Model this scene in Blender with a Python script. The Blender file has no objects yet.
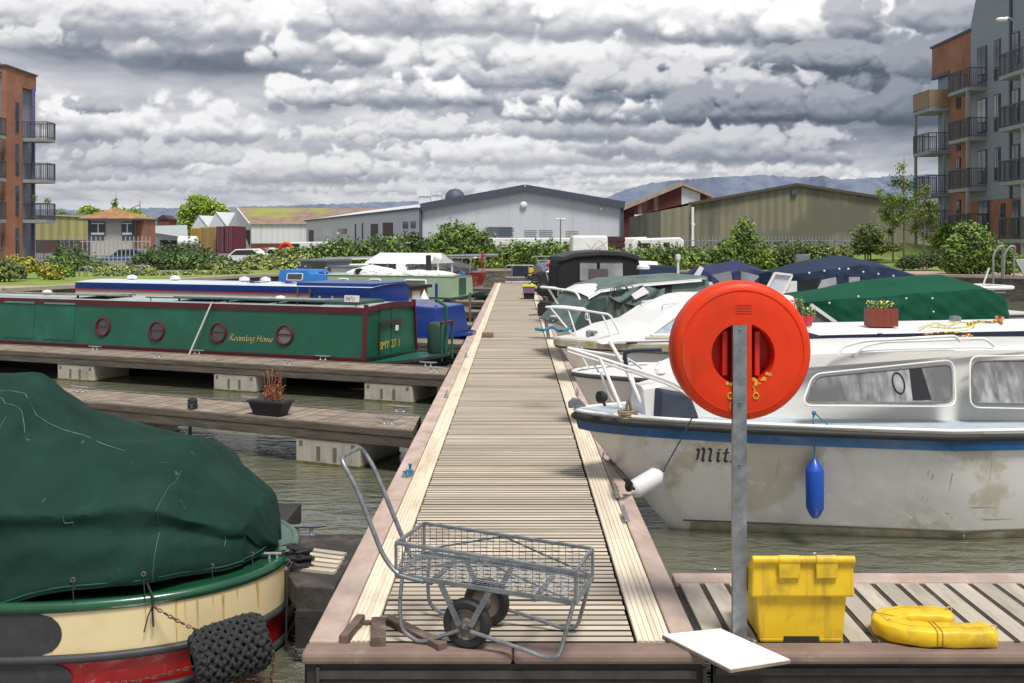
import bpy, math, random
from mathutils import Vector, Matrix
from math import sin, cos, pi, radians as R, sqrt, atan2
random.seed(7)
sc = bpy.context.scene
COL = sc.collection
H = 2.06; WZ = -0.47; LZ = 0.5          # eye height above the deck, water level, land level
F = 1000.0; VX = 516.5; VY = 241.0

def P(px, py, D): return Vector(((px-VX)*D/F, D, H-(py-VY)*D/F))
def G(px, py, Z=0.0):
    D = F*(H-Z)/(py-VY); return Vector(((px-VX)*D/F, D, Z))

# ---------------------------------------------------------------- materials
MATS = {}
def M(name, col, rough=.6, metal=0, var=.12, scale=3, st=(1,1,1), dirt=None, streak=None, bump=0, bs=40, bst=(1,1,1), coat=0, spec=.5, island=0, bd=.02):
    """procedural material: base colour varied by noise, blotches of dirt, vertical streaks, bump"""
    if name in MATS: return MATS[name]
    m = bpy.data.materials.new(name); m.use_nodes = True
    N = m.node_tree.nodes; L = m.node_tree.links; b = N['Principled BSDF']
    tc = N.new('ShaderNodeTexCoord')
    def mp(s):
        q = N.new('ShaderNodeMapping'); q.inputs['Scale'].default_value = s; L.new(tc.outputs['Object'], q.inputs[0]); return q.outputs[0]
    def noise(s, st, d=6, r=.6):
        q = N.new('ShaderNodeTexNoise'); q.inputs['Scale'].default_value = s; q.inputs['Detail'].default_value = d
        q.inputs['Roughness'].default_value = r; L.new(mp(st), q.inputs['Vector']); return q.outputs['Fac']
    def mix(f, a, c):
        q = N.new('ShaderNodeMix'); q.data_type = 'RGBA'
        if f is not None: L.new(f, q.inputs[0])
        for i, v in ((6, a), (7, c)):
            if hasattr(v, 'links'): L.new(v, q.inputs[i])
            else: q.inputs[i].default_value = (*v, 1)
        return q.outputs[2]
    def rng(f, a, c, lo=0., hi=1.):
        q = N.new('ShaderNodeMapRange'); L.new(f, q.inputs[0])
        for i, v in enumerate((a, c, lo, hi)): q.inputs[i+1].default_value = v
        return q.outputs[0]
    lo = [c*(1-var) for c in col]; hi = [min(1, c*(1+var)) for c in col]
    c = mix(rng(noise(scale, st), .3, .7), lo, hi)
    if island:
        g = N.new('ShaderNodeNewGeometry'); k = rng(g.outputs['Random Per Island'], 0, 1, 1-island, 1+island)
        h = N.new('ShaderNodeVectorMath'); h.operation = 'SCALE'; L.new(c, h.inputs[0]); L.new(k, h.inputs['Scale']); c = h.outputs[0]
    if dirt:
        dc, ds, da, db = dirt
        c = mix(rng(noise(ds, st, 8, .65), da, db), c, dc)
    if streak:
        dc, ds, da, db = streak
        c = mix(rng(noise(ds, (1, 1, .07), 5, .6), da, db), c, dc)
    L.new(c, b.inputs['Base Color'])
    b.inputs['Roughness'].default_value = rough; b.inputs['Metallic'].default_value = metal
    b.inputs['Specular IOR Level'].default_value = spec
    if coat: b.inputs['Coat Weight'].default_value = coat; b.inputs['Coat Roughness'].default_value = .12
    if bump:
        q = N.new('ShaderNodeBump'); q.inputs['Strength'].default_value = bump; q.inputs['Distance'].default_value = bd
        L.new(noise(bs, bst, 6, .6), q.inputs['Height']); L.new(q.outputs[0], b.inputs['Normal'])
    MATS[name] = m; return m

def brick(name, c1, c2, mortar, w=.22, h=.075):
    if name in MATS: return MATS[name]
    m = bpy.data.materials.new(name); m.use_nodes = True
    N = m.node_tree.nodes; L = m.node_tree.links; b = N['Principled BSDF']
    tc = N.new('ShaderNodeTexCoord'); sx = N.new('ShaderNodeSeparateXYZ'); L.new(tc.outputs['Object'], sx.inputs[0])
    ad = N.new('ShaderNodeMath'); L.new(sx.outputs[0], ad.inputs[0]); L.new(sx.outputs[1], ad.inputs[1])
    cb = N.new('ShaderNodeCombineXYZ'); L.new(ad.outputs[0], cb.inputs[0]); L.new(sx.outputs[2], cb.inputs[1])
    t = N.new('ShaderNodeTexBrick'); L.new(cb.outputs[0], t.inputs[0]); t.inputs['Scale'].default_value = 1
    t.inputs['Brick Width'].default_value = w; t.inputs['Row Height'].default_value = h; t.inputs['Mortar Size'].default_value = .008
    t.inputs['Color1'].default_value = (*c1, 1); t.inputs['Color2'].default_value = (*c2, 1); t.inputs['Mortar'].default_value = (*mortar, 1)
    n = N.new('ShaderNodeTexNoise'); n.inputs['Scale'].default_value = .6; n.inputs['Detail'].default_value = 6; L.new(tc.outputs['Object'], n.inputs[0])
    r = N.new('ShaderNodeMapRange'); L.new(n.outputs[0], r.inputs[0]); r.inputs[1].default_value = .3; r.inputs[2].default_value = .7; r.inputs[3].default_value = .75; r.inputs[4].default_value = 1.15
    v = N.new('ShaderNodeVectorMath'); v.operation = 'SCALE'; L.new(t.outputs[0], v.inputs[0]); L.new(r.outputs[0], v.inputs['Scale'])
    L.new(v.outputs[0], b.inputs['Base Color']); b.inputs['Roughness'].default_value = .9
    MATS[name] = m; return m

def ribbed(name, col, col2, axis=0, pitch=.3, rough=.5, dirt=None, blotch=None, duty=.5):
    """profiled sheet cladding: ribs along one object axis, panel to panel tint, stains"""
    if name in MATS: return MATS[name]
    m = bpy.data.materials.new(name); m.use_nodes = True
    N = m.node_tree.nodes; L = m.node_tree.links; b = N['Principled BSDF']
    tc = N.new('ShaderNodeTexCoord'); sx = N.new('ShaderNodeSeparateXYZ'); L.new(tc.outputs['Object'], sx.inputs[0])
    def ma(op, a, c):
        q = N.new('ShaderNodeMath'); q.operation = op
        for i, v in enumerate((a, c)):
            if hasattr(v, 'links'): L.new(v, q.inputs[i])
            else: q.inputs[i].default_value = v
        return q.outputs[0]
    if axis == 3: src = ma('ADD', sx.outputs[0], sx.outputs[1])
    else: src = sx.outputs[axis]
    fr = ma('FRACT', ma('DIVIDE', src, pitch), 0); tri = ma('GREATER_THAN', fr, duty)
    wn = N.new('ShaderNodeTexWhiteNoise'); wn.noise_dimensions = '1D'; L.new(ma('FLOOR', ma('DIVIDE', src, pitch*4), 0), wn.inputs['W'])
    mx = N.new('ShaderNodeMix'); mx.data_type = 'RGBA'; L.new(ma('ADD', ma('MULTIPLY', tri, .55), ma('MULTIPLY', wn.outputs[0], .45)), mx.inputs[0])
    mx.inputs[6].default_value = (*col, 1); mx.inputs[7].default_value = (*col2, 1); c = mx.outputs[2]
    for spec_, st in ((dirt, (1, 1, .08)), (blotch, (1, 1, 1))):
        if spec_:
            dc, ds, da, db = spec_
            mp = N.new('ShaderNodeMapping'); mp.inputs['Scale'].default_value = st; L.new(tc.outputs['Object'], mp.inputs[0])
            n = N.new('ShaderNodeTexNoise'); n.inputs['Scale'].default_value = ds; n.inputs['Detail'].default_value = 7; L.new(mp.outputs[0], n.inputs[0])
            r = N.new('ShaderNodeMapRange'); L.new(n.outputs[0], r.inputs[0]); r.inputs[1].default_value = da; r.inputs[2].default_value = db
            q = N.new('ShaderNodeMix'); q.data_type = 'RGBA'; L.new(r.outputs[0], q.inputs[0]); L.new(c, q.inputs[6]); q.inputs[7].default_value = (*dc, 1); c = q.outputs[2]
    L.new(c, b.inputs['Base Color']); b.inputs['Roughness'].default_value = rough
    bp = N.new('ShaderNodeBump'); bp.inputs['Distance'].default_value = .03; bp.inputs['Strength'].default_value = .6; L.new(tri, bp.inputs['Height']); L.new(bp.outputs[0], b.inputs['Normal'])
    MATS[name] = m; return m

# ---------------------------------------------------------------- mesh builder
class B:
    def __init__(s): s.v = []; s.f = []; s.m = []; s.s = []; s.mi = 0
    def add(s, vs, fs, smooth=False):
        o = len(s.v); s.v += [Vector(q) for q in vs]
        for f in fs: s.f.append([i+o for i in f]); s.m.append(s.mi); s.s.append(smooth)
        return s
    def hexa(s, p):                       # p: bottom 4 (ccw), top 4
        return s.add(p, [(3,2,1,0),(4,5,6,7),(0,1,5,4),(1,2,6,5),(2,3,7,6),(3,0,4,7)])
    def box(s, c, d, rz=0, rx=0, ry=0):
        m = Matrix.Rotation(rz,3,'Z') @ Matrix.Rotation(ry,3,'Y') @ Matrix.Rotation(rx,3,'X'); c = Vector(c)
        a,b_,e = d[0]/2,d[1]/2,d[2]/2
        return s.hexa([c+m@Vector(q) for q in ((-a,-b_,-e),(a,-b_,-e),(a,b_,-e),(-a,b_,-e),(-a,-b_,e),(a,-b_,e),(a,b_,e),(-a,b_,e))])
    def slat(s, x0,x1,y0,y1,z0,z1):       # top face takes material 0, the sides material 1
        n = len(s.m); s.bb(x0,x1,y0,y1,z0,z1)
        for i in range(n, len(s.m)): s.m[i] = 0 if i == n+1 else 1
    def bb(s, x0,x1,y0,y1,z0,z1): return s.box(((x0+x1)/2,(y0+y1)/2,(z0+z1)/2),(x1-x0,y1-y0,z1-z0))
    def bar(s, a, b_, w, h, up=(0,0,1)):  # rectangular bar between two points
        a = Vector(a); b_ = Vector(b_); d = (b_-a).normalized(); up = Vector(up)
        if abs(d.dot(up)) > .98: up = Vector((1,0,0))
        sd = d.cross(up).normalized()*w/2; u = sd.cross(d).normalized()*h/2
        return s.hexa([a-sd-u,a+sd-u,a+sd+u,a-sd+u,b_-sd-u,b_+sd-u,b_+sd+u,b_-sd+u])
    def tube(s, pts, r, n=8, closed=False, cap=True, curve=0):
        pts = [Vector(q) for q in pts]
        if curve: pts = smooth_path(pts, curve, closed)
        k = len(pts); rr = r if isinstance(r,(list,tuple)) else [r]*k
        if len(rr) != k: rr = [rr[min(len(rr)-1,int(i*len(rr)/k))] for i in range(k)]
        vs = []; prev = None
        for i,q in enumerate(pts):
            if closed: t = pts[(i+1)%k]-pts[i-1]
            else: t = pts[min(i+1,k-1)]-pts[max(i-1,0)]
            if t.length < 1e-9: t = Vector((0,0,1))
            t.normalize()
            if prev is None:
                a = Vector((0,0,1)) if abs(t.z) < .9 else Vector((1,0,0)); prev = t.cross(a).normalized()
            else:
                prev = prev - t*prev.dot(t)
                prev = prev.normalized() if prev.length > 1e-6 else t.orthogonal().normalized()
            w = t.cross(prev)
            for j in range(n):
                an = 2*pi*j/n; vs.append(q+(prev*cos(an)+w*sin(an))*rr[i])
        fs = []
        for i in range(k if closed else k-1):
            for j in range(n):
                i2 = (i+1)%k; fs.append((i*n+j, i*n+(j+1)%n, i2*n+(j+1)%n, i2*n+j))
        s.add(vs, fs, True)
        if cap and not closed:
            o = len(s.v)-k*n
            for base, rev in ((0,1),((k-1)*n,0)):
                f = [o+base+j for j in range(n)]; s.f.append(f[::-1] if rev else f); s.m.append(s.mi); s.s.append(False)
        return s
    def lathe(s, prof, c, ax=(0,0,1), n=20, smooth=True):   # prof: (radius, height)
        ax = Vector(ax).normalized(); a = ax.orthogonal().normalized(); w = ax.cross(a); c = Vector(c); vs = []
        for r_,h_ in prof:
            for j in range(n):
                an = 2*pi*j/n; vs.append(c+ax*h_+(a*cos(an)+w*sin(an))*max(r_,1e-4))
        fs = [(i*n+j, i*n+(j+1)%n, (i+1)*n+(j+1)%n, (i+1)*n+j) for i in range(len(prof)-1) for j in range(n)]
        return s.add(vs, fs, smooth)
    def prism(s, poly, f0, f1):           # poly: 2-D points; f0/f1 map a point to 3-D (two caps)
        n = len(poly); vs = [f0(*q) for q in poly]+[f1(*q) for q in poly]
        return s.add(vs, [tuple(range(n))[::-1], tuple(range(n,2*n))]+[(i,(i+1)%n,n+(i+1)%n,n+i) for i in range(n)])
    def loft(s, rings, closed=False, smooth=True, caps=False):
        n = len(rings[0]); vs = [q for r_ in rings for q in r_]; fs = []
        for i in range(len(rings)-1):
            for j in range(n if closed else n-1):
                fs.append((i*n+j, i*n+(j+1)%n, (i+1)*n+(j+1)%n, (i+1)*n+j))
        s.add(vs, fs, smooth)
        if caps:
            o = len(s.v)-len(vs)
            for f in ([o+j for j in range(n)][::-1], [o+(len(rings)-1)*n+j for j in range(n)]): s.f.append(f); s.m.append(s.mi); s.s.append(False)
        return s
    def poly(s, pts, smooth=False): return s.add(pts, [tuple(range(len(pts)))], smooth)
    def ball(s, c, r, n=10, k=7, sc_=(1,1,1)):
        c = Vector(c); vs = []
        for i in range(k+1):
            t = pi*i/k
            for j in range(n): vs.append(c+Vector((r*sc_[0]*sin(t)*cos(2*pi*j/n), r*sc_[1]*sin(t)*sin(2*pi*j/n), r*sc_[2]*cos(t))))
        return s.add(vs, [(i*n+j,(i+1)*n+j,(i+1)*n+(j+1)%n,i*n+(j+1)%n) for i in range(k) for j in range(n)], True)
    def build(s, name, mat, parent=None, world=False, bevel=0, sharp=40, label=None, flat=False):
        me = bpy.data.meshes.new(name)
        vs = s.v
        if world and parent is not None:
            w = Matrix.Identity(4); q = parent
            while q is not None: w = q.matrix_basis @ w; q = q.parent
            iv = w.inverted(); vs = [iv @ v for v in vs]
        me.from_pydata([tuple(v) for v in vs], [], s.f)
        mats = mat if isinstance(mat,(list,tuple)) else [mat]
        for m in mats: me.materials.append(m)
        me.polygons.foreach_set('material_index', s.m)
        me.polygons.foreach_set('use_smooth', [x and not flat for x in s.s])
        me.update()
        if not flat and any(s.s): me.set_sharp_from_angle(angle=R(sharp))
        o = bpy.data.objects.new(name, me); COL.objects.link(o)
        if parent is not None: o.parent = parent
        if bevel:
            bv = o.modifiers.new('Bevel','BEVEL'); bv.width = bevel; bv.segments = 2; bv.limit_method = 'ANGLE'; bv.angle_limit = R(35); bv.harden_normals = False
        if label: o['label'] = label
        return o

def smooth_path(p, k, closed=False):      # Catmull-Rom
    out = []; n = len(p)
    rngi = range(n) if closed else range(n-1)
    for i in rngi:
        a = p[i-1] if (closed or i > 0) else p[0]; b = p[i]; c = p[(i+1)%n]; d = p[(i+2)%n] if (closed or i+2 < n) else p[-1]
        for j in range(k):
            t = j/k; out.append(.5*((2*b)+(c-a)*t+(2*a-5*b+4*c-d)*t*t+(3*b-a-3*c+d)*t*t*t))
    if not closed: out.append(p[-1].copy())
    return out

def fillet(pts, r, k=5):                  # polyline with rounded corners
    pts = [Vector(q) for q in pts]; out = [pts[0]]
    for i in range(1, len(pts)-1):
        a, b, c = pts[i-1], pts[i], pts[i+1]; d1 = (a-b); d2 = (c-b); rr = min(r, d1.length*.45, d2.length*.45)
        p0 = b+d1.normalized()*rr; p1 = b+d2.normalized()*rr
        for j in range(k+1):
            t = j/k; out.append(p0*(1-t)**2+b*2*t*(1-t)+p1*t*t)
    out.append(pts[-1]); return out

def tag(o, label=None, cat=None, group=None, kind=None):
    if label: o['label'] = label
    if cat: o['category'] = cat
    if group: o['group'] = group
    if kind: o['kind'] = kind
    return o
def thing(name, label, cat, loc=(0,0,0), rz=0, group=None):
    o = bpy.data.objects.new(name, None); COL.objects.link(o); o.empty_display_size = .2
    o.location = loc; o.rotation_euler = (0,0,rz)
    o.matrix_basis = Matrix.Translation(Vector(loc)) @ Matrix.Rotation(rz,4,'Z')
    return tag(o, label, cat, group)
KIDS = {}
def dup(o, parent=None):
    c = o.copy(); COL.objects.link(c)
    if parent is not None: c.parent = parent
    for ch in [q for q in bpy.data.objects if q.parent == o]: dup(ch, c)
    return c

class Fr:                                  # a thing's frame: pixel rays against its local planes
    def __init__(s, loc, deg): s.o = Vector((loc[0],loc[1])); s.a = R(deg); s.ux = Vector((cos(s.a),sin(s.a))); s.uy = Vector((-sin(s.a),cos(s.a))); s.loc = (loc[0],loc[1],0)
    def hit(s, px, py, y=0.):              # local (x, z) of the pixel on the plane local-y = y
        r = Vector(((px-VX)/F, 1.0)); den = r.dot(s.uy); t = (y+s.o.dot(s.uy))/den
        p = r*t; return ((p-s.o).dot(s.ux), H-(py-VY)*t/F)
    def top(s, px, py, z):
        g = G(px,py,z); p = Vector((g.x,g.y))-s.o; return (p.dot(s.ux), p.dot(s.uy))
    def thing(s, name, label, cat, group=None): return thing(name, label, cat, s.loc, s.a, group)

# nib lettering: broad-pen strokes, the letters of signs and boat names
GLY = {
 'M': (1.25, [[(0,.0),(.15,.1),(.15,.85),(.35,1.),(.5,.8),(.5,.1),(.62,0)],[(.5,.8),(.75,1.),(.95,.85),(.95,.1),(1.1,0)],[(0,.9),(.15,.8)]]),
 'i': (.5, [[(0,.6),(.15,.7),(.22,.6),(.22,.1),(.38,0)],[(.18,.92),(.26,.86)]]),
 't': (.55, [[(.2,1.),(.2,.12),(.4,0)],[(.02,.68),(.42,.68)]]),
 'z': (.6, [[(.02,.62),(.12,.7),(.45,.66),(.05,.06)],[(.05,.06),(.3,.02),(.5,.1),(.45,-.12)]]),
 'R': (.95, [[(.12,1),(.12,0)],[(0,.9),(.3,1.05),(.62,.98),(.68,.72),(.45,.55),(.15,.52)],[(.35,.52),(.6,.1),(.9,0)]]),
 'o': (.62, [[(.3,.62),(.08,.45),(.1,.1),(.3,0),(.5,.18),(.5,.5),(.3,.62)]]),
 'a': (.66, [[(.5,.55),(.25,.62),(.07,.4),(.1,.08),(.28,0),(.5,.25)],[(.52,.62),(.5,.08),(.62,0)]]),
 'm': (.98, [[(.08,.6),(.1,0)],[(.1,.4),(.3,.62),(.42,.5),(.42,0)],[(.42,.4),(.62,.62),(.76,.5),(.76,.08),(.88,0)]]),
 'n': (.68, [[(.08,.6),(.1,0)],[(.1,.4),(.32,.62),(.48,.5),(.48,.08),(.6,0)]]),
 'g': (.64, [[(.5,.55),(.25,.62),(.07,.4),(.12,.1),(.3,.05),(.5,.25)],[(.54,.62),(.5,-.2),(.3,-.38),(.05,-.28)]]),
 'H': (1.0, [[(.15,1),(.15,0)],[(.75,1),(.75,0)],[(.0,.5),(.9,.55)],[(0,.92),(.28,1.02)]]),
 'e': (.56, [[(.08,.32),(.45,.36),(.42,.58),(.25,.62),(.07,.4),(.12,.1),(.3,0),(.5,.12)]]),
 ' ': (.4, [])}
def lettering(b, text, size, place, nib=.1, ang=40, slant=0):
    """place(u, v) -> 3-D point; strokes are swept by a slanted pen edge"""
    cx = 0; nx = cos(R(ang))*nib/2; ny = sin(R(ang))*nib/2
    for ch in text:
        adv, st = GLY[ch]
        for s in st:
            for i in range(len(s)-1):
                q = []
                for (x,y),sg in ((s[i],-1),(s[i+1],-1),(s[i+1],1),(s[i],1)):
                    X = x+sg*nx; Y = y+sg*ny; q.append(place((cx+X+slant*Y)*size, Y*size))
                b.poly(q)
        cx += adv
    return cx*size
import numpy as np
def cloud_rgb(AZ, EL):
    """painted-in-numpy cloud field: AZ (n) azimuths, EL (m) slopes above the horizon -> (m, n, 3) linear radiance"""
    az, el = np.meshgrid(AZ, EL); sm = lambda x,a,b: (lambda t: t*t*(3-2*t))(np.clip((x-a)/(b-a),0,1))
    def vn(x, y, seed):
        r = np.random.RandomState(seed).rand(257,257); r[-1] = r[0]; r[:,-1] = r[:,0]
        xi = np.floor(x).astype(int); yi = np.floor(y).astype(int); fx = x-xi; fy = y-yi; fx = fx*fx*fx*(fx*(fx*6-15)+10); fy = fy*fy*fy*(fy*(fy*6-15)+10)
        xi %= 256; yi %= 256; a = r[yi,xi]; b = r[yi,(xi+1)%256]; c = r[(yi+1)%256,xi]; d = r[(yi+1)%256,(xi+1)%256]
        return (a*(1-fx)+b*fx)*(1-fy)+(c*(1-fx)+d*fx)*fy
    def fbm(x, y, seed, o=6, g=.5, bil=False):
        t = 0; am = 1; tot = 0; ca, sa = .8, .6
        for i in range(o):
            n = vn(x+17.3*i, y+5.1*i, seed+i)
            if bil: n = np.abs(2*n-1)**.85
            t = t+n*am; tot += am; am *= g; x, y = (x*ca-y*sa)*2.03, (x*sa+y*ca)*2.03
        return t/tot
    px = VX+F*az; py = VY-F*el
    # perspective of a flat cloud deck: features shrink towards the horizon
    dn = el+.085; cu = az/dn*.9; cv = np.log(dn)*1.55
    w1 = fbm(cu*1.4, cv*3.0, 50, 4)-.5; w2 = fbm(cu*1.4, cv*3.0, 60, 4)-.5
    k = .35+el*4
    wx = px+w1*150*k; wy = py+w2*50*k
    base = .63-.10*sm(py,230,60)+.10*(fbm(cu*.8,cv*2,5,4)-.5)
    rgbL = base
    tint = np.zeros_like(base)
    # streaky higher deck behind
    hi = fbm(cu*1.1, cv*3.4, 11, 7, .55); rgbL = rgbL+(hi-.5)*.22+(fbm(cu*2.2,cv*4.5,23,5,.5,True)-.36)*.30
    for (bx,by,rx,ry,a) in [(60,35,120,25,-.16),(240,60,150,22,-.20),(385,38,40,14,-.22),(800,80,260,70,-.32),(980,150,100,70,-.12),(640,105,170,34,-.14),(100,150,80,30,-.06),(350,60,60,20,.14),(110,110,160,30,.10),(330,120,160,30,.10),(480,25,200,25,.05),(700,190,260,22,.14),(620,150,200,14,.10),(250,190,260,18,-.03)]:
        rgbL = rgbL+a*np.exp(-((wx-bx)/rx)**2-((wy-by)/ry)**2)
    L_ = np.clip(rgbL,.12,.95)
    GX = 1.25
    # cumulus: (centre, half size, brightness of its lit side, darkness of its base)
    C = [(250,188,60,7,.70,.50),(420,190,70,6,.72,.52),(560,196,90,7,.74,.56),(120,186,70,6,.66,.50),(690,186,90,8,.78,.50),(330,178,50,8,.70,.46),
         (800,176,60,9,.74,.42),(500,176,60,8,.72,.48),(630,170,60,8,.78,.50),(60,176,60,8,.62,.45),(860,190,80,7,.80,.55),
         (300,172,75,15,.78,.42),(450,150,60,14,.84,.44),(355,140,50,12,.78,.48),(560,155,110,16,.82,.50),(440,132,70,10,.78,.45),
         (115,130,60,26,.86,.36),(215,130,36,18,.84,.42),(140,160,60,12,.70,.42),(90,108,22,8,.60,.38),
         (680,145,80,20,.74,.36),(760,150,60,18,.68,.34),(600,130,60,18,.66,.36),
         (330,97,50,16,.86,.34),(400,92,50,20,.95,.32),(470,90,50,18,.95,.34),(520,95,70,24,.97,.28),(600,112,60,14,.88,.27),
         (365,60,30,22,.95,.45),(480,55,60,24,.78,.34),(555,45,45,30,.90,.36),(640,70,170,26,.85,.26),(700,90,120,20,.74,.22),(800,112,120,16,.50,.17),
         (230,40,120,34,.90,.26),(160,24,90,26,.86,.36),(310,52,40,20,.86,.34),(60,20,90,22,.82,.40),(20,38,30,12,.80,.5),
         (430,18,110,24,.80,.40),(590,18,90,30,.92,.40),(720,22,110,28,.95,.36),(800,28,100,24,.98,.28),(860,62,120,14,.52,.17),(960,20,80,26,.60,.25),(930,110,80,20,.42,.20),(980,70,60,26,.45,.2)]
    for i,(cx,cy,rx,ry,hi_,lo_) in enumerate(C):
        rx *= GX; ry *= 1.22
        m = (np.abs(px-cx) < rx*2.0)&(np.abs(py-cy) < ry*2.6)
        r0 = np.where(m.any(1))[0]; c0 = np.where(m.any(0))[0]
        if len(r0) == 0 or len(c0) == 0: continue
        s = (slice(r0[0],r0[-1]+1), slice(c0[0],c0[-1]+1))
        X = px[s]; Y = py[s]; sc_ = 1./(ry*1.5)
        n = fbm(X*sc_*.85+i*9, Y*sc_*1.0+i*3, 100+i*7, 6, .47, True); n2 = fbm(X*sc_*1.2+40, Y*sc_*1.9, 300+i, 5, .6)
        u = (X-cx)/rx; v = (Y-cy)/ry+(n2-.5)*.5
        vv = np.where(v > 0, v*1.55, v*.9)                         # flatter at the base
        d = 1.12-np.sqrt(u*u+vv*vv)+(n-.37)*1.75
        al = sm(d, -.02, .30)*sm(-v, -1.05, -.35)
        dd = np.clip(d,0,1.2)
        st = max(1,int(abs(ry)*.10)); sh = np.zeros_like(d)
        for q in range(1,9):                                        # light from above, through the cloud
            z = np.zeros_like(dd); o = q*st
            if o < dd.shape[0]: z[:-o] = dd[o:]
            z2 = np.roll(z, q*st//2, 1); sh += z2*.125
        e = np.exp(-2.0*sh)
        hh = np.minimum(d,.9)*.6+fbm(X*sc_*.9+7, Y*sc_*1.5, 700+i, 4, .42, True)*1.5
        ks = max(1,int(ry*.22)); up = np.zeros_like(hh); up[:-ks] = hh[ks:]; up[-ks:] = hh[-ks:]; lf = np.roll(hh, ks, 1)
        lam = ((hh-up)*.95+(hh-lf)*.35)/ks*ry*.5
        vt = np.clip(.62-v*.62,0,1)
        t = np.clip(.20+.60*vt+.15*lam+.34*(e-.35)+(n-.36)*.62,0,1)
        t = t*(1-.85*sm(v,-.05,.60))
        col = lo_+(hi_-lo_)*t
        L_[s] = L_[s]*(1-al*.96)+col*al*.96
    hz = sm(el, .0, .055)
    L_ = L_*hz+(.66+.02*np.sin(az*9))*(1-hz)
    L_ = L_+(fbm(cu*9,cv*22,77,4,.6)-.5)*.05*sm(el,.01,.06)
    L_ = .615+(L_-.575)*1.22
    xs = [0,.2,.36,.5,.62,.75,.9,1.]
    r = np.interp(L_, xs, [.055,.118,.235,.37,.50,.665,.87,1.0]); g = np.interp(L_, xs, [.067,.14,.263,.395,.512,.67,.873,1.0]); b = np.interp(L_, xs, [.095,.185,.32,.45,.56,.70,.885,1.0])
    return np.stack([r,g,b],-1)
# ================================================================ camera, sky, sun
cam = bpy.data.cameras.new('camera'); co = bpy.data.objects.new('camera', cam); COL.objects.link(co)
co.location = (0,0,H); co.rotation_euler = (R(90),0,0); cam.sensor_width = 36; cam.lens = 36*F/1024
cam.shift_x = -(VX-512)/1024; cam.shift_y = (VY-341.5)/1024; cam.clip_end = 9000; cam.clip_start = .05
cam.dof.use_dof = False
sc.camera = co
sc.view_settings.view_transform = 'Standard'; sc.view_settings.look = 'None'; sc.view_settings.exposure = 0

SUN_EL, SUN_AZ = R(64), R(152)             # high, behind the camera and to its left
def make_world():
    w = bpy.data.worlds.new('World'); sc.world = w; w.use_nodes = True
    N = w.node_tree.nodes; L = w.node_tree.links; N.clear()
    sky = N.new('ShaderNodeTexSky'); sky.sky_type = 'NISHITA'; sky.sun_disc = False; sky.sun_elevation = SUN_EL; sky.sun_rotation = SUN_AZ
    b1 = N.new('ShaderNodeBackground'); L.new(sky.outputs[0], b1.inputs[0]); b1.inputs[1].default_value = .12
    b2 = N.new('ShaderNodeBackground'); b2.inputs[0].default_value = (.55,.58,.63,1); b2.inputs[1].default_value = .98   # bright cloud overhead
    mx = N.new('ShaderNodeMixShader'); mx.inputs[0].default_value = .72; L.new(b1.outputs[0], mx.inputs[1]); L.new(b2.outputs[0], mx.inputs[2])
    o = N.new('ShaderNodeOutputWorld'); L.new(mx.outputs[0], o.inputs[0])
def sky_dome():
    """distant ring of cloud up to 45 degrees, coloured per vertex; open overhead where the sun comes in"""
    step = .0014; AZ = [-.56]
    while AZ[-1] < .56: AZ.append(AZ[-1]+step)
    a = AZ[-1]; side = []
    while a < 2*pi-.56: a += .008; side.append(a)
    side[-1] = 2*pi-.56; AZ = np.array(AZ+side)
    EL = [-.012]
    while EL[-1] < 1.0: EL.append(EL[-1]+(step if EL[-1] < .275 else .012))
    EL = np.array(EL)
    fold = (AZ+.56) % 2.24; fold = np.where(fold > 1.12, 2.24-fold, fold)-.56
    rgb = cloud_rgb(np.tan(fold), EL); n = len(AZ); m = len(EL); R_ = 4500.
    az, el = np.meshgrid(AZ, EL); x = R_*np.sin(az); y = R_*np.cos(az); z = H+R_*el*np.cos(np.meshgrid(fold, EL)[0])
    me = bpy.data.meshes.new('sky'); co_ = np.stack([x,y,z],-1).reshape(-1,3)
    i = np.arange(m-1)[:,None]*n; j = np.arange(n-1)[None,:]; q = np.stack([i+j,i+j+1,i+n+j+1,i+n+j],-1).reshape(-1,4)
    me.vertices.add(len(co_)); me.vertices.foreach_set('co', co_.ravel())
    me.loops.add(q.size); me.loops.foreach_set('vertex_index', q.ravel()); me.polygons.add(len(q))
    me.polygons.foreach_set('loop_start', np.arange(0,q.size,4)); me.update(calc_edges=True)
    ca = me.color_attributes.new('cloud','FLOAT_COLOR','POINT'); cc = np.ones((len(co_),4),np.float32); cc[:,:3] = rgb.reshape(-1,3); ca.data.foreach_set('color', cc.ravel())
    mt = bpy.data.materials.new('cloudy_sky'); mt.use_nodes = True; N = mt.node_tree.nodes; N.clear()
    at = N.new('ShaderNodeVertexColor'); at.layer_name = 'cloud'; e = N.new('ShaderNodeEmission'); mt.node_tree.links.new(at.outputs[0], e.inputs[0])
    o = N.new('ShaderNodeOutputMaterial'); mt.node_tree.links.new(e.outputs[0], o.inputs[0]); mt.cycles.emission_sampling = 'NONE'
    me.materials.append(mt); ob = bpy.data.objects.new('sky', me); COL.objects.link(ob); tag(ob, kind='structure')
sky_dome()
make_world()
sl = bpy.data.lights.new('sun','SUN'); sl.energy = 4.1; sl.angle = R(16); sl.color = (1,.96,.9)
so = bpy.data.objects.new('sun', sl); COL.objects.link(so)
# sun_rotation in Blender turns clockwise from +Y seen from above
sd = Vector((sin(SUN_AZ)*cos(SUN_EL), cos(SUN_AZ)*cos(SUN_EL), sin(SUN_EL)))
so.rotation_euler = sd.to_track_quat('Z','Y').to_euler()

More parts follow.
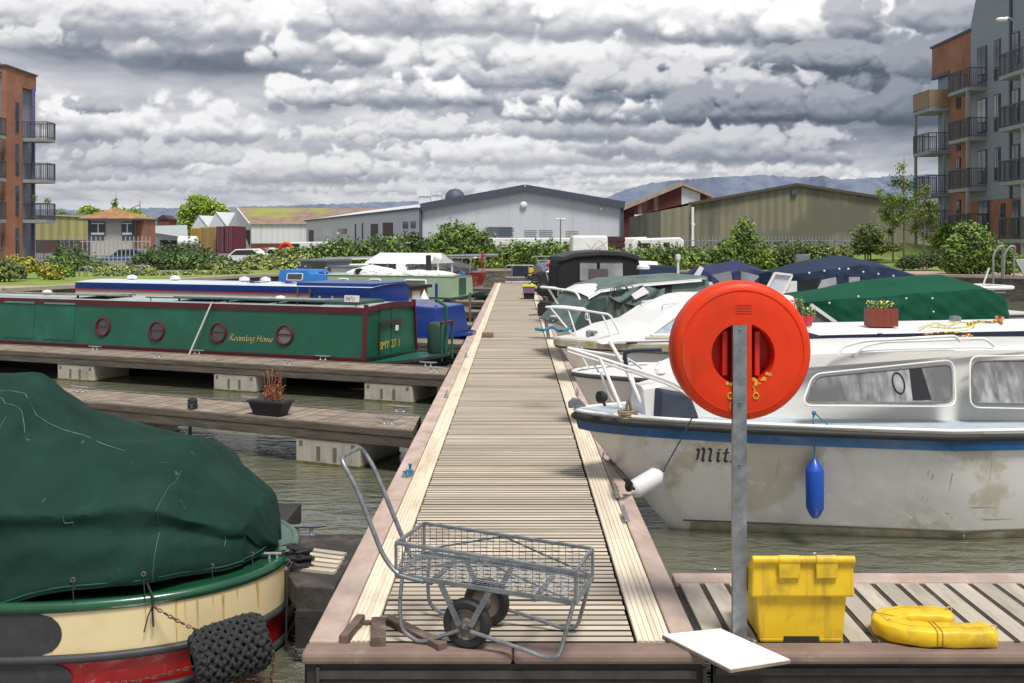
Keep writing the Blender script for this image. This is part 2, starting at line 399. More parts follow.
# ================================================================ shared materials
def grooved(name, col, axis, pitch, duty, dark):
    m = M(name, col, rough=.85, var=.14, scale=2.2, st=(1,1,1), island=.16, bump=.3, bs=60, bd=.004)
    N = m.node_tree.nodes; L = m.node_tree.links; b = N['Principled BSDF']; src = b.inputs['Base Color'].links[0].from_socket
    g = N.new('ShaderNodeTexCoord'); s = N.new('ShaderNodeSeparateXYZ'); L.new(g.outputs['Object'], s.inputs[0])
    d = N.new('ShaderNodeMath'); d.operation = 'DIVIDE'; L.new(s.outputs[axis], d.inputs[0]); d.inputs[1].default_value = pitch
    f = N.new('ShaderNodeMath'); f.operation = 'FRACT'; L.new(d.outputs[0], f.inputs[0])
    t = N.new('ShaderNodeMath'); t.operation = 'LESS_THAN'; L.new(f.outputs[0], t.inputs[0]); t.inputs[1].default_value = duty
    q = N.new('ShaderNodeMix'); q.data_type = 'RGBA'; L.new(t.outputs[0], q.inputs[0]); L.new(src, q.inputs[6]); q.inputs[7].default_value = (*dark,1)
    L.new(q.outputs[2], b.inputs['Base Color']); return m
m_slat = M('deck_slat', (.475,.405,.315), .85, var=.2, scale=1.3, st=(.5,3,1), island=.20, dirt=((.36,.30,.225),1.1,.50,.80), bump=.4, bs=30, bst=(1,8,1), bd=.004)
m_plank = M('edge_plank', (.68,.59,.455), .85, var=.14, scale=2, st=(4,.6,1), island=.1, dirt=((.50,.30,.13),1.3,.56,.8), bump=.3, bs=30, bst=(8,1,1), bd=.003)
m_pink = M('red_timber', (.45,.345,.29), .8, var=.22, scale=5, st=(1,.5,1), island=.08, dirt=((.36,.22,.17),6,.5,.80), bump=.5, bs=18, bst=(2,1,1), bd=.004)
m_beam = M('end_beam', (.20,.135,.11), .75, var=.3, scale=4, st=(.6,1,1), dirt=((.42,.35,.27),5,.60,.8), bump=.5, bs=25, bd=.004)
m_dark = M('wet_timber_and_shade', (.030,.026,.022), .8, var=.4, scale=5, bump=.5, bs=18)  # also the painted shade of slat sides, under-deck sheet and bin foot
m_old = M('weathered_timber', (.27,.215,.165), .9, var=.3, scale=3, st=(1,3,1), island=.2, dirt=((.13,.10,.08),2.5,.48,.72), bump=.5, bs=30, bst=(1,6,1), bd=.006)
m_oldside = M('weathered_timber_edge', (.10,.082,.065), .9, var=.45, scale=3, st=(.6,1,5), dirt=((.25,.21,.17),4,.55,.8), bump=.5, bs=20, bst=(1,1,5), bd=.01)
m_conc = M('float_concrete', (.40,.37,.31), .9, var=.12, scale=3, dirt=((.24,.23,.17),4,.5,.8), streak=((.16,.16,.10),6,.56,.8), bump=.3, bs=50, bd=.004)
m_algae = M('algae', (.10,.10,.025), .9, var=.5, scale=14)
m_concd = M('float_recess_shade', (.13,.12,.10), .9)  # darker concrete, the shade of a recess put into the colour
m_galv = M('galvanised_steel', (.28,.30,.32), .42, .75, var=.3, scale=14, dirt=((.20,.20,.20),22,.5,.75), bump=.15, bs=60, bd=.002)
m_galvd = M('dull_steel', (.20,.215,.235), .55, .5, var=.25, scale=20)
m_rubber = M('black_rubber', (.018,.018,.019), .65, var=.3, scale=12)
m_rope = M('rope_black', (.03,.03,.032), .8, var=.4, scale=60, bump=.6, bs=150)
m_ropeb = M('rope_blue', (.03,.22,.36), .7, var=.35, scale=60, bump=.6, bs=150)
m_ropew = M('rope_white', (.62,.60,.55), .8, var=.2, scale=60, bump=.6, bs=150)
m_cleat = M('cleat_alloy', (.50,.50,.50), .4, .8, var=.2, scale=20)
m_gel = M('white_gelcoat', (.80,.79,.76), .35, var=.04, scale=2, streak=((.60,.57,.48),5,.60,.85), coat=.3)
m_gold = M('gold_paint', (.62,.45,.16), .5)
m_navy = M('navy_paint', (.012,.018,.045), .4, coat=.3)
m_glass = M('dark_glass', (.03,.035,.04), .08, var=.3, scale=1, coat=.6, spec=.8)

# ================================================================ water and land
wb = B(); wb.poly([(-120,-30,WZ),(120,-30,WZ),(120,80,WZ),(-120,80,WZ)])
mw = bpy.data.materials.new('harbour_water'); mw.use_nodes = True
def _w():
    N = mw.node_tree.nodes; L = mw.node_tree.links; b = N['Principled BSDF']
    tc = N.new('ShaderNodeTexCoord')
    n0 = N.new('ShaderNodeTexNoise'); n0.inputs['Scale'].default_value = .35; n0.inputs['Detail'].default_value = 3; L.new(tc.outputs['Object'], n0.inputs[0])
    r = N.new('ShaderNodeValToRGB'); L.new(n0.outputs[0], r.inputs[0]); e = r.color_ramp.elements
    e[0].position=.35; e[0].color=(.085,.092,.062,1); e[1].position=.65; e[1].color=(.135,.130,.088,1); L.new(r.outputs[0], b.inputs['Base Color'])
    b.inputs['Roughness'].default_value = .04; b.inputs['IOR'].default_value = 2.3; b.inputs['Specular IOR Level'].default_value = .8
    last = None
    for sc_, st, di in ((2.2,(1,2.6,1),.11),(8.,(1,2.2,1),.026),(26.,(1,1.6,1),.004)):
        mp = N.new('ShaderNodeMapping'); mp.inputs['Scale'].default_value = st; mp.inputs['Rotation'].default_value = (0,0,.25); L.new(tc.outputs['Object'], mp.inputs[0])
        n = N.new('ShaderNodeTexNoise'); n.inputs['Scale'].default_value = sc_; n.inputs['Detail'].default_value = 2; n.inputs['Distortion'].default_value = .6; L.new(mp.outputs[0], n.inputs[0])
        bp = N.new('ShaderNodeBump'); bp.inputs['Distance'].default_value = di; bp.inputs['Strength'].default_value = .55; L.new(n.outputs[0], bp.inputs['Height'])
        if last: L.new(last, bp.inputs['Normal'])
        last = bp.outputs[0]
    L.new(last, b.inputs['Normal'])
_w()
tag(wb.build('water', mw), kind='structure')
m_grass = M('grass', (.19,.27,.045), .95, var=.35, scale=1.2, dirt=((.20,.20,.06),3,.5,.75), bump=.6, bs=30, bd=.05)
m_path = M('gravel_path', (.42,.31,.24), .95, var=.1, scale=2, dirt=((.33,.26,.21),6,.5,.8))
m_far = M('far_ground', (.16,.17,.10), .95, var=.3, scale=.05)
m_quay = M('quay_stone', (.14,.12,.095), .9, var=.35, scale=2.5, st=(1,1,2.5), dirt=((.05,.055,.03),2,.5,.75), bump=.8, bs=4, bst=(1,1,2.5), bd=.06)
m_cope = M('quay_coping', (.36,.31,.25), .9, var=.2, scale=3)
edge = [(-120,8),(-40,23),(-15.8,30.6),(-13.6,36.5),(-11.5,43.3),(-6.3,51.2),(-2,51.9),(3,52.2),(14,47.5),(20.4,42),(26.5,36),(60,18),(120,-10)]
lb = B()
for i in range(len(edge)-1):
    a, b = edge[i], edge[i+1]
    lb.poly([(a[0],a[1],LZ),(b[0],b[1],LZ),(b[0]*1.02,max(b[1],0)+30,LZ),(a[0]*1.02,max(a[1],0)+30,LZ)])
    lb.poly([(a[0]*1.02,max(a[1],0)+30,LZ),(b[0]*1.02,max(b[1],0)+30,LZ),(b[0]*60,6000,LZ),(a[0]*60,6000,LZ)])
tag(lb.build('ground', m_far), kind='structure')
qb = B()
for i in range(len(edge)-1):
    a, b = edge[i], edge[i+1]
    qb.poly([(a[0],a[1],-2),(b[0],b[1],-2),(b[0],b[1],LZ),(a[0],a[1],LZ)])
qb.build('quay_wall', m_quay); o = bpy.data.objects['quay_wall']; tag(o, 'dark stone quay wall running round the edge of the marina basin', 'quay wall')
cb = B()
for i in range(len(edge)-1):
    a, b = Vector((*edge[i],LZ+.05)), Vector((*edge[i+1],LZ+.05)); cb.bar(a+Vector((0,.2,0)), b+Vector((0,.2,0)), .45, .12)
cb.build('coping', m_cope, o)
def strip(name, off0, off1, z, mat, i0=0, i1=None):
    s = B()
    e = edge[i0:i1]
    for i in range(len(e)-1):
        a, b = e[i], e[i+1]
        s.poly([(a[0],a[1]+off0,z),(b[0],b[1]+off0,z),(b[0],b[1]+off1,z),(a[0],a[1]+off1,z)])
    return tag(s.build(name, mat), kind='structure')
strip('path', .42, 4.6, LZ+.008, m_path, 0, 8); strip('path', .42, 11, LZ+.010, m_path, 7)
strip('grass_verge', 4.6, 22, LZ+.004, m_grass)

# ================================================================ cleats and fingers
def cleat_mesh():
    b = B()
    for x in (-.05,.05): b.lathe([(.022,0),(.013,.015),(.013,.05),(.018,.062)], (x,0,.005), n=8)
    b.tube([(-.16,0,.072),(-.09,0,.066),(0,0,.066),(.09,0,.066),(.16,0,.072)], [.009,.013,.015,.013,.009], 8)
    b.bb(-.08,.08,-.03,.03,0,.008); return b
_cl = None
def cleat(parent, x, y, z=0, rz=0, s=1.0):
    global _cl
    if _cl is None: _cl = cleat_mesh().build('cleat', m_cleat, parent); c = _cl
    else: c = _cl.copy(); COL.objects.link(c); c.parent = parent
    c.location = (x,y,z); c.rotation_euler = (0,0,rz); c.scale = (s,s,s); return c

def finger(name, label, loc, deg, length, side, floats, width=.95, taper=0., cl=(), group='finger pontoons branching off the jetty'):
    """x runs outwards from the jetty; y from 0 (edge nearest the viewer) to width*side"""
    fr = Fr(loc, deg); t = fr.thing(name, label, 'pontoon', group); s = side
    d = B(); n = int(length/.145)
    for i in range(n):
        x = .06+i*.145; w = width*(1-taper*i/n); z = random.uniform(-.003,.003)
        for k in (0,1):
            xx = x+k*.07; y0, y1 = sorted((s*.09, s*(w-.09))); d.bb(xx, xx+.062, y0, y1, -.03, z)
    d.build('deck_boards', m_old, t)
    e = B(); w1 = width*(1-taper)
    for (a, b) in (((0,s*.045),(length,s*.045)),((0,s*(width-.045)),(length,s*(w1-.045))),((.03,s*.09),(.03,s*(width-.09))),((length-.03,s*.09),(length-.03,s*(w1-.09)))):
        e.bar((a[0],a[1],-.03),(b[0],b[1],-.03),.085,.08); e.bar((a[0],a[1],-.125),(b[0],b[1],-.125),.07,.108)
    e.build('frame', m_oldside, t, bevel=.008)
    for fx in floats:
        f = B(); y0, y1 = sorted((s*.02, s*(width-.05))); L_ = .86
        f.bb(fx, fx+L_, y0, y1, -.95, -.18); fo = f.build('float', m_conc, t, bevel=.02)
        yf = s*.02-s*.003
        for q in (.06,.30,.52,.76):
            g = B(); a, b = sorted((yf, yf+s*.02)); g.bb(fx+q, fx+q+.05, a, b, -.42 if q in (.30,.52) else -.27, -.21 if q not in (.30,.52) else -.26); g.build('recess_shade', m_concd, fo)  # raised dark patches painted as the shade of recesses
        h = B(); a, b = y0-.006, y1+.006; h.bb(fx-.006, fx+L_+.006, a, b, WZ-.05, WZ+.03); h.build('algae_line', m_algae, fo)
    # the jetty end is cut on the skew so that it butts against the jetty's side
    xe = abs(loc[0])+.035; th = R(deg)
    def skew(o, inset=0.):
        for v in o.data.vertices:
            wx = loc[0]+v.co.x*cos(th)-v.co.y*sin(th)
            if abs(wx) < xe+inset or wx*loc[0] < 0: v.co.x += (math.copysign(xe+inset, loc[0])-wx)/cos(th)
    for o in [q for q in bpy.data.objects if q.parent == t and q.name.split('.')[0] in ('deck_boards','frame')]: skew(o)
    for (x, y, rz) in cl: cleat(t, x, y, 0, rz)
    return t, fr

# --- the main jetty
J0, J1 = 4.98, 49.2
jt = thing('jetty', 'long slatted timber jetty with cream edge planks running straight to the far bank', 'jetty', (0,J0,0))
b = B(); y = J0+.17; k = 0; cv = 0
while y < J1-.1:
    if k % 2 == 0: cv = random.uniform(-.002,.002)
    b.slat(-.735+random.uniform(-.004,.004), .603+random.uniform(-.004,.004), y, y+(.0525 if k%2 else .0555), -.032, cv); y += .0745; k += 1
b.build('deck_boards', [m_slat,m_dark], jt, world=True)  # slat sides black: dark weathered edges plus the gaps' shade put into the colour
b = B(); b.bb(-.73,.60,J0+.15,J1,-.09,-.075); b.build('gap_shade_sheet', m_dark, jt, world=True)  # added black sheet standing in for the shade below the slat gaps
def ridged(x0, x1, y0, y1):
    n = 6; w = (x1-x0)/n
    b.bb(x0,x1,y0,y1,-.03,-.004)
    for i in range(n): b.bb(x0+i*w+.003, x0+(i+1)*w-.003, y0, y1, -.006, .002)
b = B(); y = J0+.17
while y < J1:
    e_ = min(y+1.78, J1)
    ridged(-.905,-.748,y,e_-.006); y = e_
b.build('edge_plank', m_plank, jt, world=True)
b = B(); y = J0+.17
while y < J1: e_ = min(y+1.78, J1); ridged(.622,.80,y+.0,e_-.006); y = e_
b.build('edge_plank', m_plank, jt, world=True)
b = B(); y = J0+.0
while y < J1:
    e_ = min(y+3.0, J1); yy = max(y, J0+.16)
    b.bb(-1.07,-.91,yy,e_-.004,-.05,.006); y = e_
b.build('edging', m_pink, jt, world=True, bevel=.012)
b = B(); y = J0+.0
while y < J1: e_ = min(y+3.0, J1); b.bb(.806,.938,max(y, J0+.16),e_-.004,-.05,.006); y = e_
b.build('edging', m_pink, jt, world=True, bevel=.012)
b = B(); b.bb(-1.075,-.02,J0,J0+.15,-.055,.006); b.bb(-.016,.95,J0,J0+.15,-.055,.006); b.build('end_beam', m_beam, jt, world=True, bevel=.02)
b = B(); b.bb(-1.05,.93,J0+.03,J0+.12,-.36,-.06)
for sx in (-1.05,.91): b.bb(sx-.03,sx+.03,J0+.12,J1,-.36,-.055)
for i in range(12): b.bb(-1.0,.88,J0+1+i*4,J0+1.1+i*4,-.30,-.10)
b.build('frame', m_dark, jt, world=True)
b = B(); b.bb(-1.0,.90,J0+.02,J0+.028,-.13,-.09); b.bb(-1.0,-.985,J0+.01,J0+.03,-.4,-.07); b.bb(.93,.95,J0+.01,J0+.03,-.4,-.07); b.build('steel_angle', M('stained_steel',(.06,.055,.05),.7,.3,var=.4,scale=6), jt, world=True)
for i in range(9):
    b = B(); b.bb(-.95,.82,J0+1.5+i*5,J0+3.2+i*5,-.95,-.20); b.build('float', m_conc, jt, world=True, bevel=.02)
def jc(px, py, dx=0):
    g = G(px,py,0); cleat(jt, g.x+dx, g.y-J0, .006, R(90), .9)
for px,py in ((616.5,497),(625,520),(577.5,395),(570.5,375),(446.5,397),(466,357)): jc(px,py)
# light board near the rope, small timber block on the left edge
b = B(); g = G(486,337); b.bb(g.x-.09,g.x+.16,g.y-.12,g.y+.12,.008,.10)
tag(b.build('timber_block', M('block_wood', (.23,.15,.08), .9, var=.3), bevel=.01), 'square brown timber block on the left edging halfway down the jetty', 'timber block')

# --- left finger pontoons
A1 = [(10.76,24.0,6.4,(1.02,),(.35,.60))]
t1, f1 = finger('finger_pontoon', 'weathered finger pontoon carrying the black planter, second on the left', (-1.09,10.76), 180-24, 6.5, -1, (.72,4.1))
for (px,py) in ((400,409),(388,421)):
    x_, y_ = f1.top(px,py+3,0); cleat(t1, x_, y_, 0, 0)
x_, y_ = f1.top(80,392,0); cleat(t1, min(x_,6.2), y_, 0, 0); x_, y_ = f1.top(252,403,0); cleat(t1, x_, y_, 0, 0)
t2, f2 = finger('finger_pontoon', 'long finger pontoon alongside the green narrowboat with three concrete floats', (-1.05,15.26), 180-22, 12.8, -1, (.62,3.55,7.05,10.6))
for (px,py) in ((428,366.5),(434,372),(323,360),(287,364),(197,354),(157,357),(95,350)):
    x_, y_ = f2.top(px,py,0); cleat(t2, x_, y_, 0, 0)
t3, f3 = finger('finger_pontoon', 'finger pontoon between the green narrowboat and the royal blue bow', (-1.05,19.8), 180-22, 12, -1, (.62,4,7.5), cl=((.6,-.1,0),(.9,-.85,0)))
for i, (D, s) in enumerate(((24.3,'empty finger pontoon beside the leaning black dinghy'),(28.9,'empty finger pontoon with a short wooden post near its end'),(33.6,'finger pontoon in front of the pale green narrowboat'),(38.2,'finger pontoon behind the pale green narrowboat'),(43,'farthest left finger pontoon beside the red hulled boat'))):
    finger('finger_pontoon', s, (-1.05,D), 180-22, 10, -1, (.62,4), cl=((.7,-.1,0),(.9,-.85,0),(2.5,-.1,0)))
# near left: gusset head with diagonal boards
t0 = thing('finger_pontoon', 'dark nearest finger pontoon with a diagonal boarded corner behind the red and cream boat', 'pontoon', (-1.08,6.0,0), 0, 'finger pontoons branching off the jetty')
zt = -.015
b = B(); b.prism([(-1.09,5.98),(-1.075,7.08),(-1.73,7.09),(-3.2,7.62),(-8,7.62),(-8,8.55),(-1.09,8.5) if False else (-2.6,8.5),(-1.9,7.06),(-1.38,6.22)][:3]+[(-1.60,6.62),(-1.33,6.02)], lambda x,y:(x,y,-.16), lambda x,y:(x,y,zt))
b.build('head', M('black_brown_timber', (.036,.030,.026), .85, var=.4, scale=4, dirt=((.13,.11,.09),4,.5,.8), bump=.5, bs=18), t0, world=True, bevel=.01)
b = B()
for i in range(5):
    y0 = 6.22+i*.085; b.bar((-1.60+.03*i,y0+.16,zt+.008),(-1.13,y0+.02,zt+.008),.052,.02)
b.build('deck_boards', m_slat, t0, world=True)
b = B(); b.bar((-1.32,5.99,-.26),(-1.08,5.99,-.26),.05,.22); b.bar((-1.09,5.99,-.26),(-1.09,7.07,-.26),.04,.22); b.bb(-8,-2.25,7.75,8.6,-.16,-.012); b.bb(-2.25,-1.7,7.10,7.9,-.16,-.012)
b.build('frame', m_dark, t0, world=True)
c_ = G(306,531,0); o = cleat(t0, c_.x-t0.location.x, c_.y-t0.location.y-.05, zt, 0, .95); o.data = o.data.copy(); o.data.materials[0] = m_galvd

# --- right near finger: boards run away from the viewer
rt = thing('finger_pontoon', 'broad finger pontoon on the right carrying the yellow bin and the orange buoy post', 'pontoon', (.96,5.0,0), 0, 'finger pontoons branching off the jetty')
b = B(); x = .985; k = 0; m_rb = M('finger_board', (.42,.37,.30), .88, var=.2, scale=2, st=(3,.5,1), island=.14, dirt=((.20,.17,.13),3,.5,.8), bump=.4, bs=30, bst=(8,1,1), bd=.004)
while x < 7.4:
    b.bb(x, x+.112, 5.15, 6.02, -.03, random.uniform(-.002,.002)); b.mi = 1
    b.bb(x+.118, x+.123, 5.15, 6.02, -.03, -.002); b.bb(x+.129,x+.134,5.15,6.02,-.03,-.002); b.mi = 0; x += .1465
b.build('deck_boards', [m_rb, m_oldside], rt, world=True)
b = B(); b.bb(.96,7.4,6.025,6.19,-.05,.008); b.build('edging', m_pink, rt, world=True, bevel=.012)
b = B(); b.bb(.955,7.4,J0+.0,J0+.15,-.055,.006); b.build('end_beam', m_beam, rt, world=True, bevel=.02)
b = B(); b.bb(.99,7.4,5.03,5.1,-.36,-.06); b.bb(.99,7.4,6.1,6.15,-.36,-.06); b.bb(.96,7.4,5.1,6.1,-.09,-.075); b.bb(.94,.985,5.15,6.02,-.08,-.02)  # with a black sheet added as the shade below the boards
for i in range(8): b.bb(1.4+i*.8,1.45+i*.8,5.1,6.1,-.3,-.1)
b.build('frame', m_dark, rt, world=True)
b = B(); b.bb(1.2,2.9,5.2,6.0,-.95,-.20); b.build('float', m_conc, rt, world=True, bevel=.02)
b = B(); b.bb(1.0,7.4,5.02,5.028,-.12,-.085); b.build('steel_angle', MATS['stained_steel'], rt, world=True)
for i, D in enumerate((19.5,28.0,32.2,36.5,40.8,45.0)):
    finger('finger_pontoon', 'right finger pontoon %s' % ('behind the torn canvas cruiser','just beyond the black canopied cruiser','fourth from the far bank','third from the far bank','second from the far bank','nearest the far bank')[i], (.95,D), 12, 3.0 if i == 0 else 8, 1, (.7,) if i == 0 else (.7,4.2), cl=((.5,.1,0),))
# ================================================================ hulls, ropes, soft covers
def hull(b, L, hb, zs, zk=-.85, rake=.7, full=.38, transom=.85, n=26, flare=.25, blunt=.0, chine=.45, zc=-.5):
    """x from the bow tip (0) to the stern (L); returns the sheer lines. zs(u)->sheer height. rake: how far the stem runs aft by the keel"""
    rings = []; sp = []; 
    for i in range(n+1):
        u = i/n; u = u**1.25
        w = hb*(min(1, (u/full))**.62 if blunt == 0 else (1-(1-min(1,u/full))**2.4)**.5)
        if u > .6: w *= 1-(1-transom)*((u-.6)/.4)**2
        w = max(w,.012)
        z = zs(u); q = (1-u)**3; ring = []
        for k, (wf, zz) in enumerate(((1,z),(1-flare*.25*q-.01, z-.12),(1-flare*q-.03, (z+WZ)/2),(.94-.55*q-flare*q*.3, WZ+.10),(.86-.6*q, WZ-.06),(chine, zc-.25),(0, zk))):
            wf = max(wf, .0); depth = (z-zz)/(z-zk)
            ring.append(Vector((u*L+rake*depth**1.1*(1-u)**2.0, -w*wf, zz)))
        rings.append(ring+[Vector((p.x,-p.y,p.z)) for p in ring[-2::-1]])
        sp.append((rings[-1][0], rings[-1][-1]))
    b.loft(rings); b.poly(rings[-1][::-1]); return sp
def deckfill(b, sp, dz=-.02, ins=.0):
    for i in range(len(sp)-1):
        (a,c),(d,e) = sp[i],sp[i+1]; z = Vector((0,0,dz)); b.poly([a+z,d+z,e+z,c+z])
def rail(b, sp, r, off=(0,0,0), out=0., n=8, i0=0, i1=None, h=None):
    """moulding that follows both sides of the sheer and round the bow"""
    o = Vector(off)
    pts = [p[0]+o+Vector((0,-out,0)) for p in sp[i0:i1]][::-1]+[p[1]+o+Vector((0,out,0)) for p in sp[i0:i1]]
    if h is None: b.tube(pts, r, n)
    else:
        for a, c in zip(pts[:-1], pts[1:]):
            if (c-a).length > 1e-4: b.bar(a, c, r, h)
def sag(a, b_, d=.1, n=9):
    a = Vector(a); b_ = Vector(b_); return [a.lerp(b_,i/n)-Vector((0,0,d*4*(i/n)*(1-i/n))) for i in range(n+1)]
def rope(name, label, pts, r, mat, group=None, curve=3, parent=None):
    b = B(); b.tube(pts, r, 7, curve=curve); o = b.build(name, mat, parent)
    return o if parent is not None else tag(o, label, 'rope', group)
def coil(b, c, rad, r, turns=3, sq=1., jit=.01, tilt=(0,0)):
    pts = []; n = int(turns*12)
    for i in range(n+1):
        a = 2*pi*i/12; q = rad*(1-.12*sin(i*.7))+random.uniform(-jit,jit)
        pts.append(Vector(c)+Vector((q*cos(a), q*sq*sin(a), r*1.2*(i/12)*.6+tilt[0]*cos(a)*q+tilt[1]*sin(a)*q)))
    b.tube(pts, r, 6)
def fract(x): return x-math.floor(x)
def wob(x, y, s=0):                        # cheap smooth pseudo noise
    return (sin(x*1.7+s)*cos(y*2.3+s*1.3)+.5*sin(x*4.1+y*3.3+s*2.1)+.25*sin(x*9.3-y*7.7+s))/1.75

# ================================================================ red and cream boat with the green tarpaulin
m_rim = M('green_rim', (.010,.075,.035), .3, var=.2, coat=.5, dirt=((.10,.09,.06),7,.60,.8))
m_cream = M('cream_paint', (.74,.60,.34), .45, var=.04, scale=3, dirt=((.60,.47,.25),3,.5,.8), bump=.1, bs=5, bd=.01)
m_red = M('red_paint', (.38,.006,.010), .42, var=.12, scale=4, coat=.2, dirt=((.20,.02,.015),4,.55,.8))
m_greyp = M('dark_grey_paint', (.035,.036,.038), .55, var=.25, scale=6, dirt=((.09,.085,.08),5,.6,.85))
m_rust = M('rust_streak', (.56,.36,.12), .8, var=.35, scale=12)
BX, BY = -1.455, 6.50
bt = thing('canal_boat', 'red and cream steel canal boat under a dark green tarpaulin in the left foreground', 'boat', (BX,BY,0))
def sup(s_, a=1.45, b_=1.03, e=2.35):      # rounded stern outline: distance from tip -> half width
    return b_ if s_ >= a else b_*(1-(1-s_/a)**e)**(1/e)
def outline(k, z, grow=0.):                # k from -1 (far side, x far) through 0 (tip) to 1 (near side)
    s_ = 6.5*abs(k)**2.2; w = sup(s_)+grow
    return Vector((-s_+grow*(1 if s_ < 1 else 0), -math.copysign(w,k) if k else 0, z))
KS = [i/60 for i in range(-60,61)]
KS = [math.copysign(abs(k)**1.0,k) for k in KS]
def band(b, z0, z1, g0=0., g1=0.):
    b.loft([[outline(k,z0,g0) for k in KS],[outline(k,z1,g1) for k in KS]])
b = B(); band(b,.035,-.235,0,.0); b.build('cream_band', m_cream, bt)
b = B(); band(b,-.235,-.44,0,-.02); b.build('red_band', m_red, bt)
b = B(); band(b,-.44,-.9,-.02,-.12); b.build('hull', m_dark, bt)
for nm, z, r_, g, mt in (('gunwale',.045,.033,-.012,m_rim),('rubbing_strake',-.235,.024,.008,m_greyp),('rubbing_strake',-.44,.024,.004,m_greyp)):
    b = B(); b.tube([outline(k,z,g) for k in KS], r_, 10)
    if nm == 'gunwale':
        b.loft([[outline(k,.070,-.02) for k in KS],[outline(k,.055,-.16) for k in KS]])
    b.build(nm, mt, bt)
b = B(); b.loft([[outline(k,.03,-.15) for k in KS],[outline(k,-.05,-.45) for k in KS]]); b.poly([(-.5,-.6,-.05),(-6,-.7,-.05),(-6,.7,-.05),(-.5,.6,-.05)]); b.build('deck', m_dark, bt)
# dark grey scalloped panels at the forward end of the colours
def panel(z0, z1, xe):
    b = B(); col = [k for k in KS if k > 0 and 6.5*k**2.2 > xe-.25]
    rows = []
    for j in range(9):
        t = j/8; z = z0+(z1-z0)*t; lim = xe-.16*sqrt(max(0,1-(2*t-1)**2))+.0
        ks = [max(k, ((lim)/6.5)**(1/2.2)) for k in col]
        rows.append([outline(k, z, .003) for k in ks])
    b.loft(rows); return b
panel(.028,-.225,1.20).build('name_panel', m_greyp, bt); panel(-.25,-.435,1.15).build('name_panel', m_greyp, bt)
b = B()
for (xx, l, ww) in ((.62,.10,.006),(.47,.22,.012),(.43,.12,.005),(.37,.19,.010),(.30,.07,.005),(.25,.21,.012),(.19,.06,.007),(.10,.16,.012)):
    k = (xx/6.5)**(1/2.2); k2 = ((xx+ww)/6.5)**(1/2.2)
    b.poly([outline(k,.015,.002),outline(k2,.015,.002),outline(k2*.3+k*.7,.015-l,.002),outline(k,.015-l,.002)])
b.build('rust_streaks', m_rust, bt)
m_tarp = M('dark_green_canvas', (.005,.030,.021), .78, spec=.22, var=.25, scale=1.6, dirt=((.016,.052,.040),2.2,.5,.8), streak=((.10,.16,.14),14,.68,.8), bump=.5, bs=9, bd=.02)
m_seam = M('canvas_seam', (.020,.085,.060), .6)
# the cover: sections along the boat, (x, half width, hem z, shoulder z, ridge z)
sec = [(-.09,.08,.10,.12,.15),(-.13,.26,.095,.20,.27),(-.18,.38,.095,.34,.42),(-.28,.52,.10,.38,.48),(-.40,.62,.11,.44,.56),(-.50,.71,.12,.49,.63),(-.56,.80,.125,.55,.68),(-.66,.90,.13,.58,.775),(-.85,.93,.13,.56,.81),(-1.05,.97,.12,.55,.86),(-1.25,.99,.09,.55,.91),
       (-1.40,1.0,.045,.57,.99),(-1.50,1.0,.04,.59,1.06),(-1.58,1.0,.04,.62,1.18),(-1.64,1.0,.04,.64,1.23),(-2.6,1.0,.04,.66,1.25),(-4,1.0,.04,.66,1.25),(-6.3,1.0,.04,.66,1.23)]
rings = []
def interp(s_, x):
    for a, c in zip(s_[:-1], s_[1:]):
        if c[0] <= x <= a[0]: t = (a[0]-x)/(a[0]-c[0]); return [p+(q-p)*t for p, q in zip(a, c)]
    return s_[-1]
nx = 110
for i in range(nx+1):
    x = -.091-6.2*(i/nx)**1.6; _, w, hz_, sz, rz_ = interp(sec, x); ring = []
    for j in range(49):
        v = j/48*2-1; s_ = abs(v); sg = 1 if v > 0 else -1
        if s_ > .56: t = (1-s_)/.44; y = w*(1-.13*t**1.5); z = hz_+(sz-hz_)*t
        else: t = 1-s_/.56; y = w*.87*(1-t**1.15); z = sz+(rz_-sz)*(1-(1-t)**1.22)
        am = .030 if s_ < .56 else .020
        z += am*wob(x*2.2+v*2, v*5+x*1.1, 2)*(1-abs(s_-.56)*.5)-.02*sin((x*3.1)+2)*(1-s_)*(s_ > .1)
        fold = .012*abs(sin(x*6+s_*9))+.045*math.exp(-((s_-.62-.05*sin(x*1.9))/.035)**2)-.035*math.exp(-((s_-.72-.04*sin(x*2.3+1))/.04)**2)+.022*math.exp(-((s_-.42-.08*sin(x*1.3))/.03)**2)+.016*math.exp(-((s_-.86+.10*sin(x*1.7))/.025)**2)
        y += fold+.015*wob(x*3.5, v*9, 5)*(s_ > .2)
        z += .02*math.exp(-((s_-.3-.1*sin(x*1.1))/.05)**2)
        z += (-.030*abs(sin(x*4.3-s_*5.5))**.6-.022*abs(sin(x*2.1+s_*8+1))**.5+.026)*min(1,(1-s_)*3)
        ring.append(Vector((x-.03*(s_ > .56)*(x > -.2), -sg*max(y,0), z)))
    rings.append(ring)
b = B(); b.loft(rings); b.poly(rings[0]); cov = b.build('cover', m_tarp, bt, sharp=80)
ssf = cov.modifiers.new('Subdivision','SUBSURF'); ssf.levels = 1; ssf.render_levels = 1
def ringpt(x, j, lift=.004):
    i = min(range(nx+1), key=lambda q: abs(rings[q][24].x-x)); p = rings[i][j]; return p+Vector((0,-lift if j > 24 else lift, lift))
b = B()
for x in (-.60,-1.62,-2.5): b.tube([ringpt(x,j,.0) for j in range(30,49)], .003, 5)
b.tube([rings[i][48]+Vector((0,-.003,.025)) for i in range(2,nx)], .004, 5)
b.build('seam', m_seam, cov)
b = B(); m_scuff = M('scuffed_crease', (.15,.22,.19), .8, var=.5, scale=20)
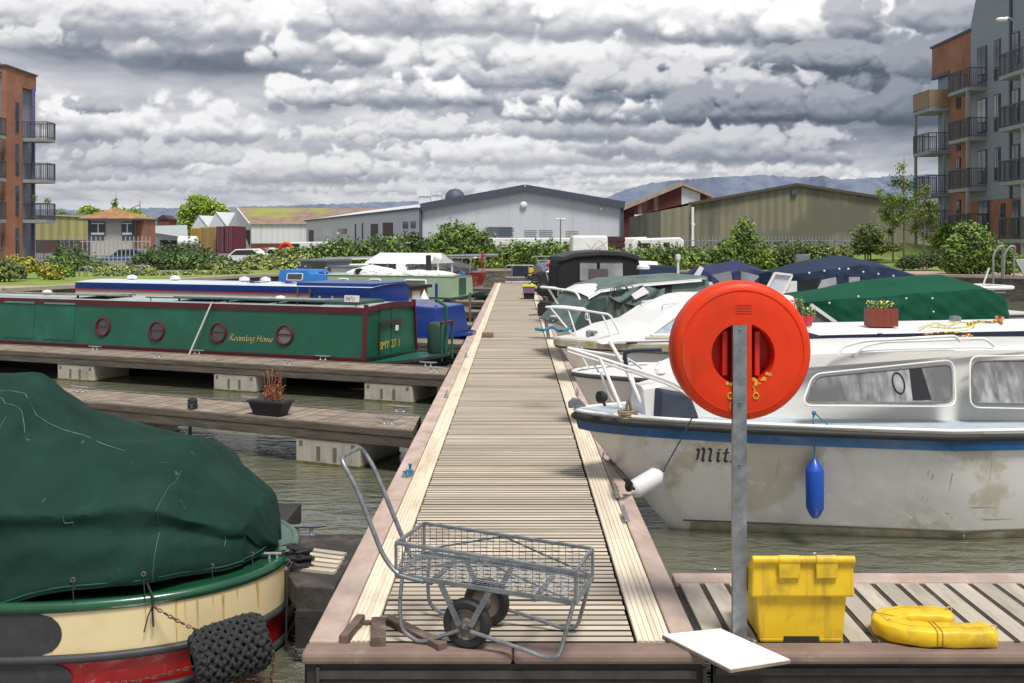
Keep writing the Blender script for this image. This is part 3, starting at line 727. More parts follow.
for (x0, j0, x1, j1) in ((-2.2,26,-.95,29),(-2.3,30,-1.9,33),(-1.9,27,-1.5,30),(-.30,40,-.29,43),(-1.1,38,-1.0,40)):
    b = B(); n_ = 9; pts = [ringpt(x0+(x1-x0)*q/n_, int(round(j0+(j1-j0)*q/n_)), .001) for q in range(n_+1)]; b.tube(pts, [.0006]+[.0017]*8+[.0006], 4, curve=2); b.build('scuff', m_scuff, cov)
m_brass = M('dull_brass', (.30,.27,.18), .4, .8)
for i_ in range(6, nx, 9):
    b = B(); p_ = rings[i_][47]+Vector((0,-.006,.02)); b.tube([p_+Vector((.012*cos(2*pi*q/8),0,.012*sin(2*pi*q/8))) for q in range(8)], .004, 5, closed=True); b.build('eyelet', m_brass, cov)
    b = B(); b.tube([p_, p_+Vector((.01,-.02,-.05)), Vector((p_.x+.02, p_.y-.03, .05))], .003, 5); b.build('lacing', m_rope, cov)
# rope lashing the cover to the gunwale
b = B(); k0 = (.60/6.5)**(1/2.2)
b.tube([outline(k0,.16,-.05),outline(k0,.07,.03),outline(k0,.0,.02),outline(k0,-.09,.03)], .006, 6); b.tube([outline(k0*.99,.07,.03),outline(k0*1.02,-.03,.03),outline(k0*1.03,-.12,.02)], .004, 6); b.build('lashing', m_rope, bt)
# woven rope fender on its chains
k1 = (.50/6.5)**(1/2.2); fp = P(230,650,5.56)-Vector((BX,BY,0))
ft = thing('rope_fender', 'fat black woven rope fender hanging on chains from the red and cream boat', 'fender', Vector((BX,BY,0))+fp)
b = B(); ax = (outline(k1*1.06,0)-outline(k1*.9,0)); ax.z = -.14*ax.length; ax = -ax.normalized()
a_ = ax.orthogonal().normalized(); w_ = ax.cross(a_); Lf = .205; Rf = .150
b.lathe([(.05,-Lf),(.12,-Lf*.93),(.138,-Lf*.8),(.138,Lf*.8),(.12,Lf*.93),(.05,Lf)], (0,0,0), ax, 20)
for s_ in (1,-1):
    for q in range(14):
        pts = []
        for i in range(31):
            h = -Lf*.96+2*Lf*.96*i/30; an = 2*pi*q/14+s_*h*9; rr = Rf*(1-.28*abs(h/Lf)**6)+.009*cos(i*2.2+(0 if s_ > 0 else pi)); pts.append(ax*h+(a_*cos(an)+w_*sin(an))*rr)
        b.tube(pts, .0125, 6)
b.build('woven_body', m_rope, ft)
m_chain = M('rusty_chain', (.14,.09,.06), .6, .6, var=.4, scale=40)
def chain(name, pts, parent, r=.0045, ll=.03):
    b = B(); pts = smooth_path([Vector(p) for p in pts], 12); d = 0; q = pts[0]; k = 0; 
    for i in range(1,len(pts)):
        if (pts[i]-q).length >= ll*.75:
            t = (pts[i]-q).normalized(); sdv = t.orthogonal().normalized() if k%2 else t.cross(t.orthogonal()).normalized(); c = (pts[i]+q)/2
            b.tube([c+t*ll*.5*cos(2*pi*j/8)+sdv*ll*.27*sin(2*pi*j/8) for j in range(8)], r, 5, closed=True); q = pts[i]; k += 1
    return b.build(name, m_chain, parent)
o0 = outline(k0,.02,.03)-fp
chain('chain', [o0, o0*.5+Vector((0,-.05,.03)), ax*-.03+Vector((0,-.03,.08))], ft)
kk = (1.12/6.5)**(1/2.2); pe = outline(kk,-.38,.02)-fp; chain('chain', [-ax*Lf*.2+Vector((0,-.09,.0)), pe*.5+Vector((0,-.04,-.05)), pe], ft)
chain('chain', [ax*Lf+Vector((0,0,.02)), ax*(Lf+.04)+Vector((0,0,-.1)), ax*(Lf+.02)+Vector((0,0,-.3))], ft)
# black mooring rope heaped on the finger end, with a bollard cleat beside the gunwale
b = B()
for i in range(7): coil(b, (0+.02*(i%3),0,.01+.018*i), .05, .014, 1, .8, .012, (random.uniform(-.3,.3), random.uniform(-.4,.4)))
b.tube([(0,0,.07),(-.12,.0,.09),(-.24,-.03,.08),(-.34,-.06,.06)], .012, 7, curve=3)
b.tube([(-.02,-.05,.05),(-.04,-.13,.0),(-.035,-.15,-.15),(-.04,-.15,-.35),(-.035,-.15,-.47)], .007, 6, curve=3)
g = G(298,567,0.0)
tag(b.build('mooring_rope', m_rope), 'heap of black mooring rope on the dark finger end beside the red and cream boat', 'rope').location = (g.x,g.y,0)
b = B(); g2 = G(276,560,.06)
for q in (-.04,.05): b.lathe([(.022,0),(.016,.02),(.016,.05),(.0,.055)], (q,0,0), n=10)
b.tube([(-.1,0,.055),(.1,0,.055)], .015, 8); dc_ = b.build('deck_cleat', m_cleat, bt); dc_.location = (g2.x-BX-.02, g2.y-BY, .068); dc_.scale = (.55,.55,.6)

# ================================================================ the lifebuoy post
m_orange = M('orange_plastic', (.70,.036,.003), .52, var=.12, scale=2, dirt=((.36,.035,.010),3.2,.48,.8), streak=((.55,.13,.05),9,.58,.9), coat=.05, bump=.15, bs=6, bd=.01, spec=.3)
m_orange_d = M('orange_plastic_shaded', (.62,.018,.006), .5, var=.1)  # darker copy of the orange, shade of the wells put into the colour
m_label = M('embossed_label', (.36,.03,.008), .5)
m_yel_wear = M('worn_yellow_print', (.52,.34,.03), .7, var=.4, scale=40)
lx = (739.5-VX)*5.19/F; PD = 5.19
lt = thing('lifebuoy_post', 'round orange lifebuoy housing on a tall galvanised post beside the yellow bin', 'lifebuoy stand', (lx,PD,0))
b = B(); h = 1.625; w = .0355
b.bb(-w,w,-.012,-.006,0,h); b.bb(-w,-w+.006,-.006,.03,0,h); b.bb(w-.006,w,-.006,.03,0,h)
for z in (1.60,.90,1.22): b.lathe([(.009,0),(.009,.006),(.004,.008)], (0,-.012,z), (0,-1,0), 8)
b.bb(-.06,.06,-.05,.06,.0,.008); po = b.build('post', m_galv, lt)
# the housing seen from behind: shallow dish, rounded rim, D-shaped wells each side of the post channel
cz = H-(352.5-VY)*5.15/F; HX = .020; RO = .3655; RI = .165
b = B(); n = 72
prof = [(.352,.17),(.3655,.155),(.3655,.06),(.360,.035),(.345,.018),(.32,.010),(.25,.006)]
b.lathe([(r_,y_) for r_,y_ in prof], (0,0,cz), (0,1,0), n)
cx_off = .012; hw = .045
def dpt(a_, s_):                            # outline of a D well; s_=+1 right, -1 left
    return None
# front plate with the two wells cut out: quads between the outer circle and the well outline
zc_ = -.018; NS = 40
def wellpt(t, s_):                          # t 0..1 runs round the D from bottom of the straight side over the arc back to the top
    a0 = math.acos(hw/RI); a_ = -a0+2*a0*t
    return (s_*RI*cos(a_), zc_+RI*sin(a_))
for s_ in (1,-1):
    arc = [wellpt(i/NS, s_) for i in range(NS+1)]
    outer = []
    for i in range(NS+1):
        a_ = -pi/2+pi*i/NS; outer.append((s_*.25*cos(a_), .25*sin(a_)))
    inner = arc
    for i in range(NS):
        q = [outer[i], outer[i+1], inner[i+1], inner[i]]
        if s_ < 0: q = q[::-1]
        b.poly([(x_, .006, cz+z_) for x_, z_ in q], True)
# strip between the wells
b.poly([(-hw,.006,cz+inner[0][1]),(hw,.006,cz+inner[0][1]),(hw,.006,cz+inner[-1][1]),(-hw,.006,cz+inner[-1][1])], True)
b.poly([(0,.006,cz-.25),(hw,.006,cz+inner[0][1]),(-hw,.006,cz+inner[0][1])], True); b.poly([(0,.006,cz+.25),(-hw,.006,cz+inner[-1][1]),(hw,.006,cz+inner[-1][1])], True)
b.lathe([(.352,.17),(.30,.175),(.28,.15),(.0,.15)], (0,0,cz), (0,1,0), n)
ho = b.build('housing', m_orange, lt, sharp=50)
for s_ in (1,-1):
    b = B(); arc = [wellpt(i/NS, s_) for i in range(NS+1)]+[wellpt(0,s_)]
    r0 = [Vector((x_,.006,cz+z_)) for x_, z_ in arc]; r1 = [Vector((x_*.96,.022,cz+zc_+(z_-zc_)*.96)) for x_, z_ in arc]; r2 = [Vector((x_*.94+s_*.004,.13,cz+zc_+(z_-zc_)*.92)) for x_, z_ in arc]
    b.loft([r0,r1,r2]); b.poly(r2[:-1]); b.bb(s_*.085-.012,s_*.085+.012,.05,.13,cz-.13,cz+.10)
    b.build('well', m_orange_d, ho, sharp=50)
b = B()
for i in range(4): b.bb(-.035-.008*(i%2),.045,.0040,.0065,cz+.238-i*.014,cz+.242-i*.014)
b.build('embossed_label', m_label, ho)
b = B(); b.tube([(.318*cos(2*pi*i/64),.0085,cz+.318*sin(2*pi*i/64)) for i in range(64)], .0025, 5, closed=True); b.build('moulded_seam', m_orange, ho)
b = B(); random.seed(3)
for s_, pts in ((-1,((-.085,-.16),(-.06,-.172),(-.04,-.165))),(1,((.055,-.15),(.075,-.165),(.10,-.148),(.13,-.12)))):
    for x_, z_ in pts:
        for _ in range(3): b.lathe([(.0,-.001),(random.uniform(.005,.011),0)], (x_+random.uniform(-.012,.012),.003,cz+z_+random.uniform(-.008,.008)), (0,1,0), 7)
for x_ in (-.066,.066): b.tube([(x_+.014*cos(2*pi*j/12),.004,cz-.23+.016*sin(2*pi*j/12)) for j in range(12)], .004, 5, closed=True)
b.tube([(-.062,.004,cz-.26),(-.070,.004,cz-.285),(-.066,.004,cz-.30)], .003, 5); b.tube([(.05,.004,cz-.18),(.06,.004,cz-.20),(.056,.004,cz-.21)], .004, 5)
b.build('worn_print', m_yel_wear, ho, flat=True)
ho.location.x = HX
random.seed(11)

# ================================================================ yellow grit bin
m_yel = M('yellow_plastic', (.76,.49,.010), .5, var=.08, scale=3, dirt=((.30,.19,.03),6,.50,.76), streak=((.34,.21,.03),12,.56,.82), bump=.12, bs=10, bd=.01)
gb = thing('grit_bin', 'dirty yellow plastic bin with a lipped lid standing on the finger behind the post', 'bin', (1.46,5.125,0))
def tub(b, x0,x1,y0,y1,z0, X0,X1,Y0,Y1,z1, solid=True): b.hexa([(x0,y0,z0),(x1,y0,z0),(x1,y1,z0),(x0,y1,z0),(X0,Y0,z1),(X1,Y0,z1),(X1,Y1,z1),(X0,Y1,z1)])
b = B(); tub(b,-.215,.215,.0,.30,.012,-.232,.232,-.012,.32,.245)
for s_ in (-1,1):
    b.bb(s_*.15-.065,s_*.15+.065,-.001,.05,0,.03)
body = b.build('body', m_yel, gb, bevel=.012)
b = B(); b.hexa([(-.262,-.04,.225),(.262,-.04,.225),(.262,.32,.19),(-.262,.32,.19),(-.257,-.032,.375),(.257,-.032,.375),(.257,.325,.21),(-.257,.325,.21)]); b.build('collar', m_yel, gb, bevel=.014)
b = B(); b.hexa([(-.262,-.04,.370),(.262,-.04,.370),(.262,.33,.20),(-.262,.33,.20),(-.257,-.03,.400),(.257,-.03,.400),(.255,.325,.225),(-.255,.325,.225)])
b.tube([(-.262,-.036,.398),(.262,-.036,.398)], .019, 12); lid = b.build('lid', m_yel, gb, bevel=.006)
for x_ in (-.075,.115):
    b = B(); b.bb(x_-.055,x_+.055,-.056,-.03,.315,.40); b.tube([(x_-.055,-.038,.398),(x_+.055,-.038,.398)], .0225, 12); b.build('hinge', m_yel, lid, bevel=.006)
b = B()
for z in (.12,.20): b.bb(-.20,-.205,0,.0,z,z)
b = B(); b.bb(-.09,.09,-.004,.02,.004,.032); b.build('foot_gap_shade', m_dark, body)  # solid dark block painted as the shade between the feet
gb.scale = (1,1,1.10)

# ================================================================ horseshoe buoy lying on the deck
hb_ = thing('horseshoe_buoy', 'dirty yellow horseshoe buoy lying flat on the boards to the right of the bin', 'horseshoe buoy', (2.12,5.21,0))
b = B(); cl_ = [Vector(p) for p in ((.31,-.105,.05),(.12,-.115,.052),(-.06,-.105,.055),(-.17,-.05,.055),(-.185,.03,.055),(-.10,.10,.055),(.05,.115,.055),(.19,.10,.05))]
cl_ = smooth_path(cl_, 8)
rings = []
for i, p in enumerate(cl_):
    t = (cl_[min(i+1,len(cl_)-1)]-cl_[max(i-1,0)]).normalized(); s_ = Vector((-t.y,t.x,0)); ring = []
    e_ = min(1, min(i,len(cl_)-1-i)/2.5+.75)
    for j in range(16):
        an = 2*pi*j/16; c1 = math.copysign(abs(cos(an))**.38, cos(an)); s1 = math.copysign(abs(sin(an))**.42, sin(an))
        ring.append(p+s_*.074*e_*c1*(1+.04*sin(i*1.3+j))+Vector((0,0,.046*s1*e_*(1+.05*sin(i*.9))-.0)))
    rings.append(ring)
b.loft(rings, closed=True, caps=True); bo = b.build('cover', m_yel, hb_, sharp=60)
b = B(); b.tube([r_[12]*.5+r_[0]*.5 for r_ in rings][2:], .004, 5); b.tube([r_[4]*.7+r_[0]*.3+Vector((0,0,.012)) for r_ in rings][2:-2], .003, 5)
for i in (12,13,33): b.tube([rings[i][j]*1.0+Vector((0,0,.001)) for j in range(16)], .004, 5, closed=True)
b.build('seam', M('yellow_webbing', (.36,.22,.02), .8, var=.3, scale=30), bo)
for p in ((.31,-.12,.09),(.18,.11,.10),(-.19,-.03,.09)): b = B(); b.tube([(p[0]+.016*cos(2*pi*j/8),p[1],p[2]+.014*sin(2*pi*j/8)) for j in range(8)], .004, 5, closed=True); b.build('ring', m_rust, hb_)

# ================================================================ white board on the corner
c4 = [G(662.5,635.5,.02), G(730,670,.02), G(790,660.6,.02), G(720.6,629.5,.02)]
cc_ = sum(c4, Vector())/4
wt = thing('white_board', 'flat white board lying over the corner of the jetty at the foot of the post', 'board', (cc_.x,cc_.y,.008))
b = B(); b.hexa([p-Vector((cc_.x,cc_.y,.012)) for p in c4]+[p-Vector((cc_.x,cc_.y,.002)) for p in c4]); b.build('panel', M('board_white', (.82,.81,.78), .5, var=.03, dirt=((.62,.60,.55),4,.6,.9)), wt)
b = B()
for i in range(4): b.bar(c4[i]-Vector((cc_.x,cc_.y,.014)), c4[(i+1)%4]-Vector((cc_.x,cc_.y,.014)), .006, .014)
b.build('edge', m_old, wt)

# ================================================================ timber offcuts by the cart
m_off = M('offcut_wood', (.13,.085,.068), .9, var=.35, scale=8, st=(1,1,1), dirt=((.24,.19,.16),9,.5,.75), bump=.5, bs=30, bd=.005)
def offcut(label, a, b_, w, h):
    b = B(); A_, B_ = Vector(a), Vector(b_); b.bar(A_, B_, w, h); o = b.build('timber_offcut', m_off, bevel=.004); tag(o, label, 'timber offcut', 'timber offcuts round the cart')
p = lambda x,y,z: G(x,y,z)
offcut('weathered timber offcut lying on the left plank, leftmost of the three by the cart', p(343,640,.025), p(361,618,.025), .046, .045)
offcut('short wide timber offcut standing proud of the boards left of the cart wheel', p(378.5,642,.03), p(378.5,621,.03), .075, .05)
offcut('long angled timber strip under the left leg of the cart', p(388,619,.02), p(443,647,.02), .055, .038)
offcut('thin dark timber strip lying crosswise between the two short offcuts', p(362,622.5,.012), p(386,622.5,.012), .03, .02)

# ================================================================ the trolley
tf = Fr((-.205,5.21), -16.9)
ct = tf.thing('garden_trolley', 'galvanised wire mesh garden trolley with a tall loop handle standing on the jetty', 'trolley')
def T(px,py,v): x_, z_ = tf.hit(px,py,v); return Vector((x_,v,z_))
NV, FV = -.19, .19
zt0, zt1, zb0, zb1 = .508,.452,.345,.300; xa, xb = -.375,.572
def cz_(x_, top): t = (x_-xa)/(xb-xa); return (zt0+(zt1-zt0)*t) if top else (zb0+(zb1-zb0)*t)
b = B()
for v in (NV,FV):
    b.bar((xa,v,zt0),(xb,v,zt1),.016,.016); b.bar((xa,v,zb0),(xb,v,zb1),.012,.024)
    for x_ in (xa,xb): b.bar((x_,v,cz_(x_,0)),(x_,v,cz_(x_,1)),.014,.014)
for x_ in (xa,xb):
    b.bar((x_,NV,cz_(x_,1)),(x_,FV,cz_(x_,1)),.016,.016); b.bar((x_,NV,cz_(x_,0)),(x_,FV,cz_(x_,0)),.016,.022)
b.build('basket_frame', m_galv, ct, bevel=.002)
b = B(); r_ = .0018
for v in (NV,FV):
    n_ = 26
    for i in range(1,n_): x_ = xa+(xb-xa)*i/n_; b.tube([(x_,v,cz_(x_,0)),(x_,v,cz_(x_,1))], r_, 4, cap=False)
    for k in range(1,4):
        t = k/4; b.tube([(xa,v,zb0+(zt0-zb0)*t),(xb,v,zb1+(zt1-zb1)*t)], r_, 4, cap=False)
for x_ in (xa,xb):
    for i in range(1,10): v = NV+(FV-NV)*i/10; b.tube([(x_,v,cz_(x_,0)),(x_,v,cz_(x_,1))], r_, 4, cap=False)
    for k in range(1,4): z = cz_(x_,0)+(cz_(x_,1)-cz_(x_,0))*k/4; b.tube([(x_,NV,z),(x_,FV,z)], r_, 4, cap=False)
for i in range(1,36): x_ = xa+(xb-xa)*i/36; b.tube([(x_,NV,cz_(x_,0)),(x_,FV,cz_(x_,0))], r_, 4, cap=False)
for i in range(1,14): v = NV+(FV-NV)*i/14; b.tube([(xa,v,zb0),(xb,v,zb1)], r_, 4, cap=False)
b.build('mesh_sides', m_galv, ct)
b = B()
for v, s_ in ((NV,-1),(FV,1)):
    xm = (xa+xb)/2-.02
    b.bar((xa+.02,v+s_*.010,cz_(xa,0)+.02),(xm,v+s_*.010,cz_(xm,1)-.01),.005,.009); b.bar((xm,v+s_*.010,cz_(xm,1)-.01),(xb-.02,v+s_*.010,cz_(xb,0)+.01),.005,.009)
b.build('brace', m_galv, ct)
for x_ in (-.19,.36): b = B(); b.bar((x_,NV,cz_(x_,0)-.018),(x_,FV,cz_(x_,0)-.018),.022,.016); b.build('cross_bearer', m_galvd, ct)
# handle: one bent tube from the near basket foot up and over to the far side
hp = [T(424,581,NV-.0), T(397.5,575,NV), T(383,556,NV), T(355.5,485.5,NV), T(340,458,NV-.0), T(361,447,FV), T(374,467,FV), T(404,541,FV), T(412,560,FV), T(432,565,FV)]
hp[0].z = cz_(hp[0].x,0)-.012; hp[-1].z = cz_(hp[-1].x,0)-.012
b = B(); b.tube(fillet(hp,.06), .0125, 10); b.build('handle', m_galv, ct)
for v, s_ in ((NV,1),(FV,1)):
    n_ = v == NV
    pl = [Vector((-.34,v,cz_(-.34,0)-.01)), Vector((-.355,v,.20)), Vector((-.345,v,.06)), Vector((-.25,v,.014)), Vector((-.19,v,.03)), Vector((-.03,v,.10))]
    pr = [Vector((.03,v,.10)), Vector((.30,v,.045)), Vector((.41,v,.016)), Vector((.49,v,.03)), Vector((.52,v,.14)), Vector((.56,v,cz_(.56,0)-.01))]
    b = B(); b.tube(fillet(pl,.05,4), .0105, 8); b.build('leg', m_galv, ct)
    b = B(); b.tube(fillet(pr,.05,4), .0105, 8); b.build('leg', m_galv, ct)
    for x_ in (-.13,.13):
        b = B(); b.bar((x_,v,cz_(x_,0)-.01),(x_*.22,v+.0,.125),.007,.030); b.build('wheel_strut', m_galv, ct)
b = B(); b.tube([(0,-.21,.127),(0,.21,.127)], .009, 8); b.build('axle', m_galvd, ct)
m_rimw = M('dusty_wheel_rim', (.17,.145,.125), .7, .2, var=.3, scale=15)
for v in (-.155,.155):
    wh = B(); R_ = .127
    wh.lathe([(.078,-.024),(.092,-.030),(.112,-.029),(.123,-.018),(R_,0),(.123,.018),(.112,.029),(.092,.030),(.078,.024),(.078,-.024)], (0,v,R_), (0,1,0), 40)
    w_o = wh.build('wheel', m_rubber, ct)
    rm = B(); rm.lathe([(.080,-.022),(.076,-.024),(.070,-.014),(.030,-.010),(.026,-.028),(.010,-.030),(.001,-.030)], (0,v,R_), (0,1,0), 32); rm.lathe([(.080,.022),(.076,.024),(.070,.014),(.030,.010),(.026,.028),(.001,.030)], (0,v,R_), (0,1,0), 32); rm.build('rim', m_rimw, w_o)
# blue rope scrap tied to the left edging
g = G(407,475,.01); b = B(); random.seed(5)
for i in range(6): 
    q = [Vector((random.uniform(-.04,.05),random.uniform(-.10,.12),random.uniform(.005,.03))) for _ in range(4)]; b.tube(q, .0045, 5, curve=4)
b.lathe([(.02,0),(.012,.02),(.012,.06),(.02,.07),(0,.07)], (.015,.12,0), n=8)
o = b.build('rope_scrap', m_ropeb); tag(o, 'tangled scrap of turquoise rope knotted on the left edging of the jetty', 'rope'); o.location = g

# ================================================================ planter on the second finger
x_, y_ = f1.top(274,414,0.0)
pt = thing('planter', 'black trough planter with dried reddish stems on the second finger', 'planter', f1.thing('x','x','x').matrix_basis @ Vector((x_,-.25,0)), R(-24))
bpy.data.objects.remove([o for o in bpy.data.objects if o.name.startswith('x') and o.type == 'EMPTY'][0])
b = B(); sc2 = .27
def tray(w0,d0,w1,d1,z0,z1): b.hexa([(-w0,-d0,z0),(w0,-d0,z0),(w0,d0,z0),(-w0,d0,z0),(-w1,-d1,z1),(w1,-d1,z1),(w1,d1,z1),(-w1,d1,z1)])
tray(.185,.085,.245,.115,0.002,.155); tray(.262,.128,.266,.130,.150,.176); b.build('trough', M('black_plastic',(.014,.015,.018),.45,var=.2), pt, bevel=.02)
b = B(); tray(.235,.105,.235,.105,.1765,.182); b.build('soil', m_dark, pt)
b = B(); random.seed(9); m_dry = M('dried_stems', (.30,.11,.055), .9, var=.5, scale=20, island=.4)
for i in range(46):
    x0 = random.gauss(.06,.06); hh = random.uniform(.08,.20)+(random.random() < .3)*random.uniform(.1,.22)
    pts = [Vector((x0,random.uniform(-.05,.05),.175))]
    for k in range(4): pts.append(pts[-1]+Vector((random.uniform(-.025,.025),random.uniform(-.02,.02),hh/4)))
    b.tube(pts, .0045, 4)
    for k in range(9):
        p_ = pts[random.randint(1,4)]+Vector((random.uniform(-.02,.02),random.uniform(-.02,.02),random.uniform(-.03,.03)))
        q = [p_+Vector((random.uniform(-.014,.014),random.uniform(-.014,.014),random.uniform(-.016,.016))) for _ in range(3)]; b.poly(q)
b.build('dried_plant', m_dry, pt)
# black rope round a cleat at the finger's edge
x_, y_ = f1.top(193,409,0); w_ = Matrix.Translation(Vector((-1.09,10.76,0))) @ Matrix.Rotation(R(156),4,'Z'); p_ = w_ @ Vector((x_, y_, 0))
b = B(); random.seed(4)
for i in range(5): coil(b, (0,0,.02+.022*i), .045, .014, 1, .8, .01, (random.uniform(-.3,.3),.2))
b.tube([(0,-.04,.05),(.01,-.10,.02),(.005,-.115,-.1),(.0,-.12,-.42)], .02, 7, curve=3)
o = b.build('mooring_rope', m_rope); o.location = p_; tag(o, 'black rope wound on a cleat and trailing to the water left of the planter', 'rope')
# ================================================================ boat helpers
from mathutils.bvhtree import BVHTree
def bvh(o): m = o.data; return BVHTree.FromPolygons([v.co for v in m.vertices],[list(p.vertices) for p in m.polygons])
def surf(tree, x, z, s, lift=.003):        # local point on the hull side reached from side s
    loc, nrm, _, _ = tree.ray_cast(Vector((x, s*4, z)), Vector((0,-s,0)))
    return (loc+Vector((0,s*lift,0))) if loc is not None else Vector((x, s*.9, z))
def rpoly(pts, r=.05, k=4):                # rounded 2-D polygon
    out = []; n = len(pts)
    for i in range(n):
        a, b_, c = Vector(pts[i-1]), Vector(pts[i]), Vector(pts[(i+1)%n]); d1 = a-b_; d2 = c-b_; rr = min(r, d1.length*.4, d2.length*.4)
        p0 = b_+d1.normalized()*rr; p1 = b_+d2.normalized()*rr
        for j in range(k+1): t = j/k; q = p0*(1-t)**2+b_*2*t*(1-t)+p1*t*t; out.append((q.x,q.y))
    return out
def window(parent, pts, f, mframe, mglass, r=.05, fw=.012, lift=.004, name='window'):
    """pts in the side plane, f(x, z, lift) -> local point"""
    p = rpoly(pts, r); b = B(); b.tube([f(x,z,lift) for x,z in p], fw, 6, closed=True); fo = b.build(name, mframe, parent)
    g = B(); g.poly([f(x,z,lift*.8) for x,z in p]); g.build('pane', mglass, fo); return fo
m_curt = bpy.data.materials.new('curtained_glass'); m_curt.use_nodes = True
def _c():
    N = m_curt.node_tree.nodes; L = m_curt.node_tree.links; b = N['Principled BSDF']; tc = N.new('ShaderNodeTexCoord')
    mp = N.new('ShaderNodeMapping'); mp.inputs['Scale'].default_value = (9,9,.5); L.new(tc.outputs['Object'], mp.inputs[0])
    n = N.new('ShaderNodeTexNoise'); n.inputs['Scale'].default_value = 1.6; n.inputs['Detail'].default_value = 5; L.new(mp.outputs[0], n.inputs[0])
    r = N.new('ShaderNodeValToRGB'); L.new(n.outputs[0], r.inputs[0]); e = r.color_ramp.elements
    e[0].position = .32; e[0].color = (.10,.10,.10,1); e[1].position = .66; e[1].color = (.42,.42,.42,1)
    n2 = N.new('ShaderNodeTexNoise'); n2.inputs['Scale'].default_value = 1.7; n2.inputs['Detail'].default_value = 3; L.new(tc.outputs['Object'], n2.inputs[0])
    r2 = N.new('ShaderNodeMapRange'); L.new(n2.outputs[0], r2.inputs[0]); r2.inputs[1].default_value = .42; r2.inputs[2].default_value = .60
    mx = N.new('ShaderNodeMix'); mx.data_type = 'RGBA'; mx.inputs[6].default_value = (.12,.12,.125,1); L.new(r2.outputs[0], mx.inputs[0]); L.new(r.outputs[0], mx.inputs[7])
    L.new(mx.outputs[2], b.inputs['Base Color']); b.inputs['Roughness'].default_value = .12; b.inputs['Coat Weight'].default_value = .7; b.inputs['Coat Roughness'].default_value = .03
_c()
def drape(b, sec, wr=.02, top=.56, crown=1.7, nx=60, seed=0, sub=25, folds=0.):
    rings = []; x0, x1 = sec[0][0], sec[-1][0]
    def at_(x):
        for a, c in zip(sec[:-1], sec[1:]):
            if a[0] <= x <= c[0]: t = (x-a[0])/(c[0]-a[0]); return [p+(q-p)*t for p, q in zip(a, c)]
        return sec[-1]
    for i in range(nx+1):
        x = x0+(x1-x0)*i/nx; _, w, hz, sz, rz_ = at_(x); ring = []
        for j in range(sub*2+1):
            v = j/sub-1; s_ = abs(v); sg = 1 if v > 0 else -1
            if s_ > top: t = (1-s_)/(1-top); y = w*(1-.10*t**1.5); z = hz+(sz-hz)*t
            else: t = 1-s_/top; y = w*.90*(1-t**1.15); z = sz+(rz_-sz)*(1-(1-t)**crown)
            z += wr*wob(x*2.4+v*3, v*6+x, seed)*.6; y += wr*wob(x*5, v*7+z*3, seed+2)*.8+wr*.7*sin(x*9+v*3)*(s_ > top)
            if folds and s_ > top: q = (1-s_)/(1-top); y -= folds*(1.2-q)*abs(sin(x*4.2+q*1.5+seed))**.7
            elif folds: z -= folds*.8*abs(sin(x*2.1+seed+v*2))**.6*(s_ > .02)*s_*2
            ring.append(Vector((x, sg*max(y,0), z)))
        rings.append(ring)
    b.loft(rings); b.poly(rings[0]); b.poly(rings[-1][::-1]); return rings
def sidecut(side, w0, w1, z0, z1):         # leaning cabin side: returns f(x,z,lift)
    return lambda x, z, l=0.: Vector((x, side*((w0+(w1-w0)*(z-z0)/(z1-z0))+l), z))
def extr(b, prof, w0, w1, z0, z1):         # profile (x,z) swept across with leaning sides
    f = lambda s: (lambda x,z: Vector((x, s*(w0+(w1-w0)*(z-z0)/(z1-z0)), z)))
    b.prism(prof, f(-1), f(1))
def pulpit(parent, sp, n0, hgt, mat, r=.013, posts=(1,5,9), lean=.0):
    b = B(); L_ = [Vector((p[0].x-.02, p[0].y*.95, p[0].z+hgt)) for p in sp[:n0]]; R__ = [Vector((p[1].x-.02, p[1].y*.95, p[1].z+hgt)) for p in sp[:n0]]
    pts = [Vector((sp[n0][0].x+.12, sp[n0][0].y*.95, sp[n0][0].z+.02))]+L_[::-1]+R__+[Vector((sp[n0][1].x+.12, sp[n0][1].y*.95, sp[n0][1].z+.02))]
    b.tube(pts, r, 8)
    for k in posts:
        if k < n0:
            for q, Q in ((sp[k][0], L_[k]), (sp[k][1], R__[k])): b.tube([Vector((q.x+.08,q.y*.95,q.z)), Q], r, 8)
    return b.build('pulpit', mat, parent)
m_steel = M('polished_rail', (.62,.63,.64), .25, .9, var=.1, scale=10)
m_whiterail = M('white_rail', (.78,.78,.76), .35, coat=.3)
m_hullw = M('grubby_white_hull', (.66,.645,.61), .42, var=.06, scale=1.3, dirt=((.50,.46,.37),.85,.555,.60), streak=((.44,.40,.33),3.5,.58,.85), coat=.15)
m_hullg = M('grey_white_hull', (.60,.60,.58), .4, var=.08, scale=2, dirt=((.40,.39,.33),2.5,.55,.8), coat=.2)
m_scum = M('waterline_slime', (.30,.30,.20), .6, var=.35, scale=4, dirt=((.12,.13,.06),3,.45,.7))
m_bluep = M('blue_rubbing_band', (.008,.085,.22), .35, var=.25, scale=3, coat=.3, dirt=((.01,.03,.07),5,.5,.8))
m_deckblue = M('pale_blue_deck', (.36,.42,.46), .7, var=.15, scale=5)

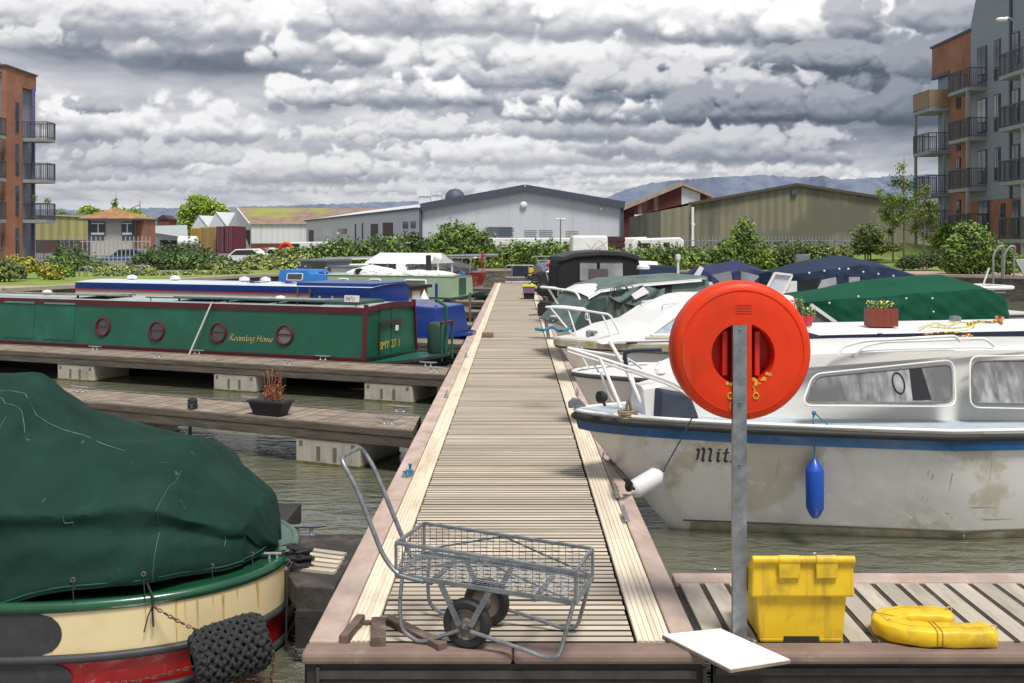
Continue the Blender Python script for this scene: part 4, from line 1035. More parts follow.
# ================================================================ white cabin cruiser with the blue band (nearest on the right)
mf = Fr((.505,8.64), 12.)
mz = mf.thing('cabin_cruiser', 'old white cabin cruiser with a blue band named Mitzi beside the orange lifebuoy', 'boat')
zs = lambda u: .595-.20*min(u,.7)**.8 if u < 2 else 0
b = B(); sp = hull(b, 6.9, 1.09, zs, zk=-.86, rake=1.22, full=.42, flare=.30, n=44)
ho = b.build('hull', m_hullw, mz, sharp=60); tr = bvh(ho)
b = B()
for s_ in (-1,1):
    xs_ = [1.02+i*.14 for i in range(42)]
    b.loft([[surf(tr,x,z,s_,.006) for x in xs_] for z in (-.40,-.43,-.50,-.56)])
b.build('waterline', m_scum, ho)
b = B()
for s_ in (-1,1):
    xs_ = [.96+i*.14 for i in range(42)]
    b.tube([surf(tr,x,-.385,s_,.0) for x in xs_], .008, 5)
b.build('boot_line', M('brown_line',(.13,.075,.045),.6,var=.4,scale=5), ho)
b = B(); rail(b, sp, .03, (0,0,-.045), .006, 10); b.build('rubbing_strake', m_rubber, mz)
b = B()
for s_ in (0,1):
    b.loft([[p[s_]+Vector((.0 if i else .02,(1 if s_ else -1)*.010,-.075)) for i,p in enumerate(sp)],[p[s_]+Vector((.03,(1 if s_ else -1)*.004,-.155)) for p in sp]])
b.build('blue_band', m_bluep, mz)
b = B(); rail(b, sp, .016, (0,0,.008), -.012, 8); b.build('gunwale', m_gel, mz)
b = B(); deckfill(b, sp, .004); b.build('deck', m_deckblue, mz)
S = -1; ZD = .41; ZT = 1.07
prof_px = [(668,409),(669,401),(700,394),(730,386),(760,379),(785,369),(805,362.5),(830,358),(853,356),(916,354),(992,352.5),(1060,352)]
W0, W1 = .83, .58
def MZ(px,py,y=-.80): return mf.hit(px,py,y)
def halfw(x):
    for (a,_),(c,_) in zip(sp[:-1],sp[1:]):
        if a.x <= x <= c.x: return abs(a.y)+(abs(c.y)-abs(a.y))*(x-a.x)/(c.x-a.x+1e-6)
    return 1.05
prof = [MZ(x,y,-.76) for x,y in prof_px]; prof = [(x,z) for x,z in prof]; prof += [(prof[-1][0]+1.2,prof[-1][1]-.02),(prof[-1][0]+1.25,ZD)]; prof[0] = (prof[0][0],ZD)
b = B(); n_ = len(prof); rings = []
for s_, k in ((-1,1),(-1,.93),(-1,.6),(1,.6),(1,.93),(1,1)):
    ring = []
    for (x,z) in prof:
        t = (z-ZD)/(ZT-ZD); w_ = min(W0, halfw(x)-.12)+(W1-W0)*t; dz = {1:0,.93:.012,.6:.03}[k]*min(1,max(0,(z-.55)/.3)) if z > ZD+.05 else 0
        if z < ZD+.06: kk_ = 1 if k > .9 else .6
        ring.append(Vector((x, s_*w_*(1 if k == 1 else k), z+dz)))
    rings.append(ring)
b.loft(rings, closed=False, smooth=True); b.poly(rings[0][::-1]); b.poly(rings[-1])
m_cabw = M('cabin_white', (.74,.73,.70), .4, var=.03, scale=2, dirt=((.55,.50,.42),3.5,.60,.85), streak=((.60,.56,.48),5,.60,.85), coat=.2)
cb_ = b.build('cabin', m_cabw, mz, sharp=35)
fs = sidecut(-1, W0, W1, ZD, ZT)
def onside(px,py):
    x_, z_ = MZ(px,py,-.80)
    for _ in range(3): w_ = W0+(W1-W0)*(z_-ZD)/(ZT-ZD); x_, z_ = mf.hit(px,py,-w_)
    return (x_,z_)
w1_ = [onside(*q) for q in ((804,402.5),(816,376.5),(951,364),(952,402.5))]; w2_ = [onside(*q) for q in ((971,403),(972,361),(1050,360),(1050,404))]
m_wfr = M('aged_window_rubber', (.16,.155,.15), .6, var=.3, scale=20)
for w_ in (w1_, w2_):
    fo = window(cb_, w_, fs, m_wfr, m_curt, .07, .009, .006)
    cx_ = sum(q[0] for q in w_)/4; cz__ = sum(q[1] for q in w_)/4
    b = B(); b.tube([fs(cx_+(x-cx_)*1.045, cz__+(z-cz__)*1.22, .004) for x,z in rpoly(w_,.08)], .007, 6, closed=True); b.build('outer_trim', m_gel, fo)
# things seen in the window: a dark swivel seat and wheel behind the glass
b = B(); x_, z_ = onside(911,384); 
b.prism([(x_-.02,w1_[3][1]+.03),(x_+.16,w1_[3][1]+.03),(x_+.13,z_+.13),(x_+.01,z_+.13)], lambda x,z: fs(x,z,.0055), lambda x,z: fs(x,z,.0075))
x2, z2 = onside(898,383); b.tube([fs(x2+.055*cos(2*pi*j/14), z2+.085*sin(2*pi*j/14), .0065) for j in range(14)], .008, 5, closed=True); b.build('helm_seat', M('dark_interior',(.02,.02,.022),.3), cb_)
# white grab rails on the roof
b = B()
def rl(pxs, yy):
    pts = []
    for (px,py,up) in pxs: x_, z_ = mf.hit(px,py,yy); pts.append(Vector((x_,yy,z_)))
    b.tube(fillet(pts,.08,4), .014, 8)
rl([(838,356,0),(842,347,0),(862,341,0),(955,336,0),(960,341,0)], -.62); rl([(855,357,0),(862,347,0),(880,342,0),(985,338.5,0),(994,346,0)], -.55)
b.build('grab_rail', m_whiterail, mz)
# pulpit: doubled tube sweeping back from the bow, raked posts, bent navy-sleeved stay
b = B()
def ML(px,py,y): x_, z_ = mf.hit(px,py,y); return Vector((x_,y,z_))
for dy in (0,-.0): pass
top = [ML(568,348,0.0),ML(600,358,-.16),ML(640,371,-.42),ML(674,383,-.62),ML(700,400,-.72)]
b.tube(top, .0125, 8, curve=3); b.tube([q+Vector((.0,.0,-.030)) for q in top], .0125, 8, curve=3)
top2 = [Vector((q.x,-q.y,q.z+.02*i)) for i, q in enumerate(top)]; b.tube(top2, .0125, 8, curve=3)
b.tube([top[1]+Vector((0,0,0)), ML(621,408,-.36)], .015, 8); b.tube([ML(601,372,-.18),ML(607,392,-.2),ML(613,402,-.25)], .012, 8, curve=3)
b.tube([ML(609.5,341,.10), ML(628,373,-.02), ML(641,403,-.10)], .018, 8); b.tube([top2[3], Vector((top2[3].x+.1,.5,.56))], .012, 8)
b.build('pulpit', m_whiterail, mz)
b = B(); b.tube(fillet([ML(627,368,-.05),ML(624,352,-.05),ML(636,350.5,-.1),ML(662,350,-.2)],.05), .020, 8); b.build('bent_stay', m_navy, mz)
b = B(); q = ML(601,397,-.30); b.lathe([(.0,-.05),(.035,-.045),(.052,-.01),(.050,.02),(.0,.022)], q, (-.9,-.35,.05), 16); b.tube([q, q+Vector((.05,.05,-.08))], .012, 6); b.build('spotlight', m_rubber, mz)
b = B(); q = ML(579,404,0)
b.prism([(q.x-.09,q.z-.03),(q.x-.09,q.z+.02),(q.x-.05,q.z+.055),(q.x,q.z+.05),(q.x+.06,q.z-.02)], lambda x,z: (x,-.03,z), lambda x,z: (x,.03,z)); b.lathe([(.03,-.02),(.03,.02)], (q.x-.045,0,q.z+.02), (0,1,0), 14); b.build('bow_roller', m_galvd, mz, bevel=.004)
b = B(); q = ML(662,391,-.1); b.hexa([(q.x-.13,-.40,.56),(q.x+.22,-.42,.56),(q.x+.22,.2,.56),(q.x-.13,.2,.56),(q.x-.09,-.36,.80),(q.x+.16,-.36,.76),(q.x+.16,.16,.76),(q.x-.09,.16,.80)]); b.build('hatch_cover', M('navy_canvas',(.028,.036,.058),.75,var=.25,scale=5,bump=.3,bs=9), mz, bevel=.02)
b = B(); q = ML(628,404,-.25); random.seed(2)
for k in range(4): coil(b, (q.x,q.y,.56+.018*k), .075, .010, 1.3, .8, .012)
b.tube([(q.x-.02,q.y,.62),(q.x,q.y-.02,.72),(q.x+.03,q.y,.60)], .012, 6, curve=3); b.build('rope_coil', M('tan_rope',(.30,.24,.16),.9,var=.4,scale=60), mz)
# the name on the bow
b = B(); xz0 = mf.hit(694.5,461,-.60); tx = surf(tr, xz0[0], xz0[1], -1)
for _ in range(4): xz0 = mf.hit(694.5,461,tx.y); tx = surf(tr, xz0[0], xz0[1], -1)
lettering(b, 'Mitz', .118, lambda u,v: surf(tr, xz0[0]+u, xz0[1]+v*1.05, -1, .004), nib=.20, ang=42); lettering(b, 'i', .118, lambda u,v: surf(tr, xz0[0]+u+.118*2.95, xz0[1]+v*1.05, -1, .004), nib=.20, ang=42)
b.build('name_lettering', M('blackletter_paint',(.015,.015,.05),.5), mz)
random.seed(12); m_scr = M('scrape_brown',(.30,.27,.22),.8,var=.4,scale=20)
for k in range(16):
    b = B(); x_ = random.uniform(1.3,5.2); z0_ = random.uniform(.12,.26) if k % 3 else random.uniform(-.3,-.1); l_ = random.uniform(.08,.32); w_ = random.uniform(.003,.008)
    if k % 3: b.poly([surf(tr,x_,z0_,-1,.004), surf(tr,x_+w_,z0_,-1,.004), surf(tr,x_+w_*.6,z0_-l_,-1,.004), surf(tr,x_+w_*.3,z0_-l_,-1,.004)])
    else: b.poly([surf(tr,x_,z0_,-1,.004), surf(tr,x_+l_,z0_+random.uniform(-.01,.01),-1,.004), surf(tr,x_+l_*.9,z0_-.006,-1,.004), surf(tr,x_+.02,z0_-.010,-1,.004)])
    b.build('scrape_mark', m_scr, ho)
# fenders
def fender(name, label, top, bot, r, mat, eye=.3):
    t = thing(name, label, 'fender', top); b = B(); d = bot-top; L_ = d.length; ax = d.normalized()
    b.lathe([(.004,0),(r*.35,L_*.05),(r*.6,L_*.09),(r,L_*.19),(r*1.02,L_*.2),(r*1.02,L_*.82),(r,L_*.83),(r*.6,L_*.95),(r*.3,L_),(0,L_)], (0,0,0), ax, 16); b.build('body', mat, t, sharp=22)
    b = B(); b.tube([Vector((.018*cos(2*pi*j/10),0,.018*sin(2*pi*j/10)))+ax*L_*.05 for j in range(10)], .006, 5, closed=True); b.build('eye', mat, t); return t
def ray(px,py,obj,tree):                    # world point where a pixel meets a thing's hull
    iv = obj.matrix_basis.inverted(); o_ = iv @ Vector((0,0,H)); d_ = (iv.to_3x3() @ Vector(((px-VX)/F,1,-(py-VY)/F))).normalized(); h_ = tree.ray_cast(o_, d_); return (obj.matrix_basis @ h_[0]) if h_[0] is not None else None
hp0 = ray(815,470,mz,tr); dpt_ = hp0.y-.10 if hp0 else 8.0
m_blf = M('blue_fender', (.006,.07,.42), .45, var=.1, coat=.2)
fender('fender', 'blue plastic fender hanging upright on the side of the white cruiser', P(814.5,458,dpt_), P(815,518,dpt_), .072, m_blf)
b = B(); b.tube([P(814,412,dpt_+.05),P(813,420,dpt_-.0),P(814.5,440,dpt_),P(814.5,460,dpt_)], .007, 6); b.tube([P(814,412,dpt_+.04),P(820,418,dpt_),P(828,425,dpt_)], .006, 6); b.ball(P(814,413,dpt_+.02), .02)
tag(b.build('fender_rope', m_ropeb), 'turquoise line holding the blue fender on the white cruiser', 'rope')
pf0, pf1 = P(663,472,8.35), P(628,493,8.20)
fender('fender', 'white sausage fender wedged between the cruiser bow and the jetty edge', pf0, pf1, .075, M('white_fender',(.66,.66,.66),.4,var=.06,coat=.2))
b = B(); b.tube([P(663,471,8.34),P(680,441,8.2),P(693,416,8.0)], .006, 6, curve=3); b.ball(P(663,470,8.34), .02)
tag(b.build('fender_rope', M('slate_rope',(.05,.10,.15),.8,var=.3,scale=60)), 'slate blue line running from the white sausage fender up to the gunwale', 'rope')
b = B(); b.tube([G(604,452,.02),G(603,458,.03),G(609,462,.03),G(612,458,.02),G(606,451,.03)], .006, 5, curve=3); q = G(610,460,.03)
b.tube([q, P(620,474,7.9),P(629,484,8.0),P(634,489,8.1)], .013, 6, curve=3); b.tube([q, P(624,474,7.9),P(632,484,8.0)], .010, 6, curve=3); b.ball(P(629,486,8.05), .035, sc_=(1,1,1.4))
tag(b.build('mooring_rope', m_rope), 'dark mooring rope from the jetty edge to the white cruiser bow', 'rope')

# ================================================================ narrowboat builder
def narrowboat(fr, name, label, L, xc0, xc1, zt, side_mats, beam=2.06, zg=.02, trim=None, bottomtrim=None, roofm=None, endm=None, hullm=None, blunt=True, cw0=.95, cw1=.86, camber=.06, two=None, S=1, sheer=.12):
    t = fr.thing(name, label, 'boat', 'narrowboats moored in the marina')
    b = B(); zs_ = lambda u: zg+sheer*max(0,1-u/.12)**2
    sp_ = hull(b, L, beam/2, zs_, zk=-.7, rake=.35, full=.10, transom=.9, flare=.10, n=44, blunt=1 if blunt else 0)
    h_ = b.build('hull', hullm or m_greyp, t, sharp=50)
    b = B(); deckfill(b, sp_, -.015); b.build('deck', m_galvd if not endm else endm, t)
    b = B(); rail(b, sp_, .035, (0,0,-.02), .01, 6, h=.05); b.build('gunwale', hullm or m_greyp, t)
    f = lambda s: sidecut(s, cw0, cw1, zg, zt)
    for s_ in (-1,1):
        b = B(); xx = [xc0,xc1] if two is None else [xc0,two[0],xc1]
        for i in range(len(xx)-1):
            b.mi = i; a, c = xx[i], xx[i+1]; q = [f(s_)(a,zg+.0),f(s_)(c,zg),f(s_)(c,zt),f(s_)(a,zt)]; b.poly(q if s_ < 0 else q[::-1])
        b.build('cabin_side', side_mats, t)
    for x_ in (xc0,xc1):
        b = B(); q = [f(-1)(x_,zg),f(1)(x_,zg),f(1)(x_,zt)]+[Vector((x_, cw1*sin(a_), zt+camber*(cos(a_)**1))) for a_ in (R(50),R(20),0,R(-20),R(-50))]+[f(-1)(x_,zt)]
        b.poly(q); b.build('end_bulkhead', endm or side_mats[0], t)
    b = B(); cs = [-1.03,-.85,-.5,-.2,0,.2,.5,.85,1.03]
    b.loft([[Vector((x_, c_*cw1, zt+.012+camber*(1-min(1,c_*c_)))) for c_ in cs] for x_ in (xc0-.03,xc1+.03)]); b.loft([[Vector((x_, s_*cw1*1.03, zz)) for s_ in (-1,)] for x_ in (xc0,xc1) for zz in (0,)][:1]*2)
    ro = b.build('roof', roofm or m_galvd, t)
    if trim:
        b = B()
        for s_ in (-1,1): b.bar(Vector((xc0-.03,s_*(cw1+.012),zt-.035)),Vector((xc1,s_*(cw1+.012),zt-.035)),.03,.10)
        b.build('roof_trim', trim, t)
    if bottomtrim:
        b = B()
        for s_ in (-1,1): b.bar(f(s_)(xc0,zg+.045,.006),f(s_)(xc1,zg+.045,.006),.018,.09)
        b.build('lower_trim', bottomtrim, t)
    return t, f(S), ro, sp_
def porthole(parent, f, x, z, r, mf_, mg, label=None):
    b = B(); b.tube([f(x+r*cos(2*pi*j/20), z+r*sin(2*pi*j/20), .012) for j in range(20)], .024, 6, closed=True); b.bar(f(x-r,z+.01,.014), f(x+r,z+.01,.014), .016, .022)
    fo = b.build('porthole', mf_, parent); g = B(); g.poly([f(x+r*cos(2*pi*j/20), z+r*sin(2*pi*j/20), .006) for j in range(20)]); g.build('pane', mg, fo)
    return fo
m_green = M('bottle_green_paint', (.004,.092,.052), .42, var=.10, scale=1.2, dirt=((.010,.150,.095),1.5,.5,.8), streak=((.012,.090,.055),4,.55,.85), coat=.15)
m_maroon = M('maroon_paint', (.085,.006,.012), .45, var=.15, scale=3, coat=.15)
m_bluen = M('royal_blue_paint', (.003,.032,.20), .35, var=.10, scale=2, coat=.3)
m_white = M('white_paint', (.76,.76,.74), .45, var=.05, scale=2, dirt=((.55,.53,.47),3,.6,.85))
m_creamp = M('cream_side', (.66,.61,.49), .5, var=.05, scale=2)
m_roofg = M('grey_green_roof', (.33,.38,.37), .6, var=.12, scale=2, dirt=((.5,.52,.5),3,.5,.8))
m_pg = M('pale_green_paint', (.30,.40,.28), .5, var=.08, scale=2, streak=((.36,.33,.16),5,.58,.8))
m_dg = M('dull_dark_green', (.035,.075,.06), .6, var=.25, scale=3)
m_blk = M('black_canvas', (.010,.010,.012), .8, var=.3, scale=6, bump=.3, bs=9)

# --- green narrowboat
gf = Fr((-1.22,17.50), 158)
gt, fg, gro, gsp = narrowboat(gf, 'narrowboat', 'long bottle green narrowboat with maroon trim and portholes, named in gold script', 15.5, 1.12, 14.2, .90, [m_green], zg=-.03, camber=.02, trim=m_maroon, bottomtrim=m_maroon, roofm=m_roofg, endm=m_green, hullm=m_greyp)
def onf(fr, px, py, s, w): return fr.hit(px,py,s*w)
for px,py in ((103,327),(157,331),(218.5,332.7),(285,335)):
    x_, z_ = gf.hit(px,py,.91); porthole(gt, fg, x_, z_, .165, m_maroon, m_curt if px > 280 else m_glass)
b = B()
for px in (19,59):
    x_, z_ = gf.hit(px,320,.91); x_ = min(x_, 13.2) if px == 19 else x_
    q = B(); c_ = fg(x_,.44); q.hexa([fg(x_-.40,.12,-.01),fg(x_+.40,.12,-.01),fg(x_+.40,.12,.012),fg(x_-.40,.12,.012),fg(x_-.40,.80,-.01),fg(x_+.40,.80,-.01),fg(x_+.40,.80,.012),fg(x_-.40,.80,.012)]); q.build('blank_panel', m_green, gt, bevel=.006)
    b.bar(fg(x_-.40,.83,.02), fg(x_+.40,.83,.02), .03, .03)
b.build('panel_rail', M('pale_green_bar',(.10,.28,.22),.5), gt)
x_, z_ = gf.hit(229.5,340,.91); b = B(); xe_, _ = gf.hit(273,341,.91); sz_ = (x_-xe_)/ (0.95+.62+.66+.98+.5+.68+.64+.4+1.0+.62+.98+.56)
lettering(b, 'Roaming Home', sz_, lambda u,v: fg(x_-u, z_+v*.95, .004), nib=.13, ang=45, slant=.22); b.build('name_lettering', m_gold, gt)
# rear bulkhead: doors, arch, rail, number, lamp, plate
xb_ = 1.12
def E_(y, z, l=.006): return Vector((xb_-l, y, z))
b = B(); b.prism([(-.40,.03),(.40,.03),(.40,.84),(.2,.90),(-.2,.90),(-.40,.84)], lambda y,z: E_(y,z,-.005), lambda y,z: E_(y,z,.014)); d1_ = b.build('door', m_green, gt, bevel=.005)
b = B(); b.bar(E_(0,.04,.017),E_(0,.88,.017),.008,.012); b.build('door_joint', m_dark, d1_)
b = B(); b.bar(E_(-.36,.62,.05),E_(.46,.62,.05),.03,.035); b.bar(E_(.45,.62,.03),E_(.45,.10,.03),.02,.02); b.build('door_rail', m_maroon, d1_)
b = B(); b.bb(xb_-.05,xb_-.02,-.22,-.12,.44,.54); b.build('padlock', m_white, d1_, bevel=.01)
b = B()
for pts in ([( .95,.02),(.86,.97)],[(-.95,.02),(-.86,.97)]): b.bar(E_(*pts[0],.01),E_(*pts[1],.01),.03,.075)
arch = [(-.88,.87),(-.7,.89),(-.35,.91),(0,.92),(.35,.91),(.7,.89),(.88,.87)]
for a,c in zip(arch[:-1],arch[1:]): b.bar(E_(*a,.01),E_(*c,.01),.05,.09)
b.build('end_trim', m_maroon, gt)
b = B(); b.bar(E_(.95,.06,.02),E_(-.95,-.02,.02),.03,.04); b.build('end_strake', m_rubber, gt)
b = B(); m_num = M('yellow_numerals', (.72,.46,.06), .5)
cu_ = bpy.data.curves.new('t','FONT'); cu_.body = 'BMY 27 1'; cu_.size = .20; to_ = bpy.data.objects.new('t', cu_); COL.objects.link(to_)
dg = bpy.context.evaluated_depsgraph_get(); me_ = bpy.data.meshes.new_from_object(to_.evaluated_get(dg)); bpy.data.objects.remove(to_)
b = B(); b.add([E_(.46-v.co.x*.98, .155+v.co.y, .022) for v in me_.vertices], [tuple(p.vertices) for p in me_.polygons]); b.build('registration_number', m_num, d1_)
b = B(); x_, z_ = gf.hit(350,298,.93); b.hexa([fg(x_-.14,z_-.07,.01),fg(x_+.14,z_-.07,.01),fg(x_+.14,z_-.07,.04),fg(x_-.14,z_-.07,.04),fg(x_-.14,z_+.04,.01),fg(x_+.14,z_+.04,.01),fg(x_+.14,z_+.04,.04),fg(x_-.14,z_+.04,.04)]); no_ = b.build('number_plate', m_white, gt)
cu_ = bpy.data.curves.new('t','FONT'); cu_.body = '506721'; cu_.size = .12; to_ = bpy.data.objects.new('t', cu_); COL.objects.link(to_)
dg = bpy.context.evaluated_depsgraph_get(); dg.update(); me_ = bpy.data.meshes.new_from_object(to_.evaluated_get(dg)); bpy.data.objects.remove(to_)
b = B(); b.add([fg(x_+.12-v.co.x*.55, z_-.045+v.co.y*.8, .043) for v in me_.vertices], [tuple(p.vertices) for p in me_.polygons]); b.build('digits', m_greyp, no_)
# roof gear: solar panels on low frames, poles, vents, rails
for (p0, p1) in ((80,118),(180,330)):
    xa_, _ = gf.hit(p0,297,0.4); xb2, _ = gf.hit(p1,297,0.4)
    n_ = 1 if p0 == 80 else 3; st_ = (xa_-xb2)/n_
    for k in range(n_):
        c_ = xb2+st_*(k+.5); b = B(); b.box((c_,.25,.985),(st_*.94,.75,.03),0,R(2)); po_ = b.build('solar_panel', m_galvd, gt); g_ = B(); g_.box((c_,.25,1.004),(st_*.90,.70,.006),0,R(2)); g_.build('cells', M('solar_cells',(.55,.60,.62),.15,var=.05,coat=.6), po_)
        g_ = B()
        for q in (-.4,.4):
            for yy in (-.05,.55): g_.bar((c_+q*st_,yy,.91),(c_+q*st_,yy,.975),.03,.03)
        g_.build('frame', m_rubber, po_)
b = B(); b.tube([(11,.62,1.0),(6.5,.66,1.0)], .02, 6); b.tube([(10.6,.5,1.0),(7.6,.52,1.0)], .018, 6); b.build('boat_pole', m_old, gt)
b = B(); b.tube([(1.3,.72,.99),(6,.74,.99)], .014, 6)
for x_ in (1.4,2.6,3.8,5.9): b.tube([(x_,.72,.9),(x_,.73,.99)], .010, 6)
b.build('roof_rail', m_dg, gt)
for x_ in (9.2,12.2,3.4):
    b = B(); b.lathe([(.04,0),(.04,.06),(.10,.07),(.09,.11),(.0,.13)], (x_,.1,.915), n=12); b.build('mushroom_vent', m_white, gt)
b = B(); b.bb(1.5,2.5,-.45,.5,.92,.99); b.build('sliding_hatch', m_dg, gt, bevel=.01)
b = B(); b.lathe([(.12,0),(.12,.22),(.15,.24),(.13,.30)], (12.4,.35,.91), n=14); b.build('chimney', m_rubber, gt)
b = B(); b.tube([fg(gf.hit(212,300,.9)[0],.95,.04), fg(gf.hit(204,354,.9)[0]+.1,-.02,.25)], .016, 6); tag(b.build('mooring_line', m_ropew, gt))
b = B(); b.tube(fillet([(0.1,-.18,.05),(.12,-.18,.30),(.10,-.2,.9),(.32,-.2,1.02)],.06), .028, 8); b.tube([(.04,-.3,-.03),(.05,-.3,.62),(.05,.12,.62),(.04,.12,-.03)], .022, 8); b.build('tiller', m_green, gt)
b = B(); b.bar((.03,-.34,.64),(.03,.16,.64),.06,.03); b.build('tiller_grip', m_maroon, gt)
b = B(); b.tube([(-.12,-.0,-.25+.0),(-.12,.12,-.14),(-.12,.24,-.25),(-.12,.12,-.36)], .07, 8, closed=True, curve=5); b.build('tyre_fender', m_rubber, gt)
b = B(); b.lathe([(.17,0),(.19,.05),(.19,.48),(.15,.55),(0,.56)], (.45,-.55,.03), n=16); b.build('stern_bin', M('slatted_green',(.03,.07,.055),.7,var=.3), gt)

# --- blue and white narrowboat behind it
bf = Fr((-.98,21.75), 158)
bt2, fb, bro, _ = narrowboat(bf, 'narrowboat', 'blue and cream narrowboat with a pale roof behind the green narrowboat', 13.4, 2.0, bf.hit(75,285,.9)[0], 1.03, [m_bluen, m_creamp], zg=.02, two=(3.55,), trim=None, camber=.05, roofm=M('pale_blue_roof',(.62,.67,.76),.4,var=.06,coat=.3), endm=m_bluen, hullm=m_bluen, sheer=.05)
XE = bf.hit(75,285,.9)[0]; b = B()
for s_ in (-1,1): b.bar((2.0,s_*.885,.96),(XE,s_*.885,.96),.02,.14)
b.build('blue_eaves', m_bluen, bt2)
b = B(); b.bar((3.55,.893,.875),(XE,.893,.875),.02,.022); b.build('red_line', M('red_line',(.5,.02,.015),.5), bt2)
b = B(); b.hexa([(.42,-.80,.0),(2.0,-.94,.0),(2.0,.94,.0),(.42,.80,.0),(.50,-.70,.64),(2.0,-.86,.72),(2.0,.86,.72),(.50,.70,.64)]); b.build('bow_cover', m_bluen, bt2, bevel=.03)
b = B(); b.bb(2.0,4.0,-.75,.75,1.04,1.13); b.build('raised_hatch', m_bluen, bt2, bevel=.02)
for px in (135,178,247,268):
    x_, _ = bf.hit(px,277,0); b = B(); b.lathe([(.05,0),(.05,.05),(.13,.07),(.12,.13),(.0,.17)], (x_,.1,1.05), n=12); b.build('mushroom_vent', m_white, bt2)
for px in (255,290,320):
    x_, _ = bf.hit(px,282,.3); b = B(); random.seed(px); coil(b,(x_,.3,1.09),.14,.012,2,.7,.03); b.tube([(x_-.3,.3,1.1),(x_,.5,1.12),(x_+.3,.2,1.1)],.012,6,curve=3); b.build('rope_coil', m_bluen, bt2)
for px in (298,310):
    x_, _ = bf.hit(px,288,.9); b = B(); b.bar(fb(x_,1.03,.02),fb(x_,.84,.025),.03,.08,(0,1,0)); b.build('strap', m_oldside, bt2)
for k in range(4): 
    x_ = 2.3+.33*k; b = B(); b.lathe([(0,.0),(.03,.005),(.03,.0)], fb(x_,.82,.01), (0,1,0), 10); b.build('brass_rivet', m_gold, bt2)
b = B(); b.tube([(.9,-.1,.7),(.9,-.1,1.12)], .03, 6); b.build('jackstaff', m_bluen, bt2); b = B(); b.lathe([(.11,0),(0,.22)], (1.25,-.2,.76), n=10); b.build('white_cone', m_white, bt2)

# --- wooden cabin boat with a black roof
w_f = Fr((-2.2,26.6), 158); wt_ = w_f.thing('wooden_boat', 'small varnished wooden boat with a black roof peeping over the blue hatch', 'boat')
b = B(); sp_ = hull(b, 6, .9, lambda u: .15, n=16, full=.2); b.build('hull', m_navy, wt_); b = B(); deckfill(b, sp_, 0); b.build('deck', m_old, wt_)
b = B(); extr(b, [(.55,.1),(4.5,.1),(4.5,.78),(.55,.78)], .75,.7,.1,.8); cab_ = b.build('cabin', M('varnished_wood',(.26,.10,.025),.4,var=.3,scale=4,coat=.4), wt_); b = B(); b.bb(.45,4.6,-.82,.82,.785,.87); b.build('roof', m_blk, wt_, bevel=.02)
b = B(); b.bb(.535,.549,-.25,.2,.15,.72); b.build('door', m_white, cab_); b = B(); b.lathe([(.0,0),(.10,.005),(.10,0)], (.54,-.52,.55), (-1,0,0), 12); b.build('brass_lamp', m_gold, cab_)

# --- pale green narrowboat
pf = Fr((-1.12,36.6), 158)
pt_, fp_, pro, _ = narrowboat(pf, 'narrowboat', 'pale green narrowboat with white covers heaped on its roof', 7.0, .95, 6.3, .76, [m_pg], zg=.02, roofm=m_pg, endm=m_pg, hullm=m_dg, trim=None, sheer=.25)
for (x0,x1) in ((2.0,2.85),(3.9,4.35),(5.3,5.7)):
    window(pt_, [(x0,.22),(x0,.62),(x1,.62),(x1,.22)], fp_, m_white, m_curt, .05, .035, .01)
b = B(); b.bb(.925,.945,-.28,.30,.08,.70); b.build('door', m_dg, pt_)
b = B(); drape(b, [(1.2,.2,.78,.80,.82),(1.7,.7,.79,.86,.93),(2.8,.7,.79,.90,.98),(3.6,.7,.79,.87,.93),(4.8,.7,.79,.95,1.15),(5.6,.6,.79,.85,.95)], .04, nx=50, seed=4); b.build('roof_cover', m_white, pt_)
b = B(); b.lathe([(.10,0),(.10,.7),(.12,.72),(0,.74)], (2.3,.1,.80), n=12); b.build('chimney', m_rubber, pt_)
b = B(); b.ball((2.2,-.5,1.40), .19); b.tube([(2.2,-.5,.8),(2.2,-.5,1.3)], .03, 6); b.build('aerial_dome', m_white, pt_)
b = B(); b.lathe([(.16,0),(.16,.18),(.2,.2),(0,.25)], (5.0,.55,.78), n=12); b.build('flue', m_rubber, pt_)

# --- blue launch, houseboat with gabled shelter, red hulled yacht, leaning black dinghy
lf = Fr((-6.55,38.5), 158); lt_ = lf.thing('cabin_launch', 'small bright blue cabin launch left of the white sided houseboat', 'boat')
m_skyb = M('bright_blue_paint', (.02,.17,.50), .4, var=.15, scale=3, coat=.2)
b = B(); sp_ = hull(b, 2.8, .8, lambda u: .38, n=16, full=.2); b.build('hull', m_skyb, lt_); b = B(); deckfill(b, sp_, 0); b.build('deck', m_skyb, lt_)
b = B(); extr(b, [(.4,.35),(2.6,.35),(2.6,.9),(2.5,.95),(1.3,.95),(1.2,.82),(.5,.78)], .8,.65,.35,1.0); cab_ = b.build('cabin', m_skyb, lt_, bevel=.03)
f_ = sidecut(1,.8,.65,.35,1.0); window(cab_, [(1.5,.55),(1.5,.8),(2.2,.8),(2.2,.55)], f_, m_white, m_glass, .04,.02,.01)
b = B(); coil(b,(.9,.2,.80),.15,.03,2,.7,.05); b.tube([(1.5,.3,.97),(1.7,.4,1.1),(2.2,.2,.97)],.02,6,curve=3); b.build('rope_coil', m_bluen, lt_)

